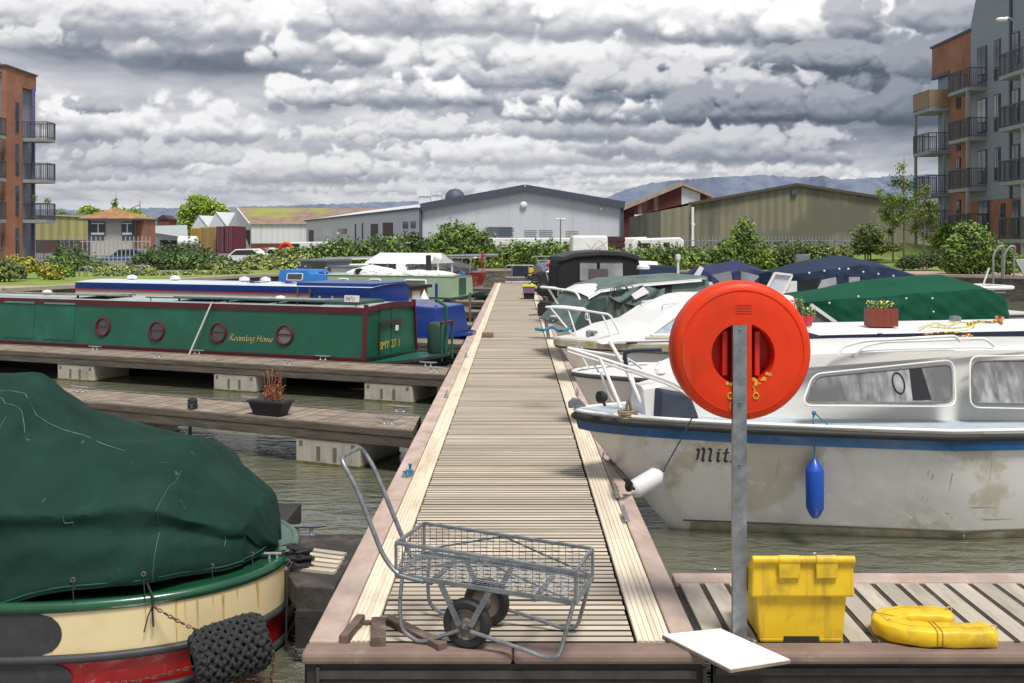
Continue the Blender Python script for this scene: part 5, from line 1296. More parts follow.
hf = Fr((-2.9,41.5), 158); ht = hf.thing('houseboat', 'shabby white sided houseboat with a gabled shelter and heaped white sheets', 'boat')
ht.scale = (.72,1,.80)
b = B(); b.bb(0,9.6,-1.3,1.2,-.8,.15); b.build('hull', m_oldside, ht, bevel=.05)
b = B(); b.bb(4.3,7.3,-1.1,1.0,.15,1.18); b.build('cabin', m_white, ht); b = B(); b.bb(6.9,7.32,1.0,1.02,.2,1.15); b.bb(4.5,4.7,1.0,1.02,.2,1.15); b.build('timber_panel', m_old, ht)
b = B(); b.bb(7.33,9.2,-1.0,.8,.15,1.45); b.build('hut', m_galvd, ht); b = B(); b.bb(7.2,9.3,-1.1,.95,1.46,1.60); b.bb(4.2,7.1,-1.15,1.1,1.182,1.25); b.build('flat_roof', m_galv, ht, bevel=.03)
b = B(); b.bb(7.5,8.4,.79,.81,.95,1.35); b.build('window', m_glass, ht)
b = B(); b.hexa([(.3,-1.2,1.42),(4.4,-1.2,1.42),(4.4,1.3,1.42),(.3,1.3,1.42),(.3,-.02,1.95),(4.4,-.02,1.95),(4.4,.0,1.95),(.3,.0,1.95)]); b.build('gabled_roof', m_white, ht)
b = B()
for x_ in (.4,1.7,3.0,4.2):
    for y_ in (-1.1,1.1): b.bar((x_,y_,.15),(x_,y_,1.42),.07,.07)
b.build('post', m_white, ht)
b = B(); b.bb(2.6,4.25,1.02,1.05,.15,1.40); b.bb(.5,.55,-1.0,1.0,.15,1.1); b.build('tarp_wall', m_galvd, ht)
b = B(); drape(b, [(.2,.3,.15,.3,.35),(.9,1.1,.15,.5,1.0),(1.6,1.25,.15,.6,1.35),(2.8,1.2,.15,.5,.9),(4.2,1.1,.15,.4,.7)], .09, nx=40, seed=9); b.build('heaped_sheet', m_white, ht)

rf = Fr((.15-1.5,45.5), 158); rt_ = rf.thing('yacht', 'red hulled yacht with its white mast lowered along the deck', 'boat')
m_redh = M('red_hull', (.36,.03,.03), .4, var=.15, coat=.3)
b = B(); sp_ = hull(b, 9, 1.3, lambda u: .55+.1*(1-u), n=20, full=.3); b.build('hull', m_redh, rt_); b = B(); deckfill(b, sp_, 0); b.build('deck', m_gel, rt_)
b = B(); extr(b, [(1.5,.5),(7.5,.5),(7.3,.95),(4,1.05),(2.2,.9)], .9,.7,.5,1.05); b.build('cabin', m_gel, rt_, bevel=.04)
b = B(); b.tube([(-.6,.1,1.42),(8.5,.1,1.20)], .07, 8); b.build('lowered_mast', m_steel, rt_)
b = B(); drape(b, [(.6,.3,.7,.8,.9),(1.5,.9,.65,.9,1.15),(3.6,.9,.65,.95,1.2),(4.5,.5,.8,.9,1.0)], .05, nx=30, seed=3); b.build('sail_cover', M('slate_cover',(.07,.075,.085),.8), rt_)
b = B()
for y_ in (-.8,.8): b.tube(fillet([(.5,y_,.6),(.4,y_,1.3),(1.6,y_,1.3),(1.7,y_,.6)],.2), .03, 6)
b.tube([(.4,-.8,1.3),(.4,.8,1.3)], .03, 6); b.build('guard_rail', m_steel, rt_)
b = B(); b.poly([(.1,.3,.95),(.1,.0,1.5),(.12,.3,1.6),(.1,.5,1.15)]); b.tube([(.1,.3,.6),(.1,.3,1.6)],.02,5); b.build('red_flag', m_redh, rt_)

df = Fr((-1.62,26.2), 120); dt_ = df.thing('dinghy', 'black inflatable dinghy propped on its side on a left finger pontoon', 'dinghy')
b = B(); ring = [Vector((.42*cos(a_), .15, .20+.30*sin(a_))) for a_ in [2*pi*i/24 for i in range(24)]]
b.tube(ring, .09, 10, closed=True); b.build('tube', m_rubber, dt_); b = B(); b.poly([Vector((q.x*.9,.16,.20+(q.z-.20)*.9)) for q in ring]); b.build('floor', m_galvd, dt_)
b = B(); b.bb(-.03,.03,-.03,.03,-.1,.75); o = b.build('wooden_post', m_off, bevel=.005); g = G(470,322,0); o.location = (g.x,g.y-.0,0); tag(o, 'short brown wooden post standing on a finger end left of the jetty', 'post')

# ================================================================ right hand boats
# small white runabout behind the Mitzi
sf = Fr((.63,11.25), 12.); s_t = sf.thing('runabout', 'low white open runabout with a pale rim moored behind the blue banded cruiser', 'boat')
b = B(); sp_ = hull(b, 2.4, .72, lambda u: .575-.06*min(u,.5), zk=-.75, rake=.8, n=26, full=.4); b.build('hull', m_hullg, s_t, sharp=60)
b = B(); rail(b, sp_, .022, (0,0,-.01), .004, 8); b.build('rubbing_strake', m_greyp, s_t); b = B(); rail(b, sp_, .014, (0,0,.02), -.008, 8); b.build('gunwale', m_gel, s_t); b = B(); deckfill(b, sp_, .0); b.build('deck', m_gel, s_t)
b = B(); extr(b, [(.9,.55),(2.2,.5),(2.2,.76),(1.6,.78),(1.2,.62)], .5,.42,.5,.85); b.build('cuddy', m_gel, s_t, bevel=.03)
b = B(); b.lathe([(.04,0),(.07,.02),(.07,.06),(.035,.10),(.03,.13),(0,.14)], (.95,-.25,.575), n=14); b.build('vent', m_gel, s_t)
b = B(); pulp = [(.25,-.2,.60),(.08,-.12,.86),(.0,0,.90),(.08,.12,.86),(.25,.2,.60)]; b.tube(pulp, .012, 8, curve=4); b.build('bow_rail', m_steel, s_t)

# white cruiser with the long pulpit
cf = Fr((.585,14.8), 12.); c_t = cf.thing('cabin_cruiser', 'white cruiser with a tall bow rail, dirty rubbing band and raked side window', 'boat')
b = B(); sp_ = hull(b, 3.7, 1.2, lambda u: .63-.03*min(u,.5), zk=-.8, rake=.9, n=34, full=.42); b.build('hull', m_gel, c_t, sharp=60)
b = B(); rail(b, sp_, .07, (0,0,-.06), .006, h=.085); b.build('rubbing_strake', M('mossy_band',(.50,.46,.34),.7,var=.2,scale=3,dirt=((.26,.23,.08),4,.45,.7)), c_t)
b = B(); rail(b, sp_, .014, (0,0,-.125), .03, 6); b.build('strake_edge', m_greyp, c_t)
b = B(); deckfill(b, sp_, .0); b.build('deck', m_gel, c_t)
CW0, CW1 = .88,.66
def on2(fr, px, py, w0, w1, z0, z1):
    x_, z_ = fr.hit(px,py,-w0)
    for _ in range(4): x_, z_ = fr.hit(px,py,-(w0+(w1-w0)*(z_-z0)/(z1-z0)))
    return (x_,z_)
pr_ = [on2(cf,*q,CW0,CW1,.6,1.2) for q in ((600,336),(625,332),(652,325),(668,312),(697,298),(710,296),(760,296))]
pr_ = [(pr_[0][0],.60)]+pr_[1:-1]+[(3.5,pr_[-1][1]),(3.6,.6)]
b = B(); extr(b, pr_, CW0, CW1, .6, 1.2); cab_ = b.build('cabin', m_gel, c_t, bevel=.05)
f_ = sidecut(-1,CW0,CW1,.6,1.2); wp = [on2(cf,*q,CW0,CW1,.6,1.2) for q in ((650,335),(680,313),(745,312),(745,335))]
window(cab_, wp, f_, m_gel, M('pale_blue_curtain_glass',(.42,.50,.58),.15,var=.25,scale=6,st=(3,3,.4),coat=.6), .04,.02,.008)
for (x0_,x1_,y0_) in ((.95,1.35,.0),(1.75,2.1,-.25)): b = B(); b.box(((x0_+x1_)/2,y0_,.645+(x0_ > 1.2)*.0),(x1_-x0_,.42,.04)); b.build('deck_hatch', m_greyp if x0_ < 1.2 else m_deckblue, c_t, bevel=.01)
b = B()
for yy in (-.55,.55): b.tube([(pr_[3][0],yy*.85,pr_[3][1]+.02),(pr_[3][0]+.02,yy*.85,pr_[3][1]+.08),(3.2,yy*.85,pr_[-2][1]+.08),(3.25,yy*.85,pr_[-2][1]+.02)], .014, 6)
b.build('grab_rail', m_steel, c_t)
b = B(); b.bar(f_(pr_[1][0],.62,.004),f_(3.4,.62,.004),.012,.03); b.build('grey_line', m_greyp, cab_)
b = B(); q = B(); q.box((.55,0,.68),(.16,.10,.08)); q.tube([(.55,-.14,.70),(.55,.14,.70)],.025,8); q.build('windlass', m_galvd, c_t, bevel=.01)
b = B(); q0, q1 = on2(cf,645,337,CW0,CW1,.6,1.2), on2(cf,760,336.5,CW0,CW1,.6,1.2); b.bar(f_(*q0,.02),f_(*q1,.02),.015,.02); b.build('tan_line', m_creamp, cab_)
def CL(px,py,y): x_, z_ = cf.hit(px,py,y); return Vector((x_,y,z_))
b = B()
tp = [CL(546,307,0.0),CL(570,308.5,-.25),CL(600,313,-.55),CL(609,315,-.62),CL(614,322,-.68),CL(622,338,-.75)]
b.tube(tp, .016, 8, curve=3); b.tube([Vector((q.x,-q.y,q.z)) for q in tp], .016, 8, curve=3)
b.tube([CL(602,314,-.56), CL(612,337,-.66)], .014, 8); b.tube([CL(550,307,-.05),CL(562,322,-.15),CL(574,336,-.3)], .014, 8); b.tube([CL(568,309,-.22),CL(577,337,-.36)], .012, 8)
b.build('pulpit', m_whiterail, c_t)
b = B(); b.tube([CL(587,312,-.4)+Vector((.03*cos(2*pi*j/8),0,-.06+.05*sin(2*pi*j/8))) for j in range(8)], .012, 6, closed=True); b.build('shackle', m_steel, c_t)

# cruiser under torn grey green canvas
tf_ = Fr((.60,17.8), 12.); t_t = tf_.thing('cabin_cruiser', 'white cruiser whose torn grey green canvas hangs open over the windscreen', 'boat')
b = B(); sp_ = hull(b, 4.6, 1.25, lambda u: .72, zk=-.8, rake=.7, n=30, full=.35); b.build('hull', m_gel, t_t, sharp=60); b = B(); deckfill(b, sp_, .0); b.build('deck', m_gel, t_t)
b = B(); rail(b, sp_, .03, (0,0,-.03), .01, 8); b.build('rubbing_strake', m_galvd, t_t)
TW0,TW1 = 1.0,.85
def tp_(px,py): return on2(tf_,px,py,TW0,TW1,.7,1.5)
pr_ = [tp_(*q) for q in ((566,336),(574,318),(590,296),(601,288),(626,281),(660,279),(700,276))]; pr_[0] = (pr_[0][0],.6)
pr_ += [(pr_[-1][0]+.15,pr_[-1][1]),(pr_[-1][0]+.3,.6)]
m_tcan = M('grey_green_canvas', (.10,.14,.13), .75, var=.3, scale=3, dirt=((.16,.20,.19),4,.5,.8), bump=.6, bs=6, bst=(1,1,1), bd=.03)
m_tglass = M('green_clear_panel', (.035,.06,.052), .2, var=.35, scale=3, coat=.4)
b = B(); extr(b, pr_, TW0, TW1, .7, 1.5); cab_ = b.build('canopy', m_tcan, t_t, bevel=.04)
f_ = sidecut(-1,TW0,TW1,.7,1.5)
b = B(); b.poly([f_(*tp_(*q),.012) for q in ((570,334),(581,312),(592,299),(606,297),(604,334))]); b.build('clear_panel', m_tglass, cab_)
b = B(); b.poly([f_(*tp_(*q),.012) for q in ((655,284),(672,281),(671,300),(658,300))]); b.build('dark_opening', m_blk, cab_)
b = B(); q = [tp_(*k) for k in ((588,297),(600,290),(640,284),(700,279))]
b.loft([[Vector((x,y_,z+.05*(1-(y_/.95)**2))) for y_ in [-.95+.19*j for j in range(11)]] for x,z in q+[(q[-1][0]+.1,q[-1][1])]]); b.loft([[Vector((x,-.955,z-.04)) for x,z in q],[Vector((x,-.945,z+.0)) for x,z in q]]); b.build('hard_top', m_gel, t_t)
# hanging torn flap: gathered cloth from the roof edge to the deck
b = B(); rings = []
top_ = [(608,289),(616,287),(630,286),(645,285)]; bot_ = [(599,335),(612,334),(636,330),(656,312)]
for i in range(17):
    t = i/16; ring = []
    for j in range(33):
        u = j/32; a_ = u*3; k_ = min(2,int(a_)); fu = a_-k_
        tx_ = top_[k_][0]+(top_[k_+1][0]-top_[k_][0])*fu; ty_ = top_[k_][1]+(top_[k_+1][1]-top_[k_][1])*fu
        bx_ = bot_[k_][0]+(bot_[k_+1][0]-bot_[k_][0])*fu; by_ = bot_[k_][1]+(bot_[k_+1][1]-bot_[k_][1])*fu
        gx = 612+(tx_-612)*(t*.0+.55) ; px_ = gx+(bx_-gx)*t**.9; py_ = ty_+(by_-ty_)*t
        p_ = f_(*tp_(px_,py_), .05+.035*sin(u*26+t*2)*(.3+t)+.02*sin(u*51)); ring.append(p_)
    rings.append(ring)
b.loft(rings); b.build('torn_flap', M('mottled_canvas',(.085,.10,.092),.85,var=.5,scale=9,st=(1,1,.3),bump=.6,bs=20), t_t, sharp=80)
b = B(); rings = []
for i in range(9):
    t = i/8; rings.append([f_(*tp_(616+u*48*1.0-(8*t), 287+t*(9+22*u)+2*sin(u*9)), .09+.05*sin(u*18+t*5)) for u in [j/20 for j in range(21)]])
b.loft(rings); b.build('hanging_canvas', m_tcan, t_t, sharp=80)
b = B(); b.poly([f_(*tp_(*q),.17) for q in ((628,294),(640,286),(646,292),(632,299))]); b.build('paper_sheet', m_white, t_t)
b = B(); b.lathe([(.12,0),(.12,.05),(.05,.09),(0,.1)], (pr_[5][0],0,1.55), n=12); b.build('roof_vent', m_gel, t_t)
b = B()
TL = lambda px,py,y: Vector((tf_.hit(px,py,y)[0],y,tf_.hit(px,py,y)[1]))
q = [TL(541,287,0),TL(558,289,-.3),TL(575,292,-.6),TL(580,300,-.75)]; b.tube(q,.02,8,curve=3); b.tube([Vector((p_.x,-p_.y,p_.z)) for p_ in q],.02,8,curve=3); b.tube([TL(548,288,-.1),TL(558,304,-.25)],.018,8); b.build('pulpit', m_whiterail, t_t)

# cruiser with the tall black canopy
kf = Fr((.95,25.6), 12.); k_t = kf.thing('cabin_cruiser', 'cruiser enclosed by a tall black canopy with two pale clear windows', 'boat')
b = B(); sp_ = hull(b, 3.3, 1.3, lambda u: .6, zk=-.8, rake=.5, n=26, full=.3); b.build('hull', m_gel, k_t, sharp=60); b = B(); deckfill(b, sp_, .0); b.build('deck', m_gel, k_t)
def kp(px,py,y=-1.1): return kf.hit(px,py,y)
xl, xr = kp(558,300)[0], kp(640,300)[0]; 
b = B(); rings = []
for s_ in (-1,1):
    pass
prf = [kp(*q) for q in ((556,304),(558,266),(560,258),(575,253.5),(600,251.5),(622,252.5),(636,256),(640,261),(641,296))]
b.prism(prf, lambda x,z: Vector((x,-1.12,z)), lambda x,z: Vector((x,-.10,z))); ca_ = b.build('canopy', m_blk, k_t, bevel=.08)
b = B(); q = [kp(*q_) for q_ in ((559.5,262),(575,257.5),(600,255.5),(622,256.5),(638,260.5))]; q2 = [(x,z+.14) for x,z in q]
b.prism(q+q2[::-1], lambda x,z: Vector((x,-1.17,z)), lambda x,z: Vector((x,-.05,z))); b.build('top_band', m_greyp, ca_, bevel=.03)
m_clear = M('clear_plastic', (.30,.31,.33), .2, var=.35, scale=1.2, coat=.6)
for a_ in ((579,262,597,281),(599,262,623,281)):
    w_ = [kp(a_[0],a_[3]),kp(a_[0],a_[1]),kp(a_[2],a_[1]),kp(a_[2],a_[3])]; window(ca_, w_, lambda x,z,l=0: Vector((x,-1.125-l,z)), m_blk, m_clear, .04, .015, .004)
b = B(); q = [kp(589,279,-1.15),kp(589,269,-1.15),kp(608,269,-1.15),kp(608,279,-1.15)]; b.prism(q, lambda x,z: Vector((x,-1.16,z)), lambda x,z: Vector((x,-1.14,z))); b.build('window_blind', M('mauve_blind',(.10,.075,.09),.7), ca_)

# folded screens and awnings further out
def canopy_boat(fr, label, mcan, hullz, secs, L=6.5, x0=0, wins=(), screen=None, cross=None, extra=None):
    t = fr.thing('canopied_cruiser', label, 'boat'); b = B(); sp_ = hull(b, L, 1.15, lambda u: hullz, zk=-.8, rake=.5, n=26, full=.3); b.build('hull', m_gel, t, sharp=60)
    b = B(); deckfill(b, sp_, .0); b.build('deck', m_gel, t); b = B(); rail(b, sp_, .03, (0,0,-.05), .01, 6); b.build('rubbing_strake', m_greyp, t)
    b = B(); drape(b, secs, .018, nx=80, seed=len(label), crown=1.05, top=.45, sub=30, folds=.03); co_ = b.build('canopy', mcan, t, sharp=28)
    return t, co_
m_nvc = M('navy_canopy', (.018,.022,.085), .7, var=.25, scale=3, bump=.3, bs=6, bd=.02)
m_slc = M('slate_blue_canopy', (.024,.038,.072), .85, spec=.2, var=.15, scale=1, bump=.3, bs=6, bd=.02)
m_grc = M('green_canopy', (.005,.070,.037), .8, spec=.2, var=.15, scale=.8, bump=.35, bs=7, bst=(1,1,.3), bd=.02)
def secs_px(fr, pts, w, hem):              # canopy ridge traced on the centre plane, shoulders on the near side
    out = []
    for (px, yr, ys) in pts:
        x_, zr = fr.hit(px, yr, -.15); _, zsh = fr.hit(px, ys, -w*.9); out.append([x_, w, hem, min(zsh, zr-.02), zr])
    out.sort()
    for k in (0,1): out[k][1] *= (.45,.85)[k]; out[-1-k][1] *= (.45,.85)[k]
    return out
studs = lambda pts, fr, y: None
nf = Fr((3.6,23.0), 12.)
n_t, n_c = canopy_boat(nf, 'cruiser with a bright navy canopy and see-through panels left of the slate one', m_nvc, .62, secs_px(nf, [(691,277,284),(700,266,276),(718,264,272),(738,260,268),(755,266,273),(772,272,278)], 1.05, .80))
def decal(parent, fr, pts, y, mat, name, lift=.0):
    b = B(); q = [Vector((fr.hit(px,py,y)[0], y-lift, fr.hit(px,py,y)[1])) for px,py in pts]; b.prism([(p_.x,p_.z) for p_ in q], lambda x,z: Vector((x,y-lift,z)), lambda x,z: Vector((x,y-lift+.01,z))); return b.build(name, mat, parent)
for q in ([(712,275),(731,271),(733,284),(722,284)],[(741,271),(760,276),(752,284),(741,284)]): decal(n_c, nf, q, -1.10, m_clear, 'clear_panel')
decal(n_t, nf, [(688,284),(700,266),(704,268),(694,288)], -.6, m_gel, 'windscreen'); decal(n_t, nf, [(684,300),(690,280),(712,282),(722,300)], -.9, m_gel, 'cabin_side')
b = B(); b.tube([nf_ := Vector((nf.hit(678,290,-.3)[0],-.3,.9)), nf_+Vector((0,0,.72))], .03, 8); b.lathe([(.05,0),(.06,.05),(.06,.12),(0,.14)], nf_+Vector((0,0,.72)), n=10); b.build('mast_lamp', m_gel, n_t)
gf2 = Fr((4.4,20.6), 12.)
g_t, g_c = canopy_boat(gf2, 'cruiser with a wide slate blue canopy and leaning pale windscreen', m_slc, .55, secs_px(gf2, [(772,272,275),(790,266,272),(812,260,268),(838,255.5,264),(848,256,265),(870,260,268),(895,268,275),(908,275,279)], 1.1, .72))
for q in ([(822,280),(836,277),(837,288),(817,290)],[(849,277),(860,277),(860,284),(849,286)]): decal(g_c, gf2, q, -1.16, m_clear, 'clear_panel')
decal(g_c, gf2, [(800,280),(820,278),(812,292),(803,290)], -1.15, m_blk, 'dark_opening')
decal(g_t, gf2, [(767,288),(775,273),(792,275),(782,297)], -1.0, M('silvered_screen',(.60,.63,.66),.25,var=.1,coat=.4), 'windscreen')
b = B(); q = [Vector((gf2.hit(px,py,-1.03)[0],-1.03,gf2.hit(px,py,-1.03)[1])) for px,py in ((767,288),(775,273),(792,275),(782,297))]
for i in range(4): b.bar(q[i],q[(i+1)%4],.04,.04)
b.build('screen_frame', m_gel, g_t)
decal(g_t, gf2, [(784,297),(787,281),(797,281),(797,297)], -.95, m_gel, 'locker')
b = B()
for px,py in ((809,273),(824,271),(839,269),(848,269),(863,272),(878,274),(893,276)):
    x_, z_ = gf2.hit(px,py,-1.08); b.ball((x_,-1.09,z_), .022, 8, 5)
b.build('fastener', m_white, g_c)
ef = Fr((4.1,15.9), 12.)
e_t, e_c = canopy_boat(ef, 'cruiser shrouded in a sagging bright green tarpaulin behind the white roofed narrowboat', m_grc, .62, secs_px(ef, [(792,299,301),(815,293,299),(850,284,296),(885,278.5,292),(905,277,291),(925,275.5,290),(945,274.5,288),(955,277,290),(968,285,296),(978,298,306),(984,311,316)], 1.15, .66), L=8.2)
b = B()
for px,py in ((829,303),(858,296.5),(906,298.5),(932,298.5),(933,312)):
    x_, z_ = ef.hit(px,py,-1.14); b.ball((x_,-1.15,z_), .017, 8, 5)
b.build('fastener', m_white, e_c)
decal(e_t, ef, [(984,297),(998,300),(1008,318),(990,318)], -.9, m_gel, 'stern_quarter')
b = B(); x_, z_ = ef.hit(984,288,0); b.tube(fillet([(x_-.45,-.4,z_-.15),(x_-.4,-.4,z_+.02),(x_+.35,-.3,z_+.02),(x_+.4,.5,z_+.02),(x_-.4,.5,z_+.02),(x_-.45,.5,z_-.15)],.1), .03, 8); b.build('push_rail', m_whiterail, e_t)
b = B(); x_, z_ = ef.hit(981,285,0); x2, z2 = ef.hit(989,268,0); b.tube([(x_,0,z_-.1),(x2,0,z2)], .014, 6); b.build('aerial', m_white, e_t)
decal(e_t, ef, [(803,323),(811,305),(838,323)], -1.17, m_galvd, 'cabin_window'); b = B(); q = [Vector((ef.hit(px,py,-1.19)[0],-1.19,ef.hit(px,py,-1.19)[1])) for px,py in ((811,305),(838,324))]; b.bar(q[0],q[1],.03,.05); b.build('window_frame', m_gel, e_t)

# narrowboat with white roof and navy side (between the green cruiser and the Mitzi)
vf = Fr((2.7,12.52), 12.)
v_t, fv, vro, _ = narrowboat(vf, 'narrowboat', 'white roofed navy sided narrowboat carrying flower pots and coiled rope', 13, .75, 12, .93, [m_navy], zg=.05, roofm=m_white, camber=.03, endm=m_navy, hullm=m_greyp, trim=m_navy, S=-1)
b = B(); b.bb(1.0,11.8,-.93,-.905,.70,.74); b.build('coach_line', m_bluen, v_t)
def roofpt(px,py,z=.985): x_, y_ = vf.top(px,py,z); return vf.thing, x_, y_
def vworld(px,py,z): g = G(px,py,z); return Vector((g.x,g.y,z))
def flowers(name, label, pos, potbuild, n, spread, hgt, cols, petals=None):
    t = thing(name, label, 'flower pot', pos); potbuild(t); random.seed(int(pos.x*100)); z0 = potbuild.h
    b = B()
    for i in range(n):
        x_, y_ = random.uniform(-1,1)*spread[0], random.uniform(-1,1)*spread[1]; hh = z0+random.random()**1.5*hgt
        c_ = Vector((x_,y_,hh)); r_ = random.uniform(.010,.022); nrm = Vector((random.gauss(0,1),random.gauss(0,1),1+random.random())).normalized(); a_ = nrm.orthogonal().normalized(); w_ = nrm.cross(a_)
        b.mi = random.choices(range(len(cols)), weights=[3]+[1]*(len(cols)-1))[0]
        b.poly([c_+a_*r_, c_+w_*r_*.7, c_-a_*r_, c_-w_*r_*.7])
    for i in range(14): x_, y_ = random.uniform(-1,1)*spread[0], random.uniform(-1,1)*spread[1]; b.mi = 0; b.tube([(x_,y_,z0),(x_*1.2,y_*1.2,z0+hgt*random.uniform(.5,1.5))], .002, 3)
    b.build('flowers', cols, t)
m_leaf = M('pot_leaf', (.10,.20,.03), .7, var=.3, island=.4); m_yf = M('yellow_petals', (.75,.60,.05), .6, island=.2); m_rf = M('red_petals', (.60,.03,.04), .6); m_wf = M('white_petals', (.8,.75,.72), .6)
m_terr = M('red_brown_stain', (.20,.035,.018), .6, var=.15, scale=4, st=(1,1,4))
def boxpot(t):
    w_ = .175
    b = B(); b.bb(-w_,w_,-.12,.12,.0,.225)
    for x_ in (-.09,0,.09): b.bb(x_-.004,x_+.004,-.123,-.119,.01,.22)
    b.build('planter_box', m_terr, t, bevel=.006); b = B(); b.bb(-w_+.02,w_-.02,-.10,.10,.22,.228); b.build('soil', m_dark, t)
boxpot.h = .22
def roundpot(mat):
    def f(t): b = B(); b.lathe([(.045,0),(.065,.10),(.072,.11),(.072,.13),(.06,.13),(.0,.12)], (0,0,0), n=16); b.build('pot', mat, t)
    f.h = .12; return f
flowers('flower_box', 'square red brown flower box with yellow pansies on the white narrowboat roof', vworld(881,326,.985), boxpot, 260, (.15,.10), .10, [m_leaf,m_yf,m_yf,m_wf])
flowers('flower_pot', 'small red pot of white and green flowers close beside the lifebuoy housing', vworld(808,326,.985), roundpot(m_rf), 160, (.07,.06), .12, [m_leaf,m_wf,m_leaf,m_yf])
flowers('flower_pot', 'dark pot of pink flowers half hidden behind the lifebuoy housing', vworld(797,321,.985), roundpot(m_rubber), 200, (.08,.07), .18, [m_leaf,m_rf,m_wf,m_leaf])
m_mult = bpy.data.materials.new('multicolour_rope'); m_mult.use_nodes = True
def _m():
    N = m_mult.node_tree.nodes; L = m_mult.node_tree.links; tc = N.new('ShaderNodeTexCoord'); s = N.new('ShaderNodeSeparateXYZ'); L.new(tc.outputs['Object'], s.inputs[0])
    a = N.new('ShaderNodeMath'); a.operation = 'MULTIPLY'; L.new(s.outputs[0], a.inputs[0]); a.inputs[1].default_value = 9.; f = N.new('ShaderNodeMath'); f.operation = 'FRACT'; L.new(a.outputs[0], f.inputs[0])
    r = N.new('ShaderNodeValToRGB'); r.color_ramp.interpolation = 'CONSTANT'; L.new(f.outputs[0], r.inputs[0]); e = r.color_ramp.elements
    e[0].color = (.7,.5,.02,1); e[1].position = .35; e[1].color = (.03,.25,.08,1); k = e.new(.6); k.color = (.65,.04,.03,1); k = e.new(.85); k.color = (.04,.04,.05,1)
    L.new(r.outputs[0], N['Principled BSDF'].inputs['Base Color']); N['Principled BSDF'].inputs['Roughness'].default_value = .8
_m()
def lay(name, label, pts, r, mat):
    b = B(); q = [vworld(px,py,.995) for px,py in pts]; o0 = q[0].copy(); b.tube([p_-o0 for p_ in q], r, 6, curve=4); o = b.build(name, mat); o.location = o0; return tag(o, label, 'rope')
lay('rope', 'red yellow and green plaited rope looped on the white roof nearer the viewer', [(922,334),(935,337),(955,337),(970,334.5),(955,332.5),(935,333),(925,335.5),(948,339),(972,336)], .012, m_mult)
lay('rope', 'red yellow and green plaited rope curling along the far edge of the white roof', [(968,324),(978,321.5),(990,322),(1000,320),(1003,317.5),(996,317),(1002,323)], .016, m_mult)
lay('rope', 'pale yellow rope zigzagging across the white narrowboat roof', [(919,328),(935,323),(945,326),(960,322),(975,325),(955,328),(930,327)], .010, M('pale_yellow_rope',(.66,.52,.12),.8,var=.3,scale=40))
b = B(); q = vworld(955,321,.985); b.lathe([(.075,0),(.08,.04),(.07,.065),(0,.075)], (0,0,0), n=16); o = b.build('roof_light', m_galv, v_t); o.location = v_t.matrix_basis.inverted() @ q
b = B(); q = vworld(880,336,.975); b.bb(-.02,.02,-.02,.02,0,.03); o = b.build('roof_ring', m_greyp, v_t); o.location = v_t.matrix_basis.inverted() @ q
# bow of a white boat poking in at the right edge
wf_ = Fr((11.4,27.4), 100); w_t = wf_.thing('cabin_cruiser', 'white flared bow poking in at the right edge of the basin', 'boat')
b = B(); q = P(1015,262,24); w_t.matrix_basis = Matrix.Translation((q.x,q.y,0)) @ Matrix.Rotation(R(14),4,'Z'); sp_ = hull(b, 6, 1.1, lambda u: 1.62, zk=-.6, rake=1.6, n=20, full=.5, flare=.5); b.build('hull', m_gel, w_t, sharp=60); b = B(); deckfill(b, sp_, .0); b.build('deck', m_gel, w_t)
# ================================================================ foliage
def leafmat(name, col, trans=.25, isl=.32):
    col = tuple(c*1.45 for c in col)
    m = bpy.data.materials.new(name); m.use_nodes = True; N = m.node_tree.nodes; L = m.node_tree.links; b = N['Principled BSDF']
    tc = N.new('ShaderNodeTexCoord'); n = N.new('ShaderNodeTexNoise'); n.inputs['Scale'].default_value = .9; n.inputs['Detail'].default_value = 4; L.new(tc.outputs['Object'], n.inputs[0])
    g = N.new('ShaderNodeNewGeometry'); r = N.new('ShaderNodeMapRange'); L.new(n.outputs[0], r.inputs[0]); r.inputs[1].default_value = .35; r.inputs[2].default_value = .65
    mx = N.new('ShaderNodeMix'); mx.data_type = 'RGBA'; L.new(r.outputs[0], mx.inputs[0]); mx.inputs[6].default_value = (*[c*.62 for c in col],1); mx.inputs[7].default_value = (col[0]*1.5,col[1]*1.35,col[2]*1.1,1)
    r2 = N.new('ShaderNodeMapRange'); L.new(g.outputs['Random Per Island'], r2.inputs[0]); r2.inputs[3].default_value = 1-isl; r2.inputs[4].default_value = 1+isl*1.2
    v = N.new('ShaderNodeVectorMath'); v.operation = 'SCALE'; L.new(mx.outputs[2], v.inputs[0]); L.new(r2.outputs[0], v.inputs['Scale']); L.new(v.outputs[0], b.inputs['Base Color'])
    b.inputs['Roughness'].default_value = .6; b.inputs['Specular IOR Level'].default_value = .3
    return m
L_mid = leafmat('leaf_mid_green', (.095,.16,.035)); L_dark = leafmat('leaf_dark_green', (.050,.085,.030)); L_br = leafmat('leaf_bright_green', (.18,.28,.045)); L_yel = leafmat('leaf_yellow_green', (.22,.23,.045)); L_ol = leafmat('leaf_olive', (.095,.125,.040)); L_pale = leafmat('leaf_pale', (.17,.205,.075))
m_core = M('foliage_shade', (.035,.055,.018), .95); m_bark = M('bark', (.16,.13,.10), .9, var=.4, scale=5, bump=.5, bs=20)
m_flow = M('white_blossom', (.42,.42,.30), .8)
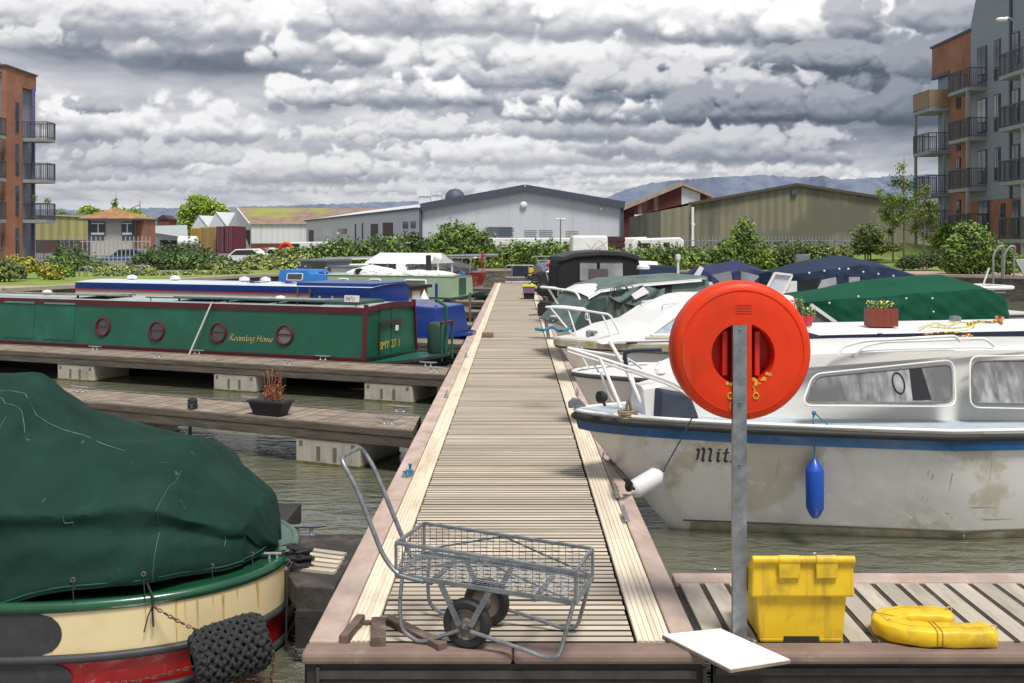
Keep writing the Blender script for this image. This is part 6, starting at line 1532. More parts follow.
def leaves(b, ells, n, sz, core=True, flower=0., shell=.45):
    n = int(n*1.7); sz *= .74
    vols = [rx*ry*rz for (_,_,_,rx,ry,rz) in ells]; pick = random.choices(ells, weights=[v**.75 for v in vols], k=n)
    for (x,y,z,rx,ry,rz) in pick:
        d = Vector((random.gauss(0,1),random.gauss(0,1),random.gauss(0,1))).normalized(); q = random.random()**shell*(1+random.gauss(0,.09))
        q *= 1+.22*sin(d.x*7+x)*cos(d.z*8+y)
        c = Vector((x+d.x*rx*q, y+d.y*ry*q, z+d.z*rz*q)); nrm = (d*.7+Vector((random.gauss(0,.6),random.gauss(0,.6),random.gauss(0,.6)+.35))).normalized()
        a = nrm.orthogonal().normalized(); w = nrm.cross(a); an = random.random()*6.28; a, w = a*cos(an)+w*sin(an), w*cos(an)-a*sin(an); s_ = sz*random.uniform(.55,1.3)
        b.mi = 2 if random.random() < flower*.5 else 0
        b.add([c+a*s_, c+w*s_*.55, c-a*s_, c-w*s_*.55], [(0,1,2,3)])
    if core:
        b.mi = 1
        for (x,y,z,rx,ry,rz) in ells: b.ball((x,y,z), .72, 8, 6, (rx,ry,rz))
    b.mi = 0
def shrub(name, label, cat, ells, n, sz, mat, group=None, flower=0., trunk=None, parts=('foliage','stem')):
    if trunk is None: ells = ells+[(x,y,max(z-rz*.55,LZ+rz*.25),rx*.98,ry,rz*.6) for (x,y,z,rx,ry,rz) in ells]
    x0 = sum(e[0] for e in ells)/len(ells); y0 = sum(e[1] for e in ells)/len(ells); zb = min(e[2]-e[5] for e in ells)
    t = thing(name, label, cat, (x0,y0,max(LZ-.1,zb)), 0, group); b = B(); leaves(b, ells, n, sz, flower=flower, core=trunk is None or trunk == 'core')
    b.build(parts[0], [mat,m_core,m_flow], t, world=True)
    s_ = B(); top = max(ells, key=lambda e: e[2])
    for k in range(3 if trunk is None else 1): s_.tube([(x0+.15*k-.15,y0,zb-.5),(x0+.2*k-.2,y0+.05,zb+(top[2]-zb)*.5),(top[0]+.1*k,top[1],top[2])], [.05,.035,.02], 6)
    s_.build(parts[1], m_bark, t, world=True); return t
def E2(px, py, D, rx, rz, ry=None):          # ellipsoid given in picture units at a depth
    c = P(px,py,D); k = D/F; return (c.x, D, c.z, rx*k, (ry*k if ry else rx*k*.9), rz*k)

# left bank planting
LB = 'shrubs along the left bank'
shrub('shrub','tall yellow green grass clump at the left picture edge','shrub',[E2(6,268,38,13,10),E2(-12,264,38,14,13),E2(18,270,39,9,8)],1500,.10,L_ol,LB)
shrub('shrub','bright yellow flowering shrub in front of the left brick flats','shrub',[E2(28,264,41,12,8),E2(14,262,41,9,7)],1300,.10,L_yel,LB)
shrub('shrub','low yellow shrub left of the rounded green bush','shrub',[E2(50,271,40,11,7),E2(60,274,40,6,5)],900,.09,L_yel,LB)
shrub('shrub','rounded clipped bright green bush on the left bank','shrub',[E2(56,267,43,17,11),E2(66,271,43,9,8)],1800,.10,L_mid,LB)
shrub('shrub','large dark shrub beside the small tiled roof building','shrub',[E2(72,262,52,20,16),E2(90,268,52,18,11),E2(62,252,54,8,7)],2600,.13,L_dark,LB)
shrub('shrub','pale flowering scrub below the tiled roof building','shrub',[E2(110,272,50,16,8),E2(128,273,50,13,7),E2(98,274,50,9,6)],1500,.11,L_pale,LB,flower=.15)
shrub('shrub','small vivid yellow shrub just behind the blue and cream narrowboat','shrub',[E2(148,274,48,10,8)],600,.10,L_yel,LB)
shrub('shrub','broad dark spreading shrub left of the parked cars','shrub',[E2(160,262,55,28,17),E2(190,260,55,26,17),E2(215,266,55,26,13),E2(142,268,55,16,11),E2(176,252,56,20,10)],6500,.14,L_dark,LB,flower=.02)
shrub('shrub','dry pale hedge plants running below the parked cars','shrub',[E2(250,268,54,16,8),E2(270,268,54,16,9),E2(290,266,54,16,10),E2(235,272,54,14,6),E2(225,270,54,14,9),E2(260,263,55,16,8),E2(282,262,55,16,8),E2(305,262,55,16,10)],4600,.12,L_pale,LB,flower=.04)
shrub('shrub','low straggling scrub on the verge in front of the broad dark shrub','shrub',[E2(105+i*15,279-i*.6,44.5+i*.3,12,5) for i in range(10)],2600,.10,L_pale,LB,flower=.08)
HB = 'clipped hedge lengths along the far bank'
def hedge(label, pts, n, mat, fl=.03, D=57, rz=None):
    e = []
    for i in range(len(pts)-1):
        (xa_,ya_,ha),(xb_,yb_,hb__) = pts[i],pts[i+1]; k = max(1,int(abs(xb_-xa_)/10))
        for j in range(k): t = j/k; e.append(E2(xa_+(xb_-xa_)*t+random.uniform(-2,2), ya_+(yb_-ya_)*t+random.uniform(-1.5,1.5), D+random.uniform(-.6,.6), 12, (ha+(hb__-ha)*t)*random.uniform(.9,1.1), 18))
    return shrub('hedge', label, 'hedge', e, n, .13, mat, HB, fl)
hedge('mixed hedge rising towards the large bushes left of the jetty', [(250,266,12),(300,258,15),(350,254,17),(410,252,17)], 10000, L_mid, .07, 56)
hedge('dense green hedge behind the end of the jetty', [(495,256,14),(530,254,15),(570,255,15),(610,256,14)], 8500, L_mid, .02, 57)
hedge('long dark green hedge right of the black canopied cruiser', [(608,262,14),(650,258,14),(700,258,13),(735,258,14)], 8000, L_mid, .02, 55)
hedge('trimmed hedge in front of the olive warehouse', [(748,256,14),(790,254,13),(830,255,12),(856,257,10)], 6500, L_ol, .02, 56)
BT = 'large bushes in the far hedge'
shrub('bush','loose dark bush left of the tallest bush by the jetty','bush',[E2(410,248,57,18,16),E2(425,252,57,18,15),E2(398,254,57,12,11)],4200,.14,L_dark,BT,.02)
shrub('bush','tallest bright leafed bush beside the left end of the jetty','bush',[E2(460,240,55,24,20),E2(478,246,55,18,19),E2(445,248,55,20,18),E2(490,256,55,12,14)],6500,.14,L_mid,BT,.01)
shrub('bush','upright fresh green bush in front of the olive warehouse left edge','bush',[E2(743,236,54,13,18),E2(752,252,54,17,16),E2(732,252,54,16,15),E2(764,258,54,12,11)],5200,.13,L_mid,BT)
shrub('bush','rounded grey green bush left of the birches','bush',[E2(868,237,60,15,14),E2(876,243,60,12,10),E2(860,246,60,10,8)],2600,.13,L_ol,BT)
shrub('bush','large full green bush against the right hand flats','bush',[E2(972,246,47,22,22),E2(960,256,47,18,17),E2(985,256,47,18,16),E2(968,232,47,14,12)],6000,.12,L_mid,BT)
shrub('bush','smaller green bush at the foot of the right hand balconies','bush',[E2(1000,256,45,13,14),E2(1012,262,45,12,10)],2600,.11,L_mid,BT)
shrub('bush','low dark planting behind the right towpath','bush',[E2(912,261,52,13,7),E2(932,258,52,12,8),E2(948,262,50,9,7),E2(903,263,52,8,5)],2600,.11,L_dark,BT)
shrub('bush','bright lime shrub below the far balconies','bush',[E2(945,232,62,8,11),E2(938,238,62,8,8)],1200,.12,L_br,BT)
shrub('bush','small flowering shrub with pale blossom under the birches','bush',[E2(893,247,64,10,5)],600,.12,L_pale,BT,.2)
def tree(label, base, hgt, crown, n, sz, mat, lean=0, r0=.09, group='trees round the marina', name='tree', limbs=9):
    t = thing(name, label, 'tree', base, 0, group); s_ = B(); bx_, by_, bz_ = base
    tr_ = [Vector((bx_+lean*q*q, by_, bz_+hgt*q)) for q in (0,.2,.4,.6,.8,1)]; s_.tube(tr_, [r0,r0*.85,r0*.7,r0*.5,r0*.3,r0*.1], 7, curve=2)
    tips = []
    for k in range(limbs):
        q = .3+.65*k/limbs; p0 = Vector((bx_+lean*q*q,by_,bz_+hgt*q)); e = random.choice(crown); p1 = Vector((e[0]+random.uniform(-.5,.5)*e[3], e[1]+random.uniform(-.5,.5)*e[4], e[2]+random.uniform(-.2,.5)*e[5]))
        s_.tube([p0, p0.lerp(p1,.5)+Vector((0,0,.12)), p1], [r0*.35,r0*.25,r0*.08], 5, curve=2)
    s_.build('trunk', m_bark, t, world=True); b = B(); leaves(b, crown, n, sz, core=False, shell=.7); b.build('crown', [mat,m_core,m_flow], t, world=True); return t
def crown(pts, D): return [E2(x,y,D+random.uniform(-.6,.6),rx,rz) for x,y,rx,rz in pts]
random.seed(21)
tree('tallest airy birch to the left of the right hand flats', P(904,262,57), 6.1, crown([(902,168,7,7),(896,182,10,8),(908,184,10,9),(890,198,11,8),(905,200,12,9),(918,196,8,8),(885,212,10,7),(900,216,10,7),(915,214,10,8),(922,206,7,7),(880,192,6,5)],57), 1500, .10, L_mid, r0=.07)
tree('slimmer birch leaning beside the far balconies', P(924,262,55), 4.6, crown([(925,190,7,7),(930,205,8,9),(920,214,9,8),(928,222,9,8),(914,228,8,7),(934,216,6,6),(926,236,8,6)],55), 1200, .095, L_ol, lean=.1, r0=.06)
tree('thin young birch nearest the rounded grey green bush', P(893,262,58), 3.9, crown([(892,205,6,7),(887,218,8,7),(896,222,8,7),(890,232,7,5)],58), 500, .09, L_mid, r0=.05)
tree('broad bright green tree standing above the left sheds', P(203,240,290), 12, crown([(203,206,16,9),(189,211,10,8),(219,208,8,6),(198,199,11,5),(213,217,12,6),(187,221,9,6),(226,213,5,5),(182,214,5,5),(205,225,14,7),(195,232,12,7),(213,232,9,6)],290), 6500, .55, L_br, r0=.25)
tree('green tree rising behind the tiled roof of the control building', P(140,240,150), 6, crown([(128,214,12,6),(140,222,10,9),(146,232,9,9),(150,241,8,8),(118,212,8,4)],150), 2600, .30, L_br, r0=.2)
tree('small tree showing above the olive shed at the left', P(90,240,160), 6, crown([(88,210,8,5),(95,213,7,5),(80,214,5,4)],160), 1000, .30, L_br, r0=.2)
tree('wispy bare topped tree behind the tiled roof', P(116,240,165), 8, crown([(115,205,4,7),(113,212,5,5)],165), 250, .25, L_mid, r0=.12)
tree('distant treetop beyond the left balcony', P(62,240,180), 6, crown([(60,214,7,4),(68,216,5,3)],180), 500, .30, L_mid, r0=.2)

# ================================================================ hills and bank
m_hill = M('haze_tinted_hill', (.15,.175,.235), .95, var=.12, scale=.01, dirt=((.10,.13,.20),.02,.45,.6)); m_hill2 = M('nearer_hill', (.10,.13,.15), .95, var=.2, scale=.02)  # haze of distance put into the hills' blue-grey colour
def hill(name, pts, D, mat, jit):
    b = B(); top_ = []; bot = []; random.seed(len(pts))
    for (xa_,ya_),(xb_,yb_) in zip(pts[:-1],pts[1:]):
        n_ = int(abs(xb_-xa_)/3)+1
        for j in range(n_): t = j/n_; x_ = xa_+(xb_-xa_)*t; top_.append(P(x_, ya_+(yb_-ya_)*t+random.uniform(-jit,jit), D+80*sin(x_*.05))); 
    rows = [top_]
    for q in (.7,.35,0): rows.append([Vector((p.x*(1-.06*(1-q)), p.y*(1-.12*(1-q))+8*sin(i*.15+q*3), LZ-2+(p.z-LZ+2)*q)) for i,p in enumerate(top_)])
    b.loft(rows[::-1]); tag(b.build(name, mat), kind='structure')
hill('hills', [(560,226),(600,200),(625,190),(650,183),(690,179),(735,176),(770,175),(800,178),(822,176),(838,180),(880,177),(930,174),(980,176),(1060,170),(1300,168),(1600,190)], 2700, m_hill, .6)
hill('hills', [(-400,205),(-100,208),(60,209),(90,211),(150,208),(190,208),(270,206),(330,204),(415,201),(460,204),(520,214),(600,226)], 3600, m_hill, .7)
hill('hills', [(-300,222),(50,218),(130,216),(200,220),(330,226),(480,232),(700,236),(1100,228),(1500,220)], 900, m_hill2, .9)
bk = B(); rows = []
for j in range(9):
    q = j/8; rows.append([Vector((7+i*1.6, 52+q*16+.3*sin(i), LZ+.006+(q**1.1)*1.5*min(1,max(0,(i-3)/9))*(.8+.2*sin(i*.7)))) for i in range(26)])
bk.loft(rows); tag(bk.build('grass_bank', m_grass), kind='structure')
b = B(); 
for i in range(5): a, c = 12+i*3.2, 15.2+i*3.2; b.poly([(a,57+.2*i,LZ+.4+.12*i),(c,57.2+.2*i,LZ+.52+.12*i),(c,57.7+.2*i,LZ+.58+.12*i),(a,57.5+.2*i,LZ+.46+.12*i)])
yard = B(); yard.poly([(-60,72,LZ+.01),(30,72,LZ+.01),(40,160,LZ+.01),(-90,160,LZ+.01)]); tag(yard.build('yard', M('yard_asphalt',(.16,.155,.15),.9,var=.2,scale=.5)), kind='structure')

# ================================================================ sheds and warehouses
def wallpoly(fr, pts, y=0., lift=0.):
    return [Vector((fr.hit(px,py,y)[0], y-lift, fr.hit(px,py,y)[1])) for px,py in pts]
m_wgrey = ribbed('pale_blue_grey_cladding', (.61,.64,.68), (.56,.585,.63), 0, .35, .5, dirt=((.52,.54,.56),1.2,.5,.8)); m_fasc = M('dark_fascia', (.065,.08,.11), .6)
m_wroof = ribbed('white_sheet_roof', (.64,.65,.66), (.55,.57,.60), 0, .5, .5); m_brownd = M('brown_door', (.06,.03,.025), .6, var=.3)
wf = Fr((P(421,0,125).x,125), 0); w1 = wf.thing('warehouse', 'large pale blue grey warehouse with a shallow dark edged gable', 'warehouse')
g = wallpoly(wf, [(421,254),(421,207.5),(525,188.5),(622,205.5),(622,254)]); b = B(); b.poly(g); back = [p+Vector((0,70,0)) for p in g]; b.poly([g[4],back[4],back[3],g[3]]); b.poly([g[0],g[1],back[1],back[0]]); b.build('wall', m_wgrey, w1)
b = B(); u = Vector((0,-.5,.12)); b.poly([g[1]+u,g[2]+u,back[2]+u,back[1]+u]); b.poly([g[2]+u,g[3]+u+Vector((.4,0,0)),back[3]+u,back[2]+u]); b.build('roof', m_wroof, w1)
b = B(); b.bar(g[1]+Vector((0,-.55,.05)),g[2]+Vector((0,-.55,.05)),.25,.85); b.bar(g[2]+Vector((0,-.56,.05)),g[3]+Vector((.3,-.56,.05)),.25,.85); b.bar(g[0]+Vector((0,-.2,0)),g[1]+Vector((0,-.2,0)),.35,.35); b.bar(g[4]+Vector((0,-.2,0)),g[3]+Vector((0,-.2,0)),.35,.35); b.build('fascia', m_fasc, w1)
b = B(); q = wallpoly(wf,[(486,236),(486,227),(512,227),(512,236)],0,.1); b.poly(q); b.build('shutter_window', M('louvre',(.10,.13,.15),.6), w1)
b = B(); q = wallpoly(wf,[(523.6,205)],0,.2)[0]; b.ball(q,.45,10,6,(1,.4,1)); b.build('wall_lamp', m_white, w1)
b = B(); q = wallpoly(wf,[(601,209)],0,.2)[0]; b.ball(q,.25,8,5); b.build('wall_lamp', m_white, w1)
wa, wb_ = P(420.5,0,124.5), P(308,0,200); ang = math.degrees(atan2(wb_.y-wa.y, wb_.x-wa.x)); sf2 = Fr((wa.x,wa.y), ang)
w2 = sf2.thing('warehouse', 'long low pale wing with brown doors receding behind the hedge', 'warehouse'); Lw = (wb_-wa).length
s1 = 1 if sf2.uy.y < 0 else -1                # side facing the viewer
m_wing = ribbed('pale_wing_cladding', (.60,.63,.67), (.54,.57,.62), 0, .8, .5)
b = B(); zt_ = 6.25; b.poly([(0,0,0),(Lw,0,0),(Lw,0,zt_),(0,0,zt_)]); b.poly([(Lw,0,0),(Lw,-s1*14,0),(Lw,-s1*14,zt_+1.2),(Lw,0,zt_)]); b.build('wall', m_wing, w2)
b = B(); b.poly([(-.3,s1*.4,zt_-.05),(Lw+.3,s1*.4,zt_-.05),(Lw+.3,-s1*12,zt_+2.0),(-.3,-s1*12,zt_+2.0)]); b.poly([(-.3,-s1*12,zt_+2.0),(Lw,-s1*12,zt_+2.0),(Lw,-s1*24,zt_),(0,-s1*24,zt_)]); b.build('roof', m_wroof, w2)
b = B(); b.bar((0,s1*.42,zt_-.12),(Lw,s1*.42,zt_-.12),.1,.25); b.build('gutter', m_fasc, w2)
def onwing(name, x0,x1,y0,y1, mat, parent=w2, lift=.06):
    q = [sf2.hit(x0,y1,0),sf2.hit(x1,y1,0),sf2.hit(x1,y0,0),sf2.hit(x0,y0,0)]; b = B(); b.prism(q, lambda x,z: Vector((x,s1*.0,z)), lambda x,z: Vector((x,s1*lift,z))); return b.build(name, mat, parent)
for a_ in ((371,378,224,247),(383,393,222.6,247),(309,313.6,230,249)): onwing('door', *a_, m_brownd)
for a_ in ((402.5,409.5,220.5,229.5),(410.5,417,220,229.2),(324,335,228.5,236),(337,348,227.5,235.2)):
    fo = onwing('window', *a_, m_white); x0,x1,y0,y1 = a_; onwing('pane', x0+.7,x1-.7,y0+.8,y1-.8, m_glass, fo, .10)
for a_ in ((355,356.2,224,246),(362,363.2,223,246)): onwing('downpipe', *a_, m_fasc)
b = B(); q = P(455,197,150); b.lathe([(1.5,-1.5),(1.5,0),(1.3,.6),(.8,1.1),(0,1.3)], (0,0,0), n=16); o = b.build('roof_ventilator', m_fasc); o.location = q; tag(o, 'dark domed ventilator cowl on the white warehouse roof', 'ventilator')
for i, px in enumerate((425,436)): 
    b = B(); b.bb(-.8,.8,-.8,.8,-.8,.5); b.bb(-.95,.95,-.95,.95,.5,.62); o = b.build('roof_unit', m_wroof, bevel=.05); o.location = P(px,200-i*1.5,140+i*6); tag(o, 'pale boxy roof unit %s on the wing roof' % ('nearer the left' if i == 0 else 'closer to the dark ventilator'), 'roof unit', 'roof units')

# rusty red barn
m_rusty = ribbed('rusted_red_cladding', (.135,.030,.024), (.085,.022,.020), 0, .5, .8, dirt=((.33,.25,.22),.7,.56,.72), blotch=((.20,.08,.05),.25,.5,.7))
rf2 = Fr((P(623.5,0,140).x,140), 0); w3 = rf2.thing('barn', 'rusty red sheeted barn with a steep gable between the two warehouses', 'barn')
b = B(); g = wallpoly(rf2, [(623.5,252),(623.5,209.5),(681,185),(711,197.5),(711,252)]); b.poly(g); b.poly([g[0],g[1],g[1]+Vector((0,40,0)),g[0]+Vector((0,40,0))]); b.build('wall', m_rusty, w3)
b = B(); b.poly(wallpoly(rf2,[(681.5,207),(681.5,186.5),(700,193.5),(700,207)],0,.08)); b.build('grey_panel', m_wing, w3)
b = B(); b.bar(g[1]+Vector((-.3,-.3,.1)),g[2]+Vector((0,-.3,.15)),1.2,.6); b.bar(g[2]+Vector((0,-.3,.15)),g[3]+Vector((.3,-.3,.1)),.8,.35); b.build('roof_edge', M('tan_roof_edge',(.34,.27,.22),.8,var=.2,scale=1), w3)
b = B(); u = Vector((0,40,0)); b.poly([g[1],g[2],g[2]+u,g[1]+u]); b.poly([g[2],g[3],g[3]+u,g[2]+u]); b.build('roof', M('old_sheet_roof',(.30,.24,.20),.9), w3)
b = B(); q = wallpoly(rf2,[(634,252),(634,220),(656,220),(656,252)],0,2.); b.poly(q); b.poly([q[1],q[2],q[2]+Vector((0,2,.8)),q[1]+Vector((0,2,.8))]); b.build('lean_to', m_wing, w3)
b = B(); b.poly(wallpoly(rf2,[(651,245),(651,227),(655,227),(655,245)],0,2.1)); b.build('door', m_glass, w3)
# olive warehouse
m_olive = ribbed('olive_cladding', (.25,.235,.15), (.17,.165,.105), 0, .9, .6, dirt=((.10,.10,.07),.6,.5,.75), blotch=((.13,.13,.09),.12,.52,.60))
of = Fr((P(688,0,110).x,110), 0); w4 = of.thing('warehouse', 'long olive green ribbed warehouse with a low gable', 'warehouse')
b = B(); g = wallpoly(of, [(688,252),(688,204.5),(796,185),(874,197),(940,206),(940,252)]); b.poly(g); b.build('wall', m_olive, w4)
b = B(); u = Vector((0,60,0)); v_ = Vector((0,-.4,.15)); b.poly([g[1]+v_,g[2]+v_,g[2]+u,g[1]+u]); b.poly([g[2]+v_,g[3]+v_,g[3]+u,g[2]+u]); b.poly([g[3]+v_,g[4]+v_,g[4]+u,g[3]+u]); b.build('roof', m_olive, w4)
b = B()
for a_, c_ in ((1,2),(2,3),(3,4)): b.bar(g[a_]+Vector((0,-.3,.05)),g[c_]+Vector((0,-.3,.05)),.2,.3)
b.build('fascia', M('dark_olive_trim',(.07,.065,.045),.7), w4)
b = B(); g2 = wallpoly(of, [(657,252),(657,211.5),(686,206),(686,252)],0,3); b.poly(g2); b.poly([g2[0],g2[1],g2[1]+Vector((0,30,0)),g2[0]+Vector((0,30,0))]); b.poly([g2[1],g2[2],g2[2]+Vector((0,30,0)),g2[1]+Vector((0,30,0))]); b.build('annex', m_olive, w4)
b = B(); q = wallpoly(of,[(687.5,208),(687.5,246)],0,3.2); b.bar(q[0],q[1],.35,.25); b.build('downpipe', m_white, w4)
b = B(); q = wallpoly(of,[(794,192.5)],0,.2)[0]; b.box(q,(.7,.2,.5)); b.build('vent', m_fasc, w4); b = B(); b.ball(wallpoly(of,[(692,225)],0,.3)[0],.3,8,5); b.build('wall_lamp', m_white, w4)
# mossy roofed shed, two little gables, containers
m_moss = M('mossy_brown_roof', (.24,.17,.12), .95, var=.3, scale=.5, st=(1,1,1), dirt=((.27,.28,.055),.08,.50,.62), bump=.5, bs=2)
mf3 = Fr((P(251.5,0,215).x,215), 0); w5 = mf3.thing('shed', 'white walled shed with a mossy brown roof and open grey gable', 'shed')
xe3 = P(309,0,215).x-mf3.o.x
b = B(); zt3 = mf3.hit(251,223.7,0)[1]; b.poly([(0,0,0),(xe3,0,0),(xe3,0,zt3),(0,0,zt3)]); b.build('front_wall', ribbed('white_sheet_wall',(.72,.73,.74),(.62,.64,.66),0,1.2,.6,dirt=((.55,.56,.56),.8,.55,.8)), w5)
b = B(); zb3 = mf3.hit(251,243.4,0)[1]; b.bb(-.1,xe3,-.12,-.01,0,zb3); b.build('brick_base', brick('dark_brick',(.13,.045,.03),(.10,.035,.03),(.15,.12,.1)), w5)
A3, Pk, B3 = P(228,226,240), P(238,208.7,232), P(251.5,223.7,215); o3 = Vector((mf3.o.x,215,0)); A3, Pk, B3 = A3-o3, Pk-o3, B3-o3
b = B(); b.poly([(A3.x,A3.y,0),(B3.x,B3.y,0),B3,Pk,A3]); b.build('gable_wall', m_wing, w5)
b = B(); q = Vector((xe3+30,0,0)); b.poly([B3+Vector((-.3,-.4,-.1)),Vector((xe3+1,-.4,zt3-.1)),Vector((P(412,207,232).x-o3.x,17,Pk.z+.1)),Pk+Vector((-.2,0,.1))]); b.poly([Pk+Vector((0,0,.1)),Vector((P(412,207,232).x-o3.x,17,Pk.z+.1)),Vector((xe3+14,36,zt3)),A3]); b.build('roof', m_moss, w5)
b = B(); b.bar(B3+Vector((-.3,-.5,0)),Pk+Vector((-.2,-.1,.15)),.3,.25); b.build('barge_board', m_creamp, w5)
b = B(); b.poly([P(242,247,226)-o3,P(250,247,216.5)-o3,P(250,230,216.5)-o3,P(242,230,226)-o3]); b.build('opening', m_dark, w5)
for i, (gx, pk, sx, D) in enumerate((((191,228.4,208,228),(199,215.6),213,247),((208.5,226.6,226,226),(216,212),235,245))):
    t = thing('shed', ('pale grey gabled shed furthest left above the yellow containers','pale grey gabled shed between its twin and the mossy roof')[i], 'shed', (P(gx[0],0,D).x,D,0), 0, 'twin gabled sheds'); o3 = Vector((P(gx[0],0,D).x,D,0))
    a_, p_, c_ = P(gx[0],gx[1],D)-o3, P(*pk,D)-o3, P(gx[2],gx[3],D)-o3; b = B(); b.poly([(a_.x,0,0),(c_.x,0,0),c_,p_,a_]); b.build('gable_wall', m_wing, t)
    u = Vector((P(sx,pk[1],D).x-P(pk[0],pk[1],D).x+.5, 14, 0)); b = B(); b.poly([c_+Vector((.2,-.2,0)),c_+u,p_+u,p_+Vector((0,-.2,.05))]); b.poly([a_,p_,p_+u,a_+u]); b.build('roof', m_wroof, t)
m_cy = ribbed('yellow_container', (.50,.33,.06), (.42,.27,.05), 0, .5, .6, blotch=((.36,.24,.08),.6,.5,.7)); m_cm = ribbed('maroon_container', (.17,.02,.035), (.12,.015,.03), 0, .5, .6)
def container(label, x0, x1, y0, D, mat):
    a_, c_ = P(x0,y0,D), P(x1,y0,D); w_ = c_.x-a_.x; t = thing('shipping_container', label, 'container', (a_.x,D,LZ), 0, 'stacked shipping containers'); h_ = a_.z-LZ
    b = B(); b.bb(0,w_,0,6,0,h_); b.build('body', mat, t, bevel=.03); b = B(); b.bb(.04,w_/2-.02,-.06,-.001,.1,h_-.1); b.bb(w_/2+.02,w_-.04,-.06,-.001,.1,h_-.1); b.build('door', mat, t)
    b = B()
    for q in (.2,.38,.62,.8): b.tube([(w_*q,-.1,.12),(w_*q,-.1,h_-.12)], .04, 5)
    b.build('locking_bar', m_galv, t)
container('ochre container at the left end of the stack', 190.5,199.5,228,128,m_cy); container('ochre container left of centre in the row', 200,208,227,126,m_cy); container('ochre container touching the maroon ones', 208.3,216,226.6,126,m_cy)
container('maroon container next to the ochre ones', 216.4,224.4,226.4,125,m_cm); container('maroon container nearest the grey gable', 224.8,233.2,226,125,m_cm)
b = B(); b.hexa([(0,0,0),(2,0,0),(2,5,0),(0,5,0),(.2,.2,1.1),(1.8,.2,1.1),(1.8,4.8,1.1),(.2,4.8,1.1)]); 
# low sheds left of the tree
t = thing('shed', 'low grey roofed open sided sheds right of the tiled building', 'shed', (*P(165,0,135).xy,0)); o3 = Vector((*P(165,0,135).xy,0))
b = B(); q = [P(147,226,148),P(187,225,148),P(188,238,132),P(150,232,132)]; b.poly([p-o3 for p in q]); q = [P(165,228,130),P(180,232,130),P(187,240,128),P(158,242,128)]; b.build('roof', m_roofg, t); b = B(); b.poly([P(152,233,133)-o3,P(187,238.5,133)-o3,P(187,252,133)-o3,P(152,252,133)-o3]); b.build('wall', m_wing, t); b = B(); b.poly([P(160,240,132.8)-o3,P(178,240.5,132.8)-o3,P(178,245,132.8)-o3,P(160,245,132.8)-o3]); b.build('opening', m_dark, t)
b = B(); b.lathe([(1.3,-3),(1.3,3)], (0,0,0), (1,0,0), 16); b.lathe([(0,-3.3),(1.0,-3.15),(1.3,-3)], (0,0,0), (1,0,0), 16); b.lathe([(1.3,3),(1,3.15),(0,3.3)], (0,0,0), (1,0,0), 16)
o = b.build('storage_tank', m_white); o.scale = (.32,.5,.5); o.location = P(188,242,110); tag(o, 'small white cylindrical tank in front of the ochre containers', 'tank')
t = thing('house', 'distant red brick house gable between the trees on the left', 'house', P(163,224,260)); b = B(); b.bb(-1.5,1.5,0,6,-5,1.2); b.build('wall', brick('far_brick',(.18,.07,.05),(.14,.05,.04),(.2,.18,.15),1,.4), t); b = B(); b.hexa([(-1.8,-.3,1.2),(1.8,-.3,1.2),(1.8,6,1.2),(-1.8,6,1.2),(-.1,-.3,2.4),(.1,-.3,2.4),(.1,6,2.4),(-.1,6,2.4)]); b.build('roof', m_brownd, t)

# control building with the tiled hipped roof
m_tile = M('orange_tile', (.30,.155,.07), .9, var=.3, scale=1.2, dirt=((.42,.27,.07),.8,.5,.7), bump=.5, bs=8)
cf2 = Fr((P(89.7,0,110).x,110), 0); w6 = cf2.thing('control_building', 'small two storey cream building with an orange tiled hipped roof', 'building')
xr_ = P(133.4,0,110).x-cf2.o.x; zt6 = cf2.hit(100,218.5,0)[1]
b = B(); b.bb(0,xr_,0,4.2,0,zt6); b.build('wall', ribbed('cream_boarding',(.50,.48,.43),(.46,.44,.39),0,.3,.8), w6)
m_brick = brick('orange_brick', (.40,.145,.085), (.30,.105,.065), (.38,.26,.19))
b = B(); b.bb(xr_+.002,xr_+.9,.6,4.2,0,zt6-.02); b.build('brick_side', m_brick, w6)
b = B(); zr_ = cf2.hit(106,208.5,-0)[1]; e0 = [(-1.0,-.8,zt6),(xr_+1.0,-.8,zt6),(xr_+1.0,5,zt6),(-1.0,5,zt6)]; pk = (1.8,2.1,zr_+.15)
for i in range(4): b.poly([e0[i],e0[(i+1)%4],pk])
b.poly(e0[::-1]); b.build('roof', m_tile, w6); b = B(); 
for i in range(4): b.bar(Vector(e0[i])-Vector((0,0,.1)),Vector(e0[(i+1)%4])-Vector((0,0,.1)),.1,.18)
b.build('gutter', m_fasc, w6)
for (x0,x1) in ((91,105.4),(121.8,132.8)):
    a_, c_ = cf2.hit(x0,239.7,0), cf2.hit(x1,222,0); b = B(); b.bb(a_[0],c_[0],-.10,-.01,a_[1],c_[1]); fo = b.build('window', m_fasc, w6)
    b = B(); m2 = (a_[0]+c_[0])/2; h2 = (c_[1]-a_[1]); b.bb(a_[0]+.08,c_[0]-.08,-.13,-.101,a_[1]+h2*.28,a_[1]+h2*.40); b.bb(a_[0]+.08,c_[0]-.08,-.13,-.101,c_[1]-.22,c_[1]-.1); b.bb(m2-.02,m2+.1,-.13,-.101,a_[1]+h2*.40,c_[1]-.22)
    b.build('frame', m_white, fo)
for x_ in (-.05,xr_+.05): b = B(); b.bb(x_-.12,x_+.12,-.06,.05,0,zt6-.02); b.build('corner_board', m_fasc, w6)
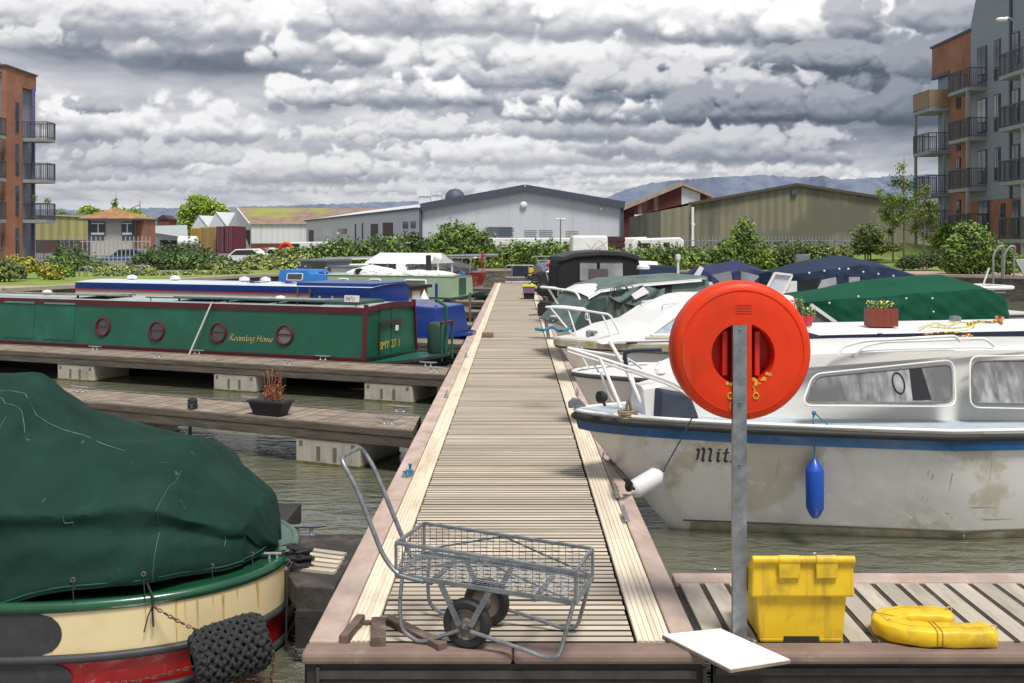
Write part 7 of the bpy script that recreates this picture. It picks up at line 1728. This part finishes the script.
# olive shed behind
yf = Fr((P(36,0,128).x,128), 0); w7 = yf.thing('shed', 'yellowish corrugated shed on a brick plinth behind the left flats', 'shed')
b = B(); zb_, zt_ = yf.hit(60,240,0)[1], yf.hit(60,217.5,0)[1]; xe_ = P(92,0,128).x-yf.o.x; b.poly([(0,0,zb_),(xe_,0,zb_),(xe_,0,zt_),(0,0,yf.hit(36,215,0)[1])]); b.build('wall', ribbed('yellow_olive_cladding',(.40,.37,.15),(.24,.22,.09),0,1.1,.7), w7); b = B(); b.bb(0,xe_,-.1,0.,0,zb_); b.build('brick_plinth', brick('dark_brick2',(.12,.045,.03),(.09,.035,.03),(.12,.1,.09)), w7)
b = B(); b.poly([(0,-.2,zt_+.3),(xe_,-.2,zt_),(xe_,20,zt_+.8),(0,20,zt_+1)]); b.build('roof', m_olive, w7)

# ================================================================ flats
m_rail = M('balcony_steel', (.11,.12,.135), .5, .4, var=.15, scale=5); m_clad = ribbed('slate_blue_boarding', (.28,.315,.385), (.24,.275,.34), 2, .30, .7, duty=.85); m_slab = M('balcony_slab', (.30,.31,.33), .7, var=.1); m_purp = M('purple_grey_post', (.14,.13,.26), .5); m_glw = M('window_glass', (.035,.045,.06), .06, var=.4, scale=.6, spec=.9, coat=.4)
def railing(b, pts, z0, h, step=.12, r=.016):
    for a_, c_ in zip(pts[:-1],pts[1:]):
        a_, c_ = Vector((*a_,0)), Vector((*c_,0)); n_ = max(1,int((c_-a_).length/step))
        b.bar(a_+Vector((0,0,z0+h)), c_+Vector((0,0,z0+h)), .06,.05); b.bar(a_+Vector((0,0,z0+.1)), c_+Vector((0,0,z0+.1)), .03,.03)
        for i in range(n_+1): p_ = a_.lerp(c_,i/n_); q = 2.2 if i % 8 == 0 else 1; b.bar(p_+Vector((0,0,z0)), p_+Vector((0,0,z0+h)), r*1.4*q, r*1.4*q)
def balcony(parent, x0, x1, y0, y1, z, h=1.1, mat=m_rail, solid=None, th=.22):
    """local frame: facade at y=y0; the balcony reaches to y1"""
    ya, yb = sorted((y0,y1)); b = B(); b.bb(x0,x1,ya,yb,z-th,z); s_ = b.build('balcony', m_slab, parent, bevel=.01)
    b = B(); railing(b, [(x0+.05,y0),(x0+.05,y1),(x1-.05,y1),(x1-.05,y0)], z, h); b.build('railing', mat, s_)
    if solid: b = B(); yy = y1; b.bb(x0+.03,x1-.03,min(yy,yy),max(yy,yy)+.03,z+.08,z+h); b.bb(x0-.0,x0+.03,ya,yb,z+.08,z+h); b.build('screen', solid, s_)
    return s_
Fl = Fr((-33,60), 90); w8 = Fl.thing('flats', 'four storey orange brick flats with slim balconies at the left edge', 'block of flats')
def zl(py, D): return H+(VY-py)*D/F
ztop = zl(76.4,68.6)
b = B(); b.bb(4.6,6.8,0,16,0,ztop); b.bb(6.8,8.7,.0,16,zl(90,68),ztop) ; b.build('brick_wall', m_brick, w8)
b = B(); b.bb(-9,4.6,.3,16,0,ztop-.5); b.bb(6.8,8.7,.35,16,0,zl(90,68)-.002); b.bb(8.7,9.0,.2,16,0,ztop-.1); b.build('grey_wall', m_clad, w8)
b = B(); b.bb(4.5,8.8,-.08,16,ztop,ztop+.12); b.bb(-9,4.5,.2,16,ztop-.5,ztop-.4); b.build('parapet', m_fasc, w8)
for (y0,y1) in ((102,132),(144,175),(186,216),(228,258)):
    xw = Fl.hit(17,y1,0)[0]; D_ = 60+xw; b = B(); b.bb(xw-.22,xw+.22,-.03,.05,zl(y1,D_),zl(y0,D_)); fo = b.build('window', m_fasc, w8); b = B(); b.bb(xw-.16,xw+.16,-.04,-.031,zl(y1,D_)+.06,zl(y0,D_)-.06); b.build('pane', m_glw, fo)
for z_ in (zl(139,67.5), zl(180,67.5), zl(220,67.5)): balcony(w8, 6.95, 8.2, .34, -1.55, z_)
for z_ in (zl(139,66), zl(180,66), zl(220,66)): balcony(w8, -1.5, 4.2, .3, -.25, z_)
b = B(); b.bar((8.0,-.15,.5),(8.0,-.15,zl(90,69)),.16,.16); b.build('post', m_purp, w8)
b = B(); railing(b, [(7.3,-.2),(7.3,-2.2),(10.5,-2.2)], LZ+.3, 1.3); b.build('garden_railing', m_rail, w8)
b = B(); random.seed(3); leaves(b, [(7.6,-1.3,zl(201,68),.3,.25,.22),(7.2,-.6,zl(201,68)+.2,.25,.25,.3)], 160, .07, core=False); b.build('balcony_plants', [L_mid,m_core,m_flow], w8)
b = B(); b.bar((5,1,ztop),(5.4,1,ztop+.5),.05,.05); b.bar((5.2,.6,ztop+.3),(5.6,1.6,ztop+.6),.05,.05); b.build('aerial', m_rail, w8)
for k in range(4):
    for xx in (-6,-3,.5): b = B(); z_ = 1.4+2.8*k; b.bb(xx,xx+1.4,.24,.31,z_,z_+1.9); b.build('window', m_glw, w8)

Frr = Fr((28,40), 90); w9 = Frr.thing('flats', 'tall slate blue and brick flats with stacked balconies at the right edge', 'block of flats')
def zr(px, py, y=0): return Frr.hit(px,py,y)
xf, xn = zr(932,50)[0], zr(971,50)[0]; zt_b, zb_b = zr(932,49)[1], zr(932,77.5)[1]
b = B(); b.bb(xn,xf,-14,0,zb_b,zt_b); xm = zr(950,100)[0]; b.bb(xn,xm,-14,0,0,zb_b-.002); b.build('brick_wall', m_brick, w9)
b = B(); b.bb(xm,xf-.5,-14,-.2,0,zb_b-.01); b.build('recess_wall', m_clad, w9)
b = B(); b.bb(xn,xf+.1,-14,.1,zt_b,zt_b+.15); b.bb(xm,xf,-.19,.05,zb_b-.2,zb_b-.004); b.build('parapet', m_fasc, w9)
# slate block with a raking roof edge
xl_ = zr(1070,100)[0]; zg0 = zr(990,200)[1]; q = [(xn-.01,zg0),(xn-.01,zr(971,25)[1]),(zr(976,0)[0],zr(976,0)[1]),(zr(985,-50)[0],zr(985,-50)[1]),(zr(1010,-95)[0],zr(1010,-95)[1]),(xl_,zr(1070,-40)[1]),(xl_,zg0)]
b = B(); b.prism(q, lambda x,z: Vector((x,-14,z)), lambda x,z: Vector((x,.02,z))); b.build('slate_wall', m_clad, w9)
b = B(); b.bb(xl_,xn-.01,-14,0,0,zg0-.003); b.build('ground_floor_wall', m_brick, w9)
b = B(); b.bb(zr(1011,0)[0]-.2,zr(1011,0)[0],.02,.12,zg0,zr(1011,-60)[1]); b.build('downpipe', m_fasc, w9)
def rwin(x0,x1,y0,y1,par=w9):
    a_, c_ = zr(x0,y1,0.03), zr(x1,y0,.03); X0,X1 = sorted((a_[0],zr(x1,y1,.03)[0])); zz0, zz1 = sorted((a_[1],zr(x0,y0,.03)[1])); b = B(); b.bb(X0,X1,.0,.07,zz0,zz1); fo = b.build('window', m_fasc, par)
    b = B(); b.bb(X0+.09,(X0+X1)/2-.03,.071,.085,zz0+.08,zz1-.08); b.bb((X0+X1)/2+.03,X1-.09,.071,.085,zz0+.08,zz1-.08); b.build('pane', m_glw, fo)
for a_ in ((977.6,987,49,84),(994.4,1000.6,41,81),(977.6,987,100,134),(994.4,1000.6,95,132),(977.8,987,151,184),(994.6,1000.6,148,181),(979,989,201,236),(1001,1004.5,203,236),(1012,1020,34,66),(1012,1020,90,124),(1012,1020,145,180),(1012,1020,200,236),
           (956.5,960.5,92,109),(956.5,960.5,141,151),(956.5,960.5,158,170),(956.5,960.5,200,222)): rwin(*a_)
def bal(px0, px1, py, depth, h=1.1, solid=None):
    x_a, z_ = zr(px1, py, depth); x_b = zr(px0, py, depth)[0]; X0, X1 = sorted((x_a,x_b)); return balcony(w9, X0, X1, .02, depth, z_, h, solid=solid)
m_wood = M('timber_screen', (.30,.22,.14), .8, var=.2, scale=3, st=(8,8,1))
xb0, xb1 = xm-.2, xf-.3
for py, so_ in ((113,m_wood),(154,None),(195,None),(229,None)):
    z_ = H+(VY-py)*(40+xf)/F; balcony(w9, xm+.1, xf-.1, -.19, 1.3, z_, 1.15, solid=so_)
b = B()
for x_, y_ in ((xf-.25,1.2),(xm+.25,.25)): b.bar((x_,y_,.5),(x_,y_,H+(VY-113)*(40+xf)/F-.2),.16,.16)
b.build('post', m_slab, w9)
for py in (87,137,187.5,233): 
    D_ = 59.6; z_ = H+(VY-py)*D_/F; balcony(w9, 19.5, 22.2, .02, 1.15, z_, 1.15)
b = B(); b.bar((19.7,1.05,.5),(19.7,1.05,H+(VY-86)*59.6/F),.18,.18); b.build('post', m_slab, w9)
for py in (70,124,180,239):
    D_ = 53.5; z_ = H+(VY-py)*D_/F; balcony(w9, 13.0, 15.7, .02, 1.15, z_, 1.15)
b = B(); b.bar((13.2,1.05,.5),(13.2,1.05,H+(VY-69)*53.5/F),.18,.18); b.build('post', m_slab, w9)
t = thing('wall_lamp', 'pale curved arm lamp fixed high on the right hand flats', 'lamp', (26.6,52.5,zr(1012,26)[1])); o3 = Vector(t.location)
b = B(); b.tube([P(1014,30,53)-o3,P(1014,22,53)-o3,P(1008,18,53)-o3,P(1003,19,53)-o3], .06, 6, curve=4); b.build('arm', m_galv, t); b = B(); b.ball(P(1002,19.5,53)-o3, .25, 10, 6, (1.3,.7,.5)); b.build('lamp_head', m_white, t)
for i, (px, pz) in enumerate(((974,134),(983,134),(945,153))): pass

# ================================================================ bank furniture
m_zinc = M('zinc_rail', (.33,.35,.37), .45, .7)
def hoops(label, px, py, w, n, D=46):
    g = P(px,py,D); t = thing('cycle_stand', label, 'cycle stand', g, 0, 'cycle stands on the left bank')
    for k in range(n): b = B(); x_ = (k-(n-1)/2)*w/n; b.tube(fillet([(x_-.18,0,-.1),(x_-.18,0,.48),(x_+.18,0,.48),(x_+.18,0,-.1)],.18,5), .03, 6); b.build('hoop', m_zinc, t)
hoops('curved metal cycle stand near the rounded green bush', 86,278,.5,2,44); hoops('metal cycle stand beside the small vivid yellow shrub', 142,276,.6,3,46)
t = thing('quay_ladder', 'grey hooped quay ladder rising above the right hand quay wall', 'ladder', (P(1003,0,41.3).x,41.3,LZ))
for k, q in enumerate((-.42,-.18,.16,.40)):
    pass
for x0, x1 in ((-.50,.02),(-.06,.50)):
    b = B(); b.tube(fillet([(x0,-.2,-1.1 if x0 < -.1 else 0),(x0,-.2,1.0),(x0+.25,-.2,1.35),(x1-.1,-.2,1.35),(x1,.1,1.0),(x1,.1,0)],.2,5), .045, 8); b.build('hoop', m_zinc, t)
for k in range(3): b = B(); b.bar((-.5,-.2,-.25-.3*k),(0,-.2,-.25-.3*k),.05,.05); b.build('rung', m_zinc, t)
t = thing('end_gate', 'galvanised rail gate with a dark panel closing the far end of the jetty', 'gate', (P(520,0,49.6).x,49.6,0))
b = B(); b.tube(fillet([(-.72,0,.25),(-.72,0,.85),(.72,0,.85),(.72,0,.25),(-.72,0,.25)],.15,4), .035, 8); b.tube([(-.40,0,0),(-.40,0,.85)], .03, 6); b.tube([(.42,0,0),(.42,0,.85)], .03, 6); b.tube([(-.72,0,.02),(.72,0,.02)],.03,6); b.build('rail', m_zinc, t)
b = B(); b.bb(-.38,.40,-.01,.02,.32,.80); b.build('panel', m_navy, t); b = B(); b.bb(.46,.66,-.02,.02,.3,.75); b.build('yellow_notice', m_yel, t)
t = thing('lifebuoy_post', 'distant red lifebuoy ring on a short post among the bank scrub', 'lifebuoy stand', (P(286,0,58).x,58,LZ)); b = B(); b.tube([(.34*cos(2*pi*i/20),0,1.05+.34*sin(2*pi*i/20)) for i in range(20)], .12, 8, closed=True); b.build('ring', m_orange, t); b = B(); b.bar((0,.05,-.2),(0,.05,1.2),.1,.1); b.build('post', m_white, t)
# parked cars far left
def car(label, px, py, D, col, van=False):
    g = P(px,py,D); t = thing('parked_car', label, 'van' if van else 'car', (g.x,g.y,LZ-.5), R(random.uniform(-8,8)), 'vehicles parked behind the left bank'); L_ = 4.3; W_ = .85
    pf_ = [(-2.1,.35),(-2.15,.75),(-1.2,.9),(-.6,1.40),(.9,1.45),(1.7,.95),(2.1,.85),(2.1,.35)] if not van else [(-2.4,.35),(-2.45,1.0),(-1.8,1.15),(-1.3,1.95),(2.3,2.0),(2.4,.35)]
    b = B(); b.prism(pf_, lambda x,z: Vector((x,-W_,z)), lambda x,z: Vector((x,W_,z))); b.build('body', col, t, bevel=.08)
    wp_ = [(-1.0,.95),(-.5,1.33),(.8,1.37),(1.35,.97)] if not van else [(-1.6,1.2),(-1.2,1.8),(-.4,1.8),(-.4,1.2)]
    for y_ in (-W_-.012,W_+.002): b = B(); b.prism(wp_, lambda x,z: Vector((x,y_,z)), lambda x,z: Vector((x,y_+.01,z))); b.build('window', m_glass, t)
    for x_ in (-1.35,1.35):
        for y_ in (-W_,W_-.2): b = B(); b.lathe([(0,0),(.2,0),(.32,.02),(.32,.2),(0,.2)], (x_,y_,.32), (0,1,0), 14); b.build('wheel', m_rubber, t)
m_silver = M('silver_paint', (.45,.46,.48), .3, .5, coat=.5); m_bluec = M('blue_car_paint', (.05,.09,.20), .3, coat=.5); m_redc = M('red_car_paint', (.30,.02,.02), .3, coat=.5)
random.seed(8)
car('white hatchback leftmost of the parked row behind the scrub', 246,262,80,m_white); car('silver saloon in the parked row beside the red lifebuoy', 277,262,86,m_silver); car('white car with its roof just showing left of the red lifebuoy', 262,262,92,m_white); car('dark blue car half hidden below the tiled roof building', 129,264,80,m_bluec); car('white van at the right end of the parked row', 306,262,98,m_white,True)
car('small red car tucked behind the white hatchback', 256,263,90,m_redc)
for i, (px, lab) in enumerate(((240,'orange topped white bollard at the left of the pair'),(246,'orange topped white bollard at the right of the pair'))):
    t = thing('bollard', lab, 'bollard', P(px,268,62), 0, 'bollards by the parked cars'); b = B(); b.lathe([(.12,-.4),(.10,.2),(.0,.22)], (0,0,0), n=10); b.build('post', m_white, t); b = B(); b.lathe([(.115,.18),(.11,.32),(0,.34)], (0,0,0), n=10); b.build('cap', m_orange, t)
# palisade fences
def palisade(label, a_, c_, h_, mat, step=.35):
    t = thing('palisade_fence', label, 'fence', (a_.x,a_.y,LZ)); b = B(); d_ = c_-a_; n_ = int(d_.length/step)
    for i in range(n_+1): p_ = d_*(i/n_); p_.z = 0; b.bar(p_, p_+Vector((0,0,h_)), .09,.05)
    b.build('pales', mat, t); b = B(); d_.z = 0
    for z_ in (.3,h_*.8): b.bar(Vector((0,.05,z_)), d_+Vector((0,.05,z_)), .05,.06)
    b.build('rails', mat, t)
palisade('grey palisade fence in front of the olive warehouse', P(680,0,85), P(880,0,92), 2.0, M('grey_paint_fence',(.26,.29,.33),.7,var=.2))
palisade('pale palisade fence below the tiled roof building', P(60,0,72), P(150,0,78), 1.9, M('pale_zinc_fence',(.42,.43,.44),.6,var=.2))
# stored things behind the far hedge
t = thing('caravan', 'white touring caravan behind the hedge below the olive warehouse', 'caravan', (P(650,0,78).x,78,LZ)); b = B(); b.prism([(-1.6,.5),(-1.55,1.35),(-1.2,1.75),(2.2,1.85),(2.5,1.6),(2.5,.5)], lambda x,z: Vector((x,-1,z)), lambda x,z: Vector((x,1,z))); b.build('body', m_gel, t, bevel=.12); b = B(); b.bb(-1.1,-.1,-1.02,-.99,1.0,1.4); b.build('window', m_glass, t); b = B(); b.bb(.9,1.4,-1.02,-.99,1.1,1.45); b.build('window', m_glass, t)
t = thing('caravan', 'white caravan half hidden just right of the white sheeted boat', 'caravan', (P(626,0,84).x,84,LZ)); b = B(); b.prism([(-1.9,.5),(-1.9,1.3),(-1.5,1.8),(1.6,1.9),(1.9,1.5),(1.9,.5)], lambda x,z: Vector((x,-1,z)), lambda x,z: Vector((x,1,z))); b.build('body', m_gel, t, bevel=.12); b = B(); b.bb(-1.2,-.3,-1.02,-.99,1.1,1.5); b.build('window', m_glass, t)
t = thing('sheeted_boat', 'tall boat wrapped in white sheeting standing behind the hedge at the jetty end', 'boat', (P(589,0,53.8).x,53.8,LZ)); b = B(); tub(b,-1.0,1.0,-.9,1.9,.0,-.94,.94,-.75,1.7,zl(235.5,53.8)-LZ); b.build('sheet', M('white_sheeting',(.70,.70,.69),.6,var=.06,scale=1.5,bump=.6,bs=3,bd=.05), t, bevel=.12); b = B(); random.seed(2)
for k in range(5): b.tube([(random.uniform(-1,1),-.97,random.uniform(.2,1.6)) for _ in range(3)], .012, 4, curve=3)
b.build('cord', m_fasc, t)
t = thing('low_trailer', 'long white flat trailer bed parked behind the hedge left of the sheeted boat', 'trailer', (P(535,0,95).x,95,LZ)); b = B(); b.bb(-5.2,3.6,-1.2,1.2,.7,zl(238,95)-LZ); b.build('bed', m_white, t, bevel=.08); b = B()
for x_ in (-3,2): b.lathe([(0,-.1),(.4,-.1),(.4,.1),(0,.1)], (x_,-1.2,.4), (0,1,0), 12)
b.build('wheels', m_rubber, t)
for i, (x0,x1,y0,mt,lab) in enumerate(((524,537,229.5,m_galvd,'grey stack of pallets left of the second stack'),(539,553,229.5,m_galvd,'grey stack of pallets nearer the lamp post'),(566,579,230.5,m_old,'brown stack of timber right of the lamp post'),(499,514,227,m_fasc,'dark slatted stack leftmost by the warehouse wall'))):
    a_ = P(x0,y0,100); w_ = P(x1,y0,100).x-a_.x; z0_ = zl(238.5,100); t = thing('pallet_stack', lab, 'pallet stack', (a_.x,100,z0_), 0, 'stacks outside the warehouse'); b = B(); h_ = a_.z-z0_; n_ = 5
    for k in range(n_): b.bb(0+.04*(k%2),w_-.05*(k%3),0,1.1,h_*k/n_,h_*(k+.55)/n_)
    b.build('pallets', mt, t)
    b = B(); b.bb(.1,w_-.1,.1,1.0,-z0_+LZ,-.001); b.build('base', m_dark, t)
t = thing('street_lamp', 'slim twin headed lamp post in front of the pale warehouse', 'street lamp', (P(560.5,0,90).x,90,LZ)); zt_ = zl(219.5,90)-LZ; b = B(); b.tube([(0,0,-.3),(0,0,zt_)], [.07,.05], 8); b.build('post', m_galvd, t)
for s_ in (-1,1): b = B(); b.ball((s_*.25,0,zt_+.02), .2, 8, 5, (1.2,.6,.5)); b.build('lamp_head', m_white, t)
t = thing('timber_crate', 'brown crate stack between the sheeted boat and the caravans', 'crate', (P(616,0,80).x,80,LZ)); b = B(); b.bb(-.7,.7,0,1,0,zl(236.5,80)-LZ)
for k in range(4): b.bb(-.74,.74,-.03,0,.2+.45*k,.45+.45*k)
b.build('crate', m_brownd, t)

# clutter on the jetty's far half
t = thing('storage_box', 'black tub with yellow lid and mauve front standing on the far jetty', 'box', (P(529,0,35.5).x,35.5,0)); b = B(); tub(b,-.18,.18,-.15,.35,.0,-.22,.22,-.18,.38,.42); b.build('tub', m_rubber, t, bevel=.02); b = B(); b.bb(-.24,.24,-.20,.40,.42,.50); b.build('lid', M('lime_yellow_lid',(.60,.55,.04),.5), t, bevel=.02); b = B(); b.bb(-.20,.20,-.205,-.19,.22,.40); b.build('front_panel', M('mauve_plastic',(.22,.12,.20),.5), t)
t = thing('dark_bundle', 'dark tangled heap of lines behind the yellow lidded box', 'bundle', (P(534,0,38.5).x,38.5,0)); b = B(); random.seed(14)
for k in range(12): coil(b, (random.uniform(-.2,.2),random.uniform(-.2,.2),.04+.07*k), .16, .025, 1, 1, .06, (random.uniform(-.5,.5),random.uniform(-.5,.5)))
b.build('lines', m_rope, t)
random.seed(31)
ITEMS = [('dark outboard motor tilted up on the right fingers, %s', 'outboard_motor')]
def outboard(label, px, py, D, s=1., col=None):
    g = P(px,py,D); t = thing('outboard_motor', label, 'outboard motor', g, R(random.uniform(-40,40)), 'outboard motors tilted up along the right berths'); b = B(); b.prism([(-.16,.0),(-.2,.3),(-.1,.42),(.16,.38),(.2,.1),(.1,0)], lambda x,z: Vector((x*s,-.13*s,z*s)), lambda x,z: Vector((x*s,.13*s,z*s))); b.build('cowl', col or m_rubber, t, bevel=.03)
    b = B(); b.bar((0,0,0),(.1*s,0,-.6*s),.1*s,.08*s); b.lathe([(0,-.15*s),(.05*s,-.1*s),(.05*s,.12*s),(0,.15*s)], (.1*s,0,-.6*s), (1,0,0), 8); b.build('leg', m_galvd, t)
outboard('black outboard motor tilted up nearest the black canopy', 552,297,27,.9); outboard('blue and white outboard motor standing among the far left boats', 462,279,44,.8,m_skyb)
outboard('small black outboard motor clamped near the torn canvas boat bow', 545,316,21,.8); outboard('black outboard motor with its cowl raised behind the yellow lidded box', 545,285,34,1.1)
outboard('grey cowled outboard motor farthest along the right berths', 541,277,40,1.2,m_galvd)
for i, (px,py,D,r_,mt,lab) in enumerate(((546,268,40,.22,m_skyb,'blue ball fender hanging above the far right berths'),(552,265,39,.24,m_orange,'orange ball fender beside the black canopied cruiser'),(549,276,36,.2,m_white,'white ball fender low beside the black canopied cruiser'),(543,290,30,.2,m_rubber,'black ball fender at the jetty edge beyond the cruisers'))):
    g = P(px,py,D); t = thing('ball_fender', lab, 'fender', g, 0, 'ball fenders along the right berths'); b = B(); b.ball((0,0,0), r_, 14, 9); b.lathe([(r_*.2,r_*.95),(r_*.15,r_*1.2)], (0,0,0), n=8); b.build('ball', mt, t); b = B(); b.tube([(0,0,r_*1.1),(.05,.0,r_*2.6)], .012, 5); b.build('lanyard', m_rope, t)
# guard rails, masts and lines of small boats between the far right berths
for i, (D, zs_, mt, lab) in enumerate(((30,.75,m_gel,'narrow white day boat beyond the black canopied cruiser'),(34.3,.8,m_dg,'dark green day boat in the second right berth from the far bank'),(38.7,.8,m_bluen,'blue day boat in the right berth nearest the far bank'),(43,.9,m_gel,'farthest white day boat on the right of the jetty'))):
    fr = Fr((.75,D), 12.); t = fr.thing('day_boat', lab, 'boat', 'day boats in the far right berths'); b = B(); sp_ = hull(b, 5.2, .95, lambda u: zs_, zk=-.7, rake=.7, n=18, full=.4); b.build('hull', mt, t, sharp=60); b = B(); deckfill(b, sp_, 0); b.build('deck', m_gel, t)
    b = B(); extr(b, [(1.1,zs_),(4.2,zs_),(4.1,zs_+.55),(2.2,zs_+.6),(1.6,zs_+.35)], .75,.6,zs_,zs_+.6); b.build('cabin', m_gel if i % 2 else m_slc, t, bevel=.04)
    b = B(); q = [(.05,0,zs_+.5),(.4,-.4,zs_+.5),(1.0,-.6,zs_+.45),(1.2,-.65,zs_)]; b.tube(q,.02,6,curve=3); b.tube([(x,-y,z) for x,y,z in q],.02,6,curve=3); b.tube([(.1,0,zs_+.5),(.25,0,zs_)],.02,6); b.tube([(.6,-.5,zs_+.48),(.7,-.5,zs_)],.02,6); b.build('pulpit', m_steel, t)
# turquoise line and boathook on the right edging
lay('rope', 'turquoise rope trailing over the right edging beside the torn canvas cruiser', [(536,329),(545,330),(552,327),(560,331),(570,328)], .02, m_ropeb)
b = B(); a_, c_ = G(529,315,.03), G(548,314,.05); b.tube([a_-a_, c_-a_], .018, 6); b.ball(c_-a_, .035); o = b.build('boathook', m_rubber); o.location = a_; tag(o, 'thin dark boathook lying across the right edging of the jetty', 'boathook')
t = thing('street_furniture_box', 'grey electricity pillar among the hedge plants behind the slate canopy', 'cabinet', (P(802,0,50).x,50,LZ)); b = B(); b.bb(-.35,.35,-.2,.2,0,zl(254.5,50)-LZ); b.build('cabinet', m_galvd, t, bevel=.02); b = B(); b.bb(-.30,.30,-.215,-.201,.1,zl(257,50)-LZ); b.build('door', m_galvd, t)
